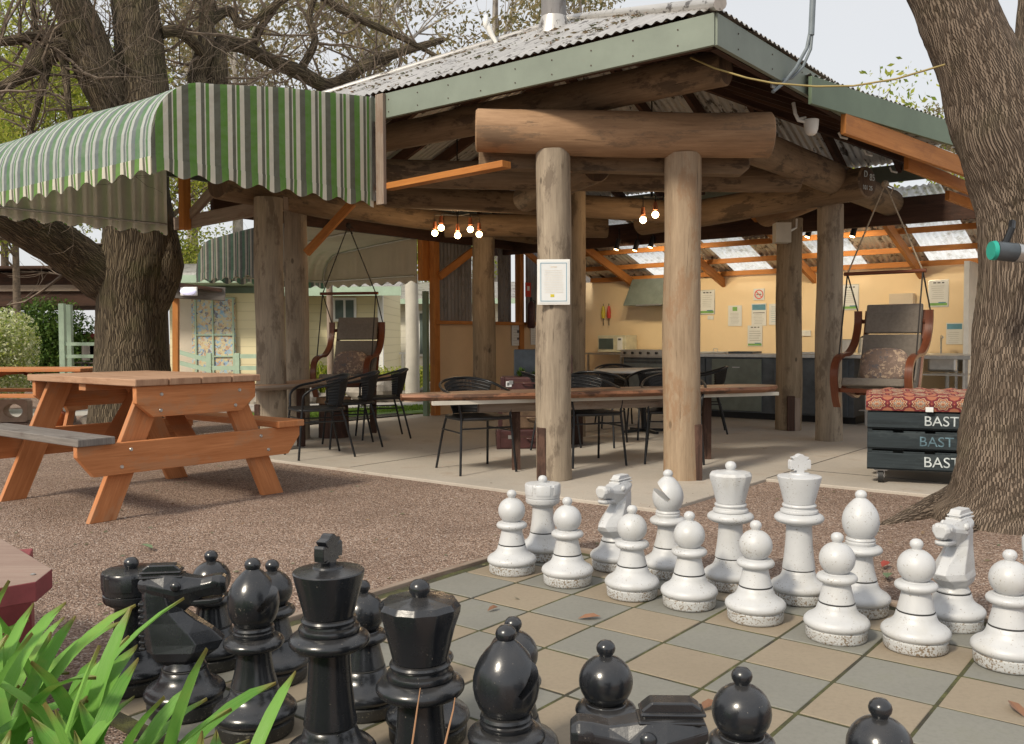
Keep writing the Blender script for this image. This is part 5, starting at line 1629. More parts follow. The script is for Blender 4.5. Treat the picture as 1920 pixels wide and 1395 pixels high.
suitcase(.20, 8.95, .022, .72, .40, .19, .05, 'leather', 'large burgundy suitcase at the bottom of the stack')
suitcase(.22, 8.95, .215, .70, .38, .20, -.03, 'leather2', 'brown suitcase second from the bottom of the stack')
suitcase(.18, 8.92, .42, .62, .36, .16, .06, 'leather', 'dark red suitcase under the top one')
suitcase(.17, 8.92, .585, .56, .34, .135, 0, 'leather', 'small burgundy suitcase with a white sticker on top of the stack', True)
for i, (dx, dy, r_, lb) in enumerate(((-.06, -.04, .09, 'left succulent rosette on the top suitcase'), (.10, 0, .10, 'right succulent rosette on the top suitcase'))):
    t = thing('succulent', lb, 'plant', (.17 + dx - .02, 8.92 + dy, .722), 0, 'succulents on the suitcase')
    m = MB(); rg_ = random.Random(i)
    for k in range(60):
        a = rg_.random() * 2 * PI; e = rg_.uniform(.1, 1.4); L = r_ * rg_.uniform(.6, 1)
        d_ = Vector((math.cos(a) * math.cos(e), math.sin(a) * math.cos(e), math.sin(e))); s_ = Vector((-math.sin(a), math.cos(a), 0)) * .012
        b = Vector(t.location) + d_ * .01
        m.face([b - s_ * .5, b + d_ * L * .6 - s_, b + d_ * L, b + d_ * L * .6 + s_, b + s_ * .5])
    m.build('rosette', 'bushleaf', t)
p = Vector((.20, 9.5, .022))
sp = thing('open_suitcase_lid', 'dark upright lid standing behind the succulents', 'suitcase', (.2, 9.35, .022))
MB().box((.19, 9.4, .72), (.34, .05, .52)).build('lid', 'darksteel', sp, bevel=.01)
MB().box((.19, 9.4, .24), (.30, .05, .45)).build('stand', 'rot', sp)
ws = thing('red_suitcase', 'upright red case glimpsed right of the notice pillar', 'suitcase', (.55, 9.45, .022))
MB().box((.56, 9.25, .62), (.10, .3, .62)).build('shell', 'leather', ws, bevel=.02)
MB().box((.56, 9.25, .17), (.30, .34, .29)).build('plinth', 'rot', ws)

# ---- hanging swing chairs (bent wood armchair without legs)
def band(m, pts, x, w, th):
    """laminated wood strip following pts (y,z) at side x"""
    P = [Vector((x, p[0], p[1])) for p in pts]; out = []
    for i in range(len(P) - 1):
        p0, p1, p2, p3 = P[max(i - 1, 0)], P[i], P[i + 1], P[min(i + 2, len(P) - 1)]
        for k in range(5):
            t = k / 5
            out.append(0.5 * ((2 * p1) + (-p0 + p2) * t + (2 * p0 - 5 * p1 + 4 * p2 - p3) * t * t + (-p0 + 3 * p1 - 3 * p2 + p3) * t ** 3))
    out.append(P[-1])
    base = len(m.v); n = len(out); L = 0
    for i, p in enumerate(out):
        d = (out[min(i + 1, n - 1)] - out[max(i - 1, 0)]).normalized(); nn = Vector((0, -d.z, d.y))
        for sx, sn_ in ((-1, -1), (1, -1), (1, 1), (-1, 1)):
            m.v.append(tuple(p + Vector((sx * w / 2, 0, 0)) + nn * (sn_ * th / 2)))
    for i in range(n - 1):
        l0 = L; L += (out[i + 1] - out[i]).length
        for k in range(4):
            k2 = (k + 1) % 4
            m.idx([base + i * 4 + k, base + i * 4 + k2, base + i * 4 + 4 + k2, base + i * 4 + 4 + k], [(k * .05, l0), (k * .05 + .05, l0), (k * .05 + .05, L), (k * .05, L)])
    m.idx([base + k for k in range(4)][::-1], [(0, 0)] * 4); m.idx([base + (n - 1) * 4 + k for k in range(4)], [(0, 0)] * 4)


def swing(loc, rz, zhang, label, rope_hi):
    t = thing('swing_chair', label, 'swing chair', loc, rz)
    for sx in (-1, 1):
        m = MB(); band(m, [(.30, 1.00), (.29, .86), (.20, .70), (.02, .60), (-.18, .585), (-.33, .53), (-.385, .40), (-.34, .22), (-.28, .12)], sx * .32, .065, .030)
        m.build('arm_frame', 'bentwood', t, world=False, smooth=40)
        m = MB(); band(m, [(-.30, .30), (-.15, .24), (.10, .20), (.22, .38), (.34, .75), (.40, 1.0)], sx * .26, .04, .026)
        m.build('seat_rail', 'bentwood', t, world=False, smooth=40)
    m = MB().box((0, .36, .90), (.62, .03, .04)); m.box((0, -.30, .27), (.62, .03, .04)); m.box((0, .13, .22), (.58, .04, .03))
    m.build('cross_rail', 'bentwood', t, world=False, bevel=.004)

    def cushion(name, sec, w):
        m = MB(); n = len(sec)
        for i in range(n): pass
        rows = []
        for sx in (-w / 2, -w / 2 + .02, w / 2 - .02, w / 2):
            ins = .012 if abs(sx) > w / 2 - .01 else 0
            cy_ = sum(q[0] for q in sec) / n; cz_ = sum(q[1] for q in sec) / n
            rows.append([(sx, q[0] + (ins if q[0] < cy_ else -ins) * .5, q[1]) for q in sec])
        b0 = 0
        for r_ in rows: m.v += r_
        for j in range(3):
            for k in range(n):
                k2 = (k + 1) % n
                m.idx([j * n + k, j * n + k2, (j + 1) * n + k2, (j + 1) * n + k], [(0, 0)] * 4)
        m.idx(list(range(n))[::-1], [(0, 0)] * n); m.idx([3 * n + k for k in range(n)], [(0, 0)] * n)
        return m.build(name, 'fabric', t, world=False, bevel=.012)
    cushion('seat_cushion', [(-.36, .32), (-.33, .385), (-.20, .38), (.10, .33), (.16, .28), (.08, .25), (-.25, .29)], .54)
    cushion('back_cushion', [(.12, .30), (.08, .36), (.20, .60), (.262, .775), (.29, .775), (.31, .60), (.19, .30)], .52)
    cushion('head_cushion', [(.255, .79), (.30, .98), (.335, 1.06), (.385, 1.06), (.38, .95), (.31, .78)], .50)
    m = MB().ball((0, 0, 0), .2, 18, 12, (1.05, .35, .8))
    sg = lambda q, e, k: math.copysign(abs(q / k) ** e * k, q)
    m.v = [(sg(x, .6, .21) * 1.0, y + .015 + sg(z, .6, .16) * .35, sg(z, .6, .16) + .49) for x, y, z in m.v]
    m.build('throw_pillow', 'paisley', t, world=False, smooth=60)
    # suspension
    hang = Vector((0, 0, zhang - loc[2])); bar = 1.34
    MB().tube([(-.36, 0, bar), (.36, 0, bar)], .018, 10).build('spreader_bar', 'bentwood', t, world=False, smooth=50)
    m = MB()
    for sx in (-1, 1): m.tube([hang, (sx * .33, 0, bar)], .007, 6)
    m.ball(hang, .035, 8, 6); m.tube([hang + Vector((0, 0, -.02)), hang + Vector((.05, 0, -.10)), hang + Vector((.07, 0, -.04)), hang], .009, 6)
    m.build('top_rope', rope_hi, t, world=False)
    for sx in (-1, 1):
        MB().tube([(sx * .33, 0, bar), (sx * .325, .30, 1.0)], .007, 6).build('side_rope', 'rope_dk', t, world=False)
        MB().tube([(sx * .33, 0, bar), (sx * .335, -.20, .60), (sx * .33, -.31, .30)], .007, 6).build('side_rope', 'rope_dk', t, world=False)
    return t


swing((3.40, 8.30, .34), R(-38), 2.48, 'taupe bentwood swing chair hanging at the right above the pallet stack', 'rope')
s2 = swing((-1.95, 10.9, .30), R(-8), 2.45, 'taupe bentwood swing chair hanging at the left behind the bar table', 'rope_dk')

# ---- pallet seat on castors
pl = thing('pallet_trolley', 'stack of three black pallets on castors with white stencilled lettering', 'pallet stack', (3.2, 6.9, .022))
px0 = gpt(1626, 893, .10)
u = Vector((.93, -.37, 0)).normalized(); v = Vector((.37, .93, 0)).normalized()
O = Vector((2.60, 6.62, 0)); PW, PD = 1.05, .85
RR = Matrix((u, v, Z)).transposed()
for k in range(3):
    z0 = .125 + k * .148
    m = MB()
    for f in (0, .2, .4, .6, .8): m.box(O + u * (PW * (f + .1)) + v * PD / 2 + Z * (z0 + .128), (PW * .135, PD, .018), RR)
    for f in (.06, .5, .94): m.box(O + u * (PW / 2) + v * (PD * f) + Z * (z0 + .068), (PW, .04, .098), RR)
    for f in (.06, .5, .94): m.box(O + u * (PW / 2) + v * (PD * f) + Z * (z0 + .009), (PW, .09, .016), RR)
    m.build('pallet', 'crate', pl, bevel=.003)
    m = MB().box(O + u * (PW / 2) - v * .006 + Z * (z0 + .070), (PW, .014, .112), RR)
    fb = m.build('face_board', 'crate', pl, bevel=.003)
    mat = ('stencil', 'stencil2', 'stencil')[k]
    text_mesh('BAST', (.105, .10, .10)[k], 'stencil_lettering', mat, fb, frame(u, Z, -v, O - v * .014 + u * ((.375, .345, .375)[k]) + Z * (z0 + .035) - pl.location), .001)
for du, dv in ((.09, .08), (.96, .08), (.09, .92), (.96, .92)):
    c = O + u * (PW * du) + v * (PD * dv)
    w = MB().tube([c + u * -.018 + Z * .072, c + u * .018 + Z * .072], .050, 22).build('castor_wheel', 'rubber', pl, smooth=40)
    MB().tube([c + u * -.020 + Z * .072, c + u * .020 + Z * .072], .025, 16).build('hub', 'steel', w)
    m = MB().box(c + Z * .118, (.09, .08, .008), RR); m.box(c + u * -.025 + Z * .092, (.004, .05, .06), RR); m.box(c + u * .025 + Z * .092, (.004, .05, .06), RR)
    m.build('castor_fork', 'steel', pl)
cu = thing('seat_cushion', 'red patchwork cushion with round medallions on the pallet stack', 'cushion', tuple(O + u * .5 + Z * .56))
m = MB()
c0 = O - u * .01 - v * .03; n1, n2 = 40, 20
CW, CD, CH = 1.06, .86, .125
zt = lambda a, b: .560 + CH + .012 * math.sin(a * 30) * math.sin(b * 14) - .02 * (abs(a - .5) * 2) ** 6 - .02 * (abs(b - .5) * 2) ** 6
for i in range(n1):
    for j in range(n2):
        q = [(i / n1, j / n2), ((i + 1) / n1, j / n2), ((i + 1) / n1, (j + 1) / n2), (i / n1, (j + 1) / n2)]
        m.face([c0 + u * (CW * a) + v * (CD * b) + Z * zt(a, b) for a, b in q], [(CW * a, CD * b + .1) for a, b in q])
    a0, a1 = i / n1, (i + 1) / n1
    for fz0, fz1, o0, o1 in ((0, .5, .0, -.015), (.5, 1, -.015, 0)):
        m.face([c0 + u * (CW * a0) + v * o0 + Z * (.560 + (zt(a0, 0) - .56) * fz0), c0 + u * (CW * a1) + v * o0 + Z * (.560 + (zt(a1, 0) - .56) * fz0), c0 + u * (CW * a1) + v * o1 + Z * (.560 + (zt(a1, 0) - .56) * fz1), c0 + u * (CW * a0) + v * o1 + Z * (.560 + (zt(a0, 0) - .56) * fz1)],
               [(CW * a0, .145 * fz0), (CW * a1, .145 * fz0), (CW * a1, .145 * fz1), (CW * a0, .145 * fz1)])
for j in range(n2):
    b0, b1 = j / n2, (j + 1) / n2
    m.face([c0 + v * (CD * b1) + Z * .56, c0 + v * (CD * b0) + Z * .56, c0 + v * (CD * b0) + Z * zt(0, b0), c0 + v * (CD * b1) + Z * zt(0, b1)], [(CD * b1, 0), (CD * b0, 0), (CD * b0, .145), (CD * b1, .145)])
m.build('cover', 'medallion', cu, smooth=60)
MB().box(c0 + u * .42 - v * .022 + Z * .575, (.05, .003, .035), RR).build('label_tag', 'paper', cu)

# ---- picnic tables
def picnic(c, rz, label, mats, L=1.46, detail=True):
    t = thing('picnic_table', label, 'picnic table', c, rz)
    kw = dict(world=False)
    TH_ = .855
    for k in range(4):
        x = (-1.5 + k) * .228
        MB().box((x, 0, TH_ - .022), (.220, L, .044)).build('top_board', mats[0], t, bevel=.006, **kw)
    for sy in (-1, 1):
        y = sy * (L / 2 - .12)
        yo = y + sy * .045
        pts = [(-.43, TH_ - .046), (.43, TH_ - .046), (.43, TH_ - .15), (.32, TH_ - .24), (-.32, TH_ - .24), (-.43, TH_ - .15)]
        MB().slab([(px_, yo + sy * .0, pz) for px_, pz in pts], (0, sy, 0), .045).build('top_bearer', mats[1], t, bevel=.004, **kw)
        pts = [(-.80, .475), (.80, .475), (.80, .41), (.70, .285), (-.70, .285), (-.80, .41)]
        MB().slab([(px_, yo, pz) for px_, pz in pts], (0, sy, 0), .045).build('seat_bearer', mats[1], t, bevel=.004, **kw)
        for sx in (-1, 1):
            x0, x1 = sx * .62, sx * .27
            MB().slab([(x0 - .085, y - .0225, 0), (x0 + .085, y - .0225, 0), (x1 + .085, y - .0225, TH_ - .046), (x1 - .085, y - .0225, TH_ - .046)], (0, 1, 0), .045).build('leg', mats[1], t, bevel=.004, **kw)
            if detail:
                for bx_, bz_ in ((x1 * 1.05 + .02, TH_ - .10), (x1 * 1.15 - .04 * sx, TH_ - .20), (sx * .47, .43), (sx * .53, .33)):
                    m = MB().tube([(bx_, yo + sy * .044, bz_), (bx_, yo + sy * .052, bz_)], [.013, .009], 12)
                    m.build('bolt', 'bolt', t, smooth=60, **kw)
        MB().slab([(-.02, y - sy * .05, .36), (.06, y - sy * .05, .36), (.06, sy * .06, TH_ - .05), (-.02, sy * .06, TH_ - .05)], (1, 0, 0), .07).build('diagonal_brace', mats[1], t, bevel=.004, **kw)
    MB().box((0, 0, TH_ - .07), (.84, .09, .045)).build('centre_batten', mats[1], t, bevel=.004, **kw)
    for sx, mt in ((-1, mats[2]), (1, mats[3])):
        MB().box((sx * .70, 0, .499), (.225, L + .02, .045)).build('seat_board', mt, t, bevel=.006, **kw)
    return t


pt = picnic((-2.57, 6.29, 0), math.atan2(E2.y, E2.x), 'orange picnic table with one grey weathered seat at the left of the shelter', ('picnic_top', 'picnic', 'picnic', 'picnic'))
# the seat towards the viewer is grey and weathered
for ch in pt.children:
    if ch.name.startswith('seat_board'):
        if sum(v_.co.x for v_ in ch.data.vertices) < 0:
            ch.data.materials[0] = M_['greyplank']; ch['label'] = 'grey weathered seat plank'
p2_ = picnic((-6.25, 11.35, 0), R(86), 'second orange picnic table behind the first at the left edge', ('picnic', 'picnic', 'picnic', 'picnic'), L=2.5, detail=False)
p2_.scale = (.88, .88, .88)

# ---- maroon seat corner at the left edge
q = [gpt(98, 1066, .45), gpt(68, 1090, .45), gpt(-60, 1112, .45), gpt(-400, 1160, .45), gpt(-400, 960, .45), gpt(0, 1008, .45)]
mb_ = thing('maroon_seat', 'corner of a maroon edged timber seat at the left edge', 'seat', (-1.6, 2.6, 0))
m = MB(); n = len(q); i0 = len(m.v)
m.v += [tuple(p) for p in q] + [(p.x, p.y, .395) for p in q]
m.idx(list(range(n))[::-1], [(p.y, p.x) for p in q][::-1], 0)
m.idx([n + k for k in range(n)], [(p.y, p.x) for p in q], 1)
for k in range(n):
    k2 = (k + 1) % n; m.idx([k, k2, n + k2, n + k], [(0, 0), (.1, 0), (.1, .05), (0, .05)], 1)
m.build('board', ['maroon_top', 'maroon'], mb_, bevel=.003)
c = gpt(45, 1150, .2)
MB().box((c.x - .06, c.y + .02, .197), (.14, .10, .394), .4).build('leg', 'maroon', mb_, bevel=.004)
MB().lathe([(.006, 0), (.007, .003), (0, .005)], 10, tuple(gpt(62, 1078, .45))).build('bolt', 'bolt', mb_)

# ================================================================= TREES
def smooth_path(pts, k=6):
    P = [Vector(p[:3]) for p in pts]; Rr = [p[3] for p in pts]; out = []; ro = []
    for i in range(len(P) - 1):
        p0, p1, p2, p3 = P[max(i - 1, 0)], P[i], P[i + 1], P[min(i + 2, len(P) - 1)]
        for j in range(k):
            t = j / k
            out.append(0.5 * ((2 * p1) + (-p0 + p2) * t + (2 * p0 - 5 * p1 + 4 * p2 - p3) * t * t + (-p0 + 3 * p1 - 3 * p2 + p3) * t ** 3))
            ro.append(Rr[i] + (Rr[i + 1] - Rr[i]) * t)
    out.append(P[-1]); ro.append(Rr[-1])
    return out, ro


def limb(m, pts, n=20, wob=.06, seed=0, k=6):
    o, r_ = smooth_path(pts, k); m.tube(o, r_, n, wob=wob, seed=seed)


def twigs(m, p, d, L, r, depth, rg_, up=.05, kink=.35, sides=4, split=(2, 3), lim=None):
    n = 4; pts = [p]; rad = [r]; q = p.copy(); dd = d.copy()
    for i in range(n):
        dd = (dd + Vector((rg_.uniform(-kink, kink), rg_.uniform(-kink, kink), rg_.uniform(-kink, kink) + up))).normalized()
        q = q + dd * (L / n); pts.append(q.copy()); rad.append(r * (1 - .55 * (i + 1) / n))
    m.tube(pts, rad, sides if r > .012 else 3, cap=False, seed=rg_.randint(0, 999))
    if depth <= 0: return
    for k in range(rg_.randint(*split)):
        i = rg_.randint(1, n)
        nd = (dd + Vector((rg_.uniform(-1, 1), rg_.uniform(-1, 1), rg_.uniform(-.7, .8))) * .95).normalized()
        twigs(m, pts[i], nd, L * rg_.uniform(.55, .82), max(.0022, rad[i] * rg_.uniform(.5, .72)), depth - 1, rg_, up, kink, sides, split)


def leaves(m, c, rad, n, size, rg_, droop=0.0, asp=2.2):
    for _ in range(n):
        while True:
            q = Vector((rg_.uniform(-1, 1), rg_.uniform(-1, 1), rg_.uniform(-1, 1)))
            if q.length < 1: break
        p = Vector(c) + Vector((q.x * rad[0], q.y * rad[1], q.z * rad[2]))
        a = Vector((rg_.gauss(0, 1), rg_.gauss(0, 1), rg_.gauss(0, 1) - droop)).normalized()
        b = a.cross(Vector((rg_.gauss(0, 1), rg_.gauss(0, 1), rg_.gauss(0, 1)))).normalized()
        s_ = size * rg_.uniform(.6, 1.3)
        m.face([p - a * s_ * .5, p + b * s_ * .5 / asp, p + a * s_ * .5, p - b * s_ * .5 / asp])


# -- big tree at the left
LT_ = thing('oak_tree', 'huge bare oak tree with dark ridged bark behind the picnic table', 'tree', (-4.2, 10.3, 0))
m = MB(); YT = 10.3
T = lambda px, py, Y, rpx: (*PX(px - (10 if py > 250 else 0), py, Y), rpx * .88 * Y / FPX)
limb(m, [T(262, 860, YT, 105), T(260, 800, YT, 92), T(258, 720, YT, 78), T(256, 640, YT, 70), T(258, 560, YT, 72), T(268, 500, YT, 74), T(272, 440, YT, 74), T(262, 360, YT, 72), T(262, 280, YT, 70), T(266, 200, YT, 60), T(262, 100, YT, 50), T(252, 0, YT, 46), T(240, -160, YT, 40)], 40, .05, 2)
m.build('trunk', 'bark_l', LT_, smooth=70)
limbs = [
    [T(250, 560, YT, 40), T(205, 520, YT - .1, 52), T(150, 480, YT - .3, 50), T(90, 440, YT - .6, 48), T(20, 400, YT - .9, 46), T(-80, 360, YT - 1.2, 40)],
    [T(250, 330, YT, 40), T(222, 230, YT - .1, 44), T(190, 150, YT - .3, 44), T(160, 70, YT - .4, 42), T(130, 0, YT - .5, 40), T(90, -100, YT - .6, 34)],
    [T(300, 590, YT, 22), T(312, 540, YT, 32), T(318, 495, YT, 40), T(314, 450, YT, 36), T(305, 400, YT, 24)],
    [T(300, 330, YT, 22), T(390, 210, YT + .4, 24), T(370, 150, YT + .5, 20), T(385, 90, YT + .5, 18), T(388, 20, YT + .6, 16), T(395, -60, YT + .6, 14)],
    [T(330, 300, YT, 20), T(402, 200, YT + .5, 20), T(408, 130, YT + .6, 20), T(412, 85, YT + .7, 18), T(450, 85, YT + .9, 15), T(500, 110, YT + 1.2, 15), T(560, 135, YT + 1.5, 16), T(620, 160, YT + 1.9, 14), T(690, 120, YT + 2.2, 12), T(760, 95, YT + 2.6, 9), T(830, 75, YT + 3, 6)],
    [T(305, 60, YT, 12), T(335, 60, YT + .1, 12), T(365, 82, YT + .3, 12), T(385, 110, YT + .5, 11)],
    [T(130, 60, YT - .4, 14), T(70, 68, YT - .5, 11), T(0, 78, YT - .6, 10), T(-80, 70, YT - .7, 9)],
    [T(165, 80, YT - .4, 20), T(100, 95, YT - .5, 22), T(60, 130, YT - .6, 16), T(0, 165, YT - .7, 11), T(-60, 180, YT - .8, 9)],
    [T(90, 110, YT - .5, 12), T(75, 180, YT - .6, 7), T(62, 260, YT - .6, 6)],
    [T(120, 110, YT - .5, 10), T(128, 190, YT - .6, 7), T(135, 240, YT - .6, 4)],
    [T(60, -20, YT - .4, 6), T(66, 60, YT - .5, 6), T(68, 110, YT - .5, 5)],
    [T(395, 40, YT + .6, 10), T(430, 20, YT + .8, 10), T(455, 50, YT + .8, 8), T(500, 20, YT + 1, 8), T(560, -20, YT + 1.2, 8)],
    [T(560, 135, YT + 1.5, 9), T(590, 80, YT + 1.5, 8), T(580, 30, YT + 1.6, 7), T(600, -30, YT + 1.6, 6)],
    [T(470, 95, YT + 1.1, 9), T(490, 50, YT + 1.1, 8), T(520, 10, YT + 1.1, 6), T(540, -30, YT + 1.1, 5)],
    [T(640, 150, YT + 1.9, 9), T(700, 170, YT + 2, 8), T(770, 150, YT + 2.1, 6), T(850, 150, YT + 2.2, 4)],
    [T(600, -10, YT + 1.6, 8), T(660, 30, YT + 1.8, 8), T(730, 60, YT + 2, 7), T(800, 95, YT + 2.2, 5), T(860, 130, YT + 2.2, 3)],
]
for i, L_ in enumerate(limbs):
    m = MB(); limb(m, L_, 20 if L_[0][3] > .08 else 9, .07, i + 5); m.build('limb', 'bark_l', LT_, smooth=70)
rg = random.Random(21)
m = MB()
for i, L_ in enumerate(limbs):
    if i == 2: continue
    o_, r_ = smooth_path(L_, 4)
    nt_ = {0: 5, 1: 9, 3: 8, 4: 17, 6: 9, 7: 12}.get(i, 8)
    for k in range(nt_):
        j = rg.randint(len(o_) // 6, len(o_) - 1)
        d_ = Vector((rg.uniform(-1, 1), rg.uniform(-.6, .8), rg.uniform(-.7, 1))).normalized()
        twigs(m, o_[j], d_, rg.uniform(.5, 1.1), min(.020, r_[j] * .45), 3, rg)
o_ = [PX(262, y_, YT) for y_ in range(-60, 280, 20)]
for k in range(26):
    p_ = rg.choice(o_); d_ = Vector((rg.uniform(-1, 1), -.6 - rg.random() * .5, rg.uniform(-.6, .9))).normalized()
    twigs(m, p_ + Vector((rg.uniform(-.2, .2), -.2, 0)), d_, rg.uniform(.5, .9), .008, 2, rg)
m.build('twigs', 'twig', LT_)
tag(LT_.children[-1], kind=None)

# -- right tree
RT = thing('oak_tree', 'leaning tree with grey ridged bark and spreading roots at the right edge', 'tree', (2.9, 5.3, 0))
m = MB(); YR = 5.35
T = lambda px, py, Y, rpx: (*PX(px + 6, py, Y), rpx * .90 * Y / FPX)
limb(m, [T(1900, 1045, YR, 205), T(1902, 985, YR, 168), T(1905, 940, YR, 142), T(1905, 880, YR, 122), T(1902, 800, YR, 108), T(1903, 700, YR, 92), T(1905, 600, YR, 83), T(1908, 500, YR, 80), T(1910, 400, YR, 84), T(1896, 320, YR, 92), T(1870, 240, YR, 92), T(1840, 150, YR, 84), T(1803, 60, YR, 76), T(1768, -20, YR, 72), T(1700, -160, YR, 72)], 56, .045, 4, k=8)
o_tr = m.build('trunk', 'bark_r', RT, smooth=70)
m = MB(); limb(m, [T(1905, 330, YR, 60), T(1930, 230, YR + .15, 62), T(1945, 120, YR + .25, 52), T(1948, 20, YR + .3, 46), T(1950, -100, YR + .3, 42)], 30, .05, 9)
m.build('limb', 'bark_r', RT, smooth=70)
for i, pts in enumerate(([(1810, 940), (1745, 962), (1690, 975), (1640, 985)], [(1850, 950), (1800, 1000), (1760, 1010)])):
    m = MB()
    L_ = []
    for j, (px, py) in enumerate(pts):
        p_ = gpt(px, max(py, 940), 0)
        if py < 940: p_ = PX(px, py, 5.5)
        L_.append((p_.x, p_.y, p_.z - .01 * j, (.15, .10, .06, .025)[j + (4 - len(pts) if len(pts) < 4 else 0)]))
    limb(m, L_, 14, .06, i + 3)
    m.build('root', 'bark_r', RT, smooth=70)
# lamp strapped to the tree
c = PX(1888, 470, 4.78)
ll = thing('tree_lantern', 'dark cylinder lantern with a teal band strapped to the right tree', 'lantern', tuple(c))
MB().tube([c + Vector((-.09, -.01, 0)), c + Vector((-.07, -.01, 0))], [.048, .052], 22).build('teal_band', 'teal', ll, smooth=40)
MB().tube([c + Vector((-.07, -.01, 0)), c + Vector((.04, 0, -.01))], .050, 22).build('body', 'darksteel', ll, smooth=40)
MB().tube([c + Vector((.04, 0, -.01)), c + Vector((.12, .01, -.02))], [.052, .046], 22).build('lens_cover', 'steel', ll, smooth=40)
MB().tube([c + Vector((.0, .05, .0)), c + Vector((.05, .05, .12)), c + Vector((.08, .1, .16))], .018, 10).build('bracket', 'black', ll)

# -- background trees and shrubs
def far_tree(name, label, x, y, h, crown, mat, n, size, trunk_r, seed, barkm='gumbark', droop=.5, lean=.0, group='trees behind the shelter', clumps=16, zlo=.45):
    t = thing(name, label, 'tree', (x, y, 0), 0, group)
    rg_ = random.Random(seed)
    m = MB(); top = Vector((x + lean, y, h * .95))
    limb(m, [(x, y, -.1, trunk_r * 1.3), (x + lean * .2, y, h * .3, trunk_r), (x + lean * .6, y, h * .65, trunk_r * .7), (top.x, top.y, top.z, trunk_r * .2)], 12, .04, seed, 5)
    m.build('trunk', barkm, t, smooth=70)
    ml = MB(); mb2 = MB()
    for k in range(clumps):
        a = rg_.random() * 2 * PI; rr = crown * rg_.uniform(.15, 1); z = h * rg_.uniform(zlo, 1.02)
        c = Vector((x + lean * (z / h) + math.cos(a) * rr, y + math.sin(a) * rr, z))
        s0 = Vector((x + lean * (z / h) * .8, y, z * .78))
        mid = (s0 + c) / 2 + Vector((0, 0, .2))
        mb2.tube([s0, mid, c], [trunk_r * .35, trunk_r * .22, .02], 6, cap=False)
        for q in range(3):
            cc = c + Vector((rg_.gauss(0, 1), rg_.gauss(0, 1), rg_.gauss(0, .7))) * crown * .22
            leaves(ml, cc, (crown * .30, crown * .30, crown * .22), n // (clumps * 3), size, rg_, droop)
            twigs(mb2, mid, (cc - mid).normalized(), (cc - mid).length, trunk_r * .12, 1, rg_)
    mb2.build('branches', barkm, t)
    ml.build('crown', mat, t)
    return t


far_tree('gum_tree', 'pale trunked gum tree behind the left slope of the roof', -3.9, 27, 13, 3.6, 'gumleaf', 9000, .17, .22, 1)
far_tree('gum_tree', 'tall gum tree behind the flue', -.5, 30, 13.5, 3.4, 'gumleaf', 9000, .17, .24, 2)
far_tree('gum_tree', 'gum tree just left of the roof ridge end', 2.6, 33, 13.4, 3.0, 'gumleaf', 7500, .18, .24, 3)
far_tree('gum_tree', 'thin brown leaved tree behind the oak twigs', -7.5, 25, 11, 3.4, 'gumleaf', 8000, .15, .15, 4)
far_tree('gum_tree', 'olive tree behind the middle of the striped awning', -10.5, 30, 12.5, 3.6, 'gumleaf', 7000, .17, .18, 5)
far_tree('shade_tree', 'yellow-green backlit tree at the far left edge', -9.8, 18, 6.6, 2.4, 'sunleaf', 30000, .085, .07, 6, barkm='twig', droop=0)
far_tree('shade_tree', 'tall yellow-green tree behind the leaning oak limbs', -12.8, 23, 9.5, 3.2, 'sunleaf', 26000, .12, .09, 16, barkm='twig', droop=0)
far_tree('shade_tree', 'sunlit leafy tree seen between the oak trunk and its left limb', -9.2, 24, 5.6, 2.4, 'sunleaf', 14000, .10, .12, 7, barkm='twig', droop=0)
far_tree('gum_tree', 'small round gum crown above the lean-to roof on the right', 20.2, 42, 11.2, 1.7, 'gumleaf', 4500, .17, .14, 8, zlo=.78)
far_tree('shade_tree', 'bright green tree crown beside the right trunk', 15.6, 30, 8.6, 1.7, 'sunleaf', 5000, .16, .12, 9, barkm='twig', droop=0, zlo=.6)
far_tree('shade_tree', 'hanging green willow behind the white column', -2.2, 27, 6.0, 2.6, 'sunleaf', 9000, .12, .12, 10, barkm='twig', droop=1.5)
far_tree('shade_tree', 'leafy tree behind the kitchen roof', 7.0, 21, 5.2, 3.0, 'sunleaf', 9000, .13, .12, 11, barkm='twig', droop=0)


def bush(name, label, x, y, rx, ry, h, mat, n, size, seed, group='garden shrubs'):
    t = thing(name, label, 'shrub', (x, y, 0), 0, group)
    rg_ = random.Random(seed); m = MB(); ms_ = MB()
    for k in range(14):
        a = rg_.random() * 6.28; f = rg_.random() ** .5
        c = (x + math.cos(a) * rx * .6 * f, y + math.sin(a) * ry * .6 * f, h * rg_.uniform(.3, .8))
        leaves(m, c, (rx * .5, ry * .5, h * .30), n // 14, size, rg_)
        ms_.tube([(x, y, 0), (x + (c[0] - x) * .5, y + (c[1] - y) * .5, c[2] * .5), c], [.02, .015, .006], 5)
    ms_.build('stems', 'twig', t); m.build('foliage', mat, t)
    return t


bush('flowering_bush', 'pale flowering bush lit by the sun at the left edge', -8.0, 13.4, .95, .9, 1.62, 'flower', 34000, .055, 1)
bush('dark_bush', 'dark bush between the flowering bush and the green veranda', -10.6, 20.6, 1.5, .7, 2.0, 'bushleaf', 20000, .09, 2)
bush('green_shrub', 'dark green shrub in front of the white cottage', -3.3, 19.5, .75, .6, 1.25, 'bushleaf', 6000, .06, 3)
bush('green_shrub', 'low yellow-green planting beside the white column', -2.6, 16.9, .9, .4, .55, 'sunleaf', 3500, .06, 4)
bush('green_shrub', 'low yellow-green plants left of the white column', -3.7, 16.8, .8, .4, .62, 'sunleaf', 3500, .07, 5)
bush('green_shrub', 'plants right of the white column base', -1.7, 16.5, .5, .35, .6, 'sunleaf', 2500, .06, 6)
bush('green_shrub', 'grey-green plants behind the left pillars', -5.2, 16.8, .8, .4, .5, 'bushleaf', 2500, .06, 7)
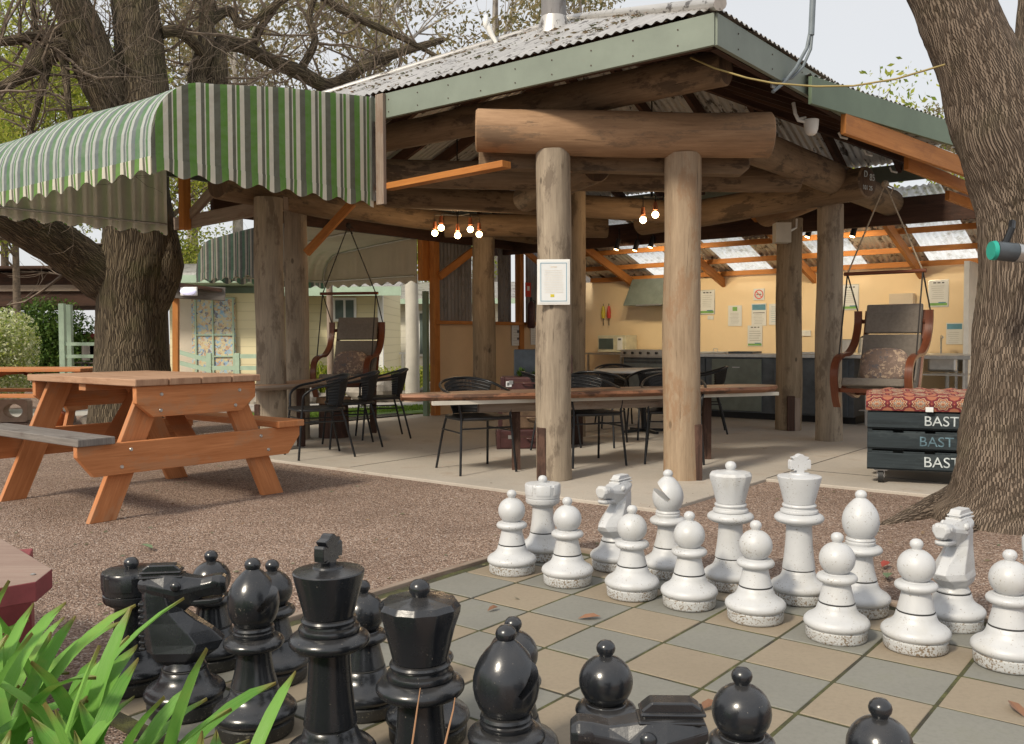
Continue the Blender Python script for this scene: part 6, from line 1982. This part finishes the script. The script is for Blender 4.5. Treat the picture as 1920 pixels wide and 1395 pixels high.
for i, (x, y, lb) in enumerate(((-3.45, 16.4, 'strappy iris clump left of the white column'), (-2.9, 16.6, 'tall iris clump behind the swing chair'), (-4.2, 16.5, 'iris clump seen beside the left pillars'))):
    t = thing('iris_clump', lb, 'plant', (x, y, 0), 0, 'iris clumps in the rock garden')
    m = MB(); rg_ = random.Random(i + 40)
    for k in range(70):
        a = rg_.random() * 6.28; h_ = rg_.uniform(.35, .75); o_ = rg_.uniform(.05, .3)
        b = Vector((x + rg_.uniform(-.25, .25), y + rg_.uniform(-.15, .15), 0)); d_ = Vector((math.cos(a), math.sin(a), 0)); s_ = Vector((-d_.y, d_.x, 0)) * .018
        m.face([b - s_, b + s_, b + d_ * o_ * .4 + s_ + Z * h_ * .7, b + d_ * o_ + Z * h_, b + d_ * o_ * .4 - s_ + Z * h_ * .7])
    m.build('blades', 'sunleaf', t)
rg = random.Random(9)
for i in range(26):
    f = i / 25
    x = -4.9 + 3.8 * f; y = 15.1 + .75 * f + rg.uniform(-.12, .12)
    s_ = rg.uniform(.13, .26)
    o = MB().ball((0, 0, 0), s_, 9, 6, (1.3, .9, .75), jit=.14, seed=i).build('garden_rock', 'stone', None, smooth=30)
    o.location = (x, y, s_ * .35 + (i % 3 == 0) * .12); o.rotation_euler = (0, 0, rg.random() * 3)
    tag(o, 'rounded grey rock in the low edging row behind the lawn', 'rock', 'rocks edging the garden behind the lawn')

# drainage grate beside the slab
dg_ = thing('drain_grate', 'black slatted drain grate between slab and lawn', 'grate', tuple(W(6.65, 2.6, .02)))
m = MB()
for i in range(46): m.beam(W(6.5, 1.5 + i * .05, .028), W(6.8, 1.5 + i * .05, .028), .02, .012)
m.build('slats', 'black', dg_)
m = MB(); m.beam(W(6.5, 1.45, .028), W(6.5, 3.85, .028), .03, .016); m.beam(W(6.8, 1.45, .028), W(6.8, 3.85, .028), .03, .016); m.build('frame', 'black', dg_)

# ================================================================= BACKGROUND BUILDINGS
def bld(name, label, loc): return thing(name, label, 'building', loc)


cb = bld('weatherboard_cottage', 'cream weatherboard cottage with a sage roof edge behind the back awning', (-4, 18, 0))
xa, xb, yy = PX(478, 600, 17.6).x, PX(713, 600, 17.6).x, 17.6
MB().box(((xa + xb) / 2 - .6, yy + 1.6, 1.05), (xb - xa + 1.2, 3.2, 2.3)).build('wall', 'weatherboard', cb)
MB().slab([(xa - 2.0, yy - .55, 2.02), (xb + .45, yy - .55, 2.02), (xb + .45, yy + 1.8, 2.65), (xa - 2.0, yy + 1.8, 2.65)], (0, 0, 1), .06).build('roof', 'galv', cb)
MB().box(((xa + xb) / 2 - .77, yy - .56, 1.99), (xb - xa + 2.5, .04, .17)).build('gutter', 'greenpaint', cb)
for px0_, px1_, py0_, py1_ in ((628, 665, 561, 600),):
    a, b = PX(px0_, py1_, yy - .03), PX(px1_, py0_, yy - .03)
    w_ = MB().box(((a.x + b.x) / 2, yy - .03, (a.z + b.z) / 2), (b.x - a.x + .06, .06, b.z - a.z + .06)).build('window', 'white', cb)
    for f in (.24, .76):
        MB().box((a.x + (b.x - a.x) * f, yy - .065, (a.z + b.z) / 2), ((b.x - a.x) * .40, .02, b.z - a.z - .04)).build('pane', 'glass', w_)
MB().box((xb + .01, yy - .02, 1.05), (.10, .10, 2.3)).build('corner_board', 'white', cb)

mb2_ = bld('mural_building', 'cream building wall covered with small painted pictures', (-6.3, 16.8, 0))
xm0, xm1, ym = PX(318, 600, 16.4).x, PX(497, 600, 16.4).x, 16.4
MB().box(((xm0 + xm1) / 2, ym + 1.2, .95), (xm1 - xm0, 2.4, 1.96)).build('wall', 'weatherboard', mb2_)
MB().box(((xm0 + xm1) / 2 - .3, ym - .3, 2.13), (xm1 - xm0 + .6, 1.2, .13)).build('eave', 'greenpaint', mb2_)
MB().box(((xm0 + xm1) / 2 - .3, ym + .8, 2.22), (xm1 - xm0 + .6, 3.2, .05)).build('roof', 'galv', mb2_)
a, b = PX(334, 700, ym), PX(442, 558, ym)
MB().box((a.x + .2, ym - .03, (a.z + b.z) / 2), (.34, .06, b.z - a.z)).build('plain_door', 'canvas_lit', mb2_)
MB().box(((PX(362, 600, ym).x + b.x) / 2, ym - .05, (a.z + b.z) / 2), (b.x - PX(362, 600, ym).x, .05, b.z - a.z)).build('mural_panel', 'mural', mb2_)
m = MB()
for px in (370, 402, 440):
    m.box((PX(px, 600, ym).x, ym - .09, (a.z + b.z) / 2), (.025, .03, b.z - a.z))
for py in (560, 628, 668): m.box(((PX(370, 600, ym).x + b.x) / 2, ym - .088, PX(400, py, ym).z), (b.x - PX(370, 600, ym).x, .025, .025))
m.build('panel_strip', 'greenpaint', mb2_)
bm_ = thing('grey_beam', 'grey weathered beam carrying a bulkhead light beside the oak trunk', 'beam', tuple(PX(390, 548, 13.5)))
MB().beam(PX(318, 546, 13.5), PX(422, 552, 13.8), .14, .20).build('timber', 'greyplank', bm_, bevel=.01)
MB().beam(PX(318, 532, 13.4), PX(412, 545, 13.8), .25, .05).build('cap_board', 'rot', bm_)
MB().beam(PX(330, 560, 13.6), PX(330, 745, 13.6), .08, .08, up=(1, 0, 0)).build('post', 'orange', bm_)
c = PX(352, 546, 13.35)
bl = thing('bulkhead_light', 'white oval bulkhead light fixed to the grey beam', 'light', tuple(c))
MB().ball(c, .115, 20, 10, (1, .35, .48)).build('lens', 'lightlens', bl, smooth=60)
MB().box(c + Vector((0, .05, 0)), (.25, .03, .13)).build('back_plate', 'white', bl, bevel=.01)
rr = thing('ramp_rail', 'pale green ramp handrail in front of the mural wall', 'railing', (-6, 15.5, 0))
for (a_, b_) in (((328, 658), (392, 676)), ((328, 678), (392, 694)), ((392, 690), (484, 690)), ((440, 668), (484, 668))):
    MB().beam(PX(*a_, 15.4), PX(*b_, 15.4), .05, .07).build('rail', 'greenpaint', rr)
for px in (392, 445):
    MB().beam(PX(px, 662, 15.4), Vector((PX(px, 662, 15.4).x, 15.4, 0)), .08, .08, up=(1, 0, 0)).build('post', 'greenpaint', rr)

wc = bld('white_cottage', 'white weatherboard cottage behind the white column', (-2, 23, 0))
xa, xb, yy = PX(705, 600, 22).x, PX(830, 600, 22).x, 22
MB().box(((xa + xb) / 2 + .8, yy + 1.5, .95), (xb - xa + 1.6, 3, 2.15)).build('wall', 'weatherboard2', wc)
MB().slab([(xa - .2, yy - .4, 2.02), (xb + 1.9, yy - .4, 2.02), (xb + 1.9, yy + 1.6, 2.5), (xa - .2, yy + 1.6, 2.5)], (0, 0, 1), .06).build('roof', 'galv', wc)
MB().box(((xa + xb) / 2 + .8, yy - .42, 1.98), (xb - xa + 2.0, .04, .12)).build('gutter', 'greenpaint', wc)
a, b = PX(788, 668, yy), PX(803, 583, yy)
w_ = MB().box(((a.x + b.x) / 2, yy - .03, (a.z + b.z) / 2), (.30, .06, b.z - a.z)).build('window', 'white', wc)
MB().box(((a.x + b.x) / 2, yy - .07, (a.z + b.z) / 2), (.20, .02, b.z - a.z - .12)).build('pane', 'glass', w_)
m_r = thing('white_rail', 'thin white handrail in front of the white cottage', 'railing', (-3.2, 20.5, 0))
MB().beam(PX(690, 664, 20.5), PX(765, 662, 20.5), .04, .04).build('rail', 'white', m_r)
for px in (700, 755):
    q_ = PX(px, 664, 20.5); MB().beam((q_.x, q_.y, 0), q_, .04, .04, up=(1, 0, 0)).build('post', 'white', m_r)
for px, rpx, Y, z1, lb, mt in ((772, 12.5, 15.6, 2.2, 'smooth pale round column in the garden behind the back awning', 'smoothpost'), (618, 6, 14.5, 2.2, 'grey weathered post behind the left swing chair', 'greywood')):
    x = PX(px, 600, Y).x; r_ = rpx * Y / FPX
    t = thing('garden_column', lb, 'column', (x, Y, 0))
    MB().tube([(x, Y, 0), (x + .01, Y, z1 * .5), (x, Y, z1)], [r_ * 1.12, r_, r_ * .98], 22, wob=.01).build('shaft', mt, t, smooth=50)
    MB().tube([(x, Y, 0), (x, Y, .08)], [r_ * 1.35, r_ * 1.3], 22).build('footing', 'concblock', t, smooth=50)

# left: dark open shelter, green veranda
ds = bld('dark_shelter', 'dark roofed open shelter behind the oak at the far left', (-11, 21, 0))
a = PX(-120, 572, 21); b = PX(432, 572, 21)
MB().box(((a.x + b.x) / 2, 22.2, 2.25), (b.x - a.x, 3.0, .75)).build('roof', 'darkwood', ds)
MB().box(((a.x + b.x) / 2, 20.66, 2.28), (b.x - a.x, .06, .14)).build('grey_rail', 'greywood', ds)
MB().box(((a.x + b.x) / 2, 22.0, 2.72), (b.x - a.x + .4, 3.6, .06)).build('roof_sheet', 'darkwood', ds)
for x_ in (a.x + .3, b.x - .4):
    MB().box((x_, 21, .95), (.12, .12, 1.9)).build('post', 'darkwood', ds)
vr = bld('green_veranda', 'pale green veranda posts and rails in front of a red wall', (-8.6, 19, 0))
for px in (117, 130):
    q_ = PX(px, 600, 19 + (px > 120) * .6)
    MB().box((q_.x, q_.y, .93), (.11, .11, 1.86)).build('post', 'greenpaint', vr)
for py in (645, 668, 690):
    a, b = PX(117, py, 19), PX(230, py, 19)
    MB().beam(a, b, .05, .07).build('rail', 'greenpaint', vr)
a, b = PX(126, 640, 21), PX(260, 640, 21)
MB().box(((a.x + b.x) / 2, 21, .55), (b.x - a.x, .1, 1.4)).build('red_wall', 'redwall', vr)
for i, px in enumerate((160, 175)):
    q_ = PX(px, 665, 19.9)
    t = thing('veranda_chair', ('left' if i == 0 else 'right') + ' pale plastic chair on the green veranda', 'chair', (q_.x, q_.y, .3), 0, 'chairs on the green veranda')
    MB().box((q_.x, q_.y + .2, .82), (.34, .03, .36)).build('backrest', 'greyplank', t, bevel=.01)
    MB().box((q_.x, q_.y, .60), (.36, .36, .03)).build('seat', 'greyplank', t, bevel=.01)
    for sx in (-1, 1):
        for sy in (-1, 1): MB().box((q_.x + sx * .15, q_.y + sy * .15, .29), (.03, .03, .58)).build('leg', 'black', t)
# odds and ends on the left
c = gpt(30, 792, 0)
bk = thing('breeze_block', 'pale concrete block with a round hole at the left edge', 'block', (c.x, c.y, 0))
m = MB(); N_ = 20
for k in range(N_):
    a0, a1 = 2 * PI * k / N_, 2 * PI * (k + 1) / N_
    sqp = lambda a: Vector((max(-1, min(1, math.cos(a) * 1.42)) * .19, 0, max(-1, min(1, math.sin(a) * 1.42)) * .15 + .16))
    rp = lambda a: Vector((math.cos(a) * .13, 0, math.sin(a) * .095 + .16))
    for yo in (-.07, .07):
        q = [c + Vector((0, yo, 0)) + v_ for v_ in (rp(a0), sqp(a0), sqp(a1), rp(a1))]
        m.face(q if yo < 0 else q[::-1])
    m.face([c + Vector((0, -.07, 0)) + rp(a0), c + Vector((0, -.07, 0)) + rp(a1), c + Vector((0, .07, 0)) + rp(a1), c + Vector((0, .07, 0)) + rp(a0)])
    m.face([c + Vector((0, -.07, 0)) + sqp(a0), c + Vector((0, .07, 0)) + sqp(a0), c + Vector((0, .07, 0)) + sqp(a1), c + Vector((0, -.07, 0)) + sqp(a1)])
m.build('block', 'concblock', bk)
c = gpt(107, 800, 0)
pot = thing('orange_pot', 'small orange glazed pot behind the picnic table', 'pot', (c.x, c.y, 0))
MB().lathe([(0, 0), (.06, 0), (.11, .06), (.12, .12), (.10, .18), (.07, .20), (.075, .215), (.06, .215), (.06, .19)], 20, tuple(c)).build('bowl', 'orangepot', pot, smooth=40)
MB().lathe([(.070, .206), (.080, .21), (.080, .222), (.068, .224)], 20, tuple(c)).build('rim', 'copper', pot, smooth=40)
rg = random.Random(77)
for i in range(5):
    c = gpt(120 + i * 55, 792 + (i % 2) * 6, 0)
    o = MB().ball((0, 0, 0), .14, 9, 6, (1.2, .9, .7), jit=.15, seed=i + 60).build('garden_rock', 'stone', None, smooth=30)
    o.location = (c.x, c.y, .05); tag(o, 'dark rock on the ground behind the orange picnic table', 'rock', 'rocks under the oak tree')

# ================================================================= FOREGROUND PLANTS
def agapanthus(x, y, n, h, seed, label, spread=.16, lean=(0, 0)):
    t = thing('agapanthus', label, 'plant', (x, y, 0), 0, 'strappy green plants at the bottom left')
    rg_ = random.Random(seed); m = MB()
    for k in range(n):
        a = rg_.random() * 2 * PI; L = h * rg_.uniform(.7, 1.25); bend = rg_.uniform(.35, 1.35)
        b = Vector((x + rg_.gauss(0, spread * .45), y + rg_.gauss(0, spread * .45), 0))
        d_ = (Vector((math.cos(a), math.sin(a), 0)) + Vector((lean[0], lean[1], 0))).normalized(); sd = Vector((-d_.y, d_.x, 0))
        w = rg_.uniform(.012, .0185); ns = 12; prev = None; ang = R(rg_.uniform(78, 92)); p = b.copy(); tw = rg_.uniform(-.5, .5)
        for i in range(ns + 1):
            f = i / ns
            ww = w * (.75 + .45 * math.sin(f * PI * .8)) * (1 if f < .8 else max(.04, math.sqrt(max(0, 1 - ((f - .8) / .2) ** 2))))
            s2 = (sd * math.cos(tw * f) + Z * math.sin(tw * f) * .6).normalized()
            nrm_ = Vector((-d_.x * math.sin(ang), -d_.y * math.sin(ang), math.cos(ang)))
            row = (p - s2 * ww + nrm_ * .003, p - nrm_ * .003, p + s2 * ww + nrm_ * .003)
            i0 = len(m.v); m.v += [tuple(q_) for q_ in row]
            if prev is not None:
                f_ = f - 1 / ns; m.idx([prev, prev + 1, i0 + 1, i0], [(0, f_), (.5, f_), (.5, f), (0, f)]); m.idx([prev + 1, prev + 2, i0 + 2, i0 + 1], [(.5, f_), (1, f_), (1, f), (.5, f)])
            prev = i0
            p = p + (d_ * math.cos(ang) + Z * math.sin(ang)) * (L / ns)
            ang -= bend / ns * (.5 + 1.6 * f)
    m.build('leaves', 'agleaf', t, smooth=80)
    m = MB()
    for k in range(7):
        a = rg_.random() * 6.28; d_ = Vector((math.cos(a), math.sin(a), 0)); b = Vector((x, y, .02)) + d_ * .05; L = h * rg_.uniform(.5, .9)
        pts = [b, b + d_ * L * .25 + Z * L * .45, b + d_ * L * .55 + Z * L * .5, b + d_ * L * .8 + Z * L * .25]
        m.tube(pts, [.006, .006, .004, .001], 4, wob=.3, seed=k)
    m.build('dead_blades', 'dryleaf', t)
    return t


agapanthus(-1.02, 1.62, 60, .55, 1, 'lush strappy green clump in the bottom left corner', .22)
agapanthus(-.76, 1.42, 46, .50, 2, 'strappy green clump in front of the black rook', .18)
agapanthus(-.54, 1.29, 38, .47, 3, 'strappy green clump in front of the black knight', .15)
agapanthus(-.37, 1.20, 16, .44, 4, 'low strappy clump in front of the black bishop and king', .10)
agapanthus(-1.28, 1.95, 32, .48, 5, 'strappy green clump below the maroon seat', .20)
# bare reddish shoots in front of the queen
sh_ = thing('bare_shoots', 'two thin reddish shoots in front of the black queen', 'plant', (-.18, 1.3, 0))
m = MB()
for pts in ([(760, 1480), (775, 1380), (782, 1330), (788, 1290)], [(815, 1480), (838, 1380), (850, 1330), (853, 1308)]):
    m.tube([PX(px, py, 1.35) for px, py in pts], [.0018, .0016, .0012, .0007], 6, wob=.1)
m.build('stems', plain('reddish_shoot', (0.40, 0.22, 0.12), .6), sh_, smooth=60)
# fallen leaves and twigs
rg = random.Random(31)
for (px, py, s_, lb) in ((1105, 1163, .045, 'curled brown leaf on the grey paver in front of the left white pawns'), (924, 1147, .028, 'small red-brown leaf on the paver left of the curled one'), (275, 1028, .06, 'pale green leaf on the gravel behind the black knight'), (1664, 1083, .06, 'green leaf on the gravel behind the right bishop'), (1660, 1062, .05, 'red leaf on the gravel behind the right bishop'), (1328, 1330, .04, 'dry leaf beside the bottom edge black pawn'), (1905, 1335, .05, 'brown bark chip near the right edge')):
    c = gpt(px, py, .012); o = MB()
    a = rg.random() * 6.28; d_ = Vector((math.cos(a), math.sin(a), 0)); e_ = Vector((-d_.y, d_.x, 0))
    pts = [-d_ * s_, -d_ * s_ * .3 + e_ * s_ * .35 + Z * .012, d_ * s_ * .4 + e_ * s_ * .3 + Z * .016, d_ * s_ + Z * .006, d_ * s_ * .4 - e_ * s_ * .3 + Z * .010, -d_ * s_ * .3 - e_ * s_ * .35 + Z * .008]
    cen = Z * .004
    for k in range(6): o.face([cen, pts[k], pts[(k + 1) % 6]])
    ob_ = o.build('fallen_leaf', plain('leaf_tone', (0.12, 0.17, 0.09) if 'green' in lb else ((0.35, 0.06, 0.04) if 'red leaf' in lb else (0.22, 0.11, 0.06)), .6))
    ob_.location = c + Z * .008; tag(ob_, lb, 'leaf', 'single fallen leaves')
m = MB()
for i in range(900):
    x, y = rg.uniform(-4.5, 4.5), rg.uniform(3.0, 9.0)
    q_ = Vector((x, y, 0)) - NC; t_ = q_.dot(E2)
    if t_ > -.35 and q_.dot(-E1) > -.1: z = .024
    else: z = .002
    bq = Vector((x, y, 0)) - B0; uu, vv = bq.dot(E1) / TS, -bq.dot(E2) / TS
    on_b = -2.2 < uu < 6.2 and -2.2 < vv < 6.2
    if (on_b or z > .02) and rg.random() < .93: continue
    if on_b: z = .016
    s_ = rg.uniform(.008, .022); a = rg.random() * 6.28
    d_ = Vector((math.cos(a), math.sin(a), 0)) * s_; e_ = Vector((-d_.y, d_.x, 0)) * .4
    p_ = Vector((x, y, z + .002))
    m.face([p_ - d_, p_ + e_ + Z * .004, p_ + d_ + Z * .003, p_ - e_])
tag(m.build('leaf_litter', 'dryleaf'), 'scattered tiny dry leaves on gravel and slab', 'leaf litter', kind='stuff')
m = MB(); rg = random.Random(91)
for i in range(1500):
    a = rg.uniform(.8, 6.0); hh = hip(a, LS, AS, AT_, 0); tt = rg.uniform(.0, 1) ** .8 * hh
    cl = math.sin(a * 5.1 + 1) + math.sin(tt * 7.3 + a * 2.7) + math.sin(a * 13.0)
    if cl < .5: continue
    c_ = W(a, tt, zr(tt / AT_) + .016); s_ = rg.uniform(.010, .035)
    d_ = (E1 * rg.uniform(-1, 1) + E2 * rg.uniform(-1, 1)).normalized() * s_; e_ = Vector((-d_.y, d_.x, 0)) * .45
    m.face([c_ - d_, c_ + e_ + Z * .008, c_ + d_, c_ - e_])
tag(m.build('roof_litter', 'dryleaf'), 'dry leaves and twigs caught on the corrugated roof', 'leaf litter', kind='stuff')
# loose gravel stones near the viewer
m = MB(); rg = random.Random(55)
for i in range(15000):
    y = 1.6 + (rg.random() ** 1.4) * 4.6; x = rg.uniform(-.62, .62) * y
    bq = Vector((x, y, 0)) - B0; uu, vv = bq.dot(E1) / TS, -bq.dot(E2) / TS
    q_ = Vector((x, y, 0)) - NC
    if -2.35 < uu < 6.35 and -2.35 < vv < 6.35: continue
    ed = min(q_.dot(E2) + .28, q_.dot(-E1) - .2); zz = 0
    if ed > 0 or q_.dot(E2) > 1.3:
        if min(ed, 9) > rg.random() ** 3 * .35 or q_.dot(E2) > 1.3: continue
        zz = .022
    s_ = rg.uniform(.002, .0055)
    c = Vector((x, y, zz + s_ * .3)); b0 = len(m.v)
    pts = [c + Vector((math.cos(a_) * s_ * rg.uniform(.7, 1.2), math.sin(a_) * s_ * rg.uniform(.7, 1.2), 0)) for a_ in (0, 1.57, 3.14, 4.71)]
    m.v += [tuple(p) for p in pts] + [tuple(c + Z * s_ * rg.uniform(.5, .9))]
    for k in range(4): m.idx([b0 + k, b0 + (k + 1) % 4, b0 + 4], [(0, 0)] * 3)
peb = leafmat('loose_pebble', [(0.10, 0.07, 0.055), (0.24, 0.16, 0.12), (0.38, 0.28, 0.22), (0.55, 0.48, 0.43)], .9, .0)
tag(m.build('gravel_stones', peb), 'loose small stones lying on the gravel', 'gravel', kind='stuff')
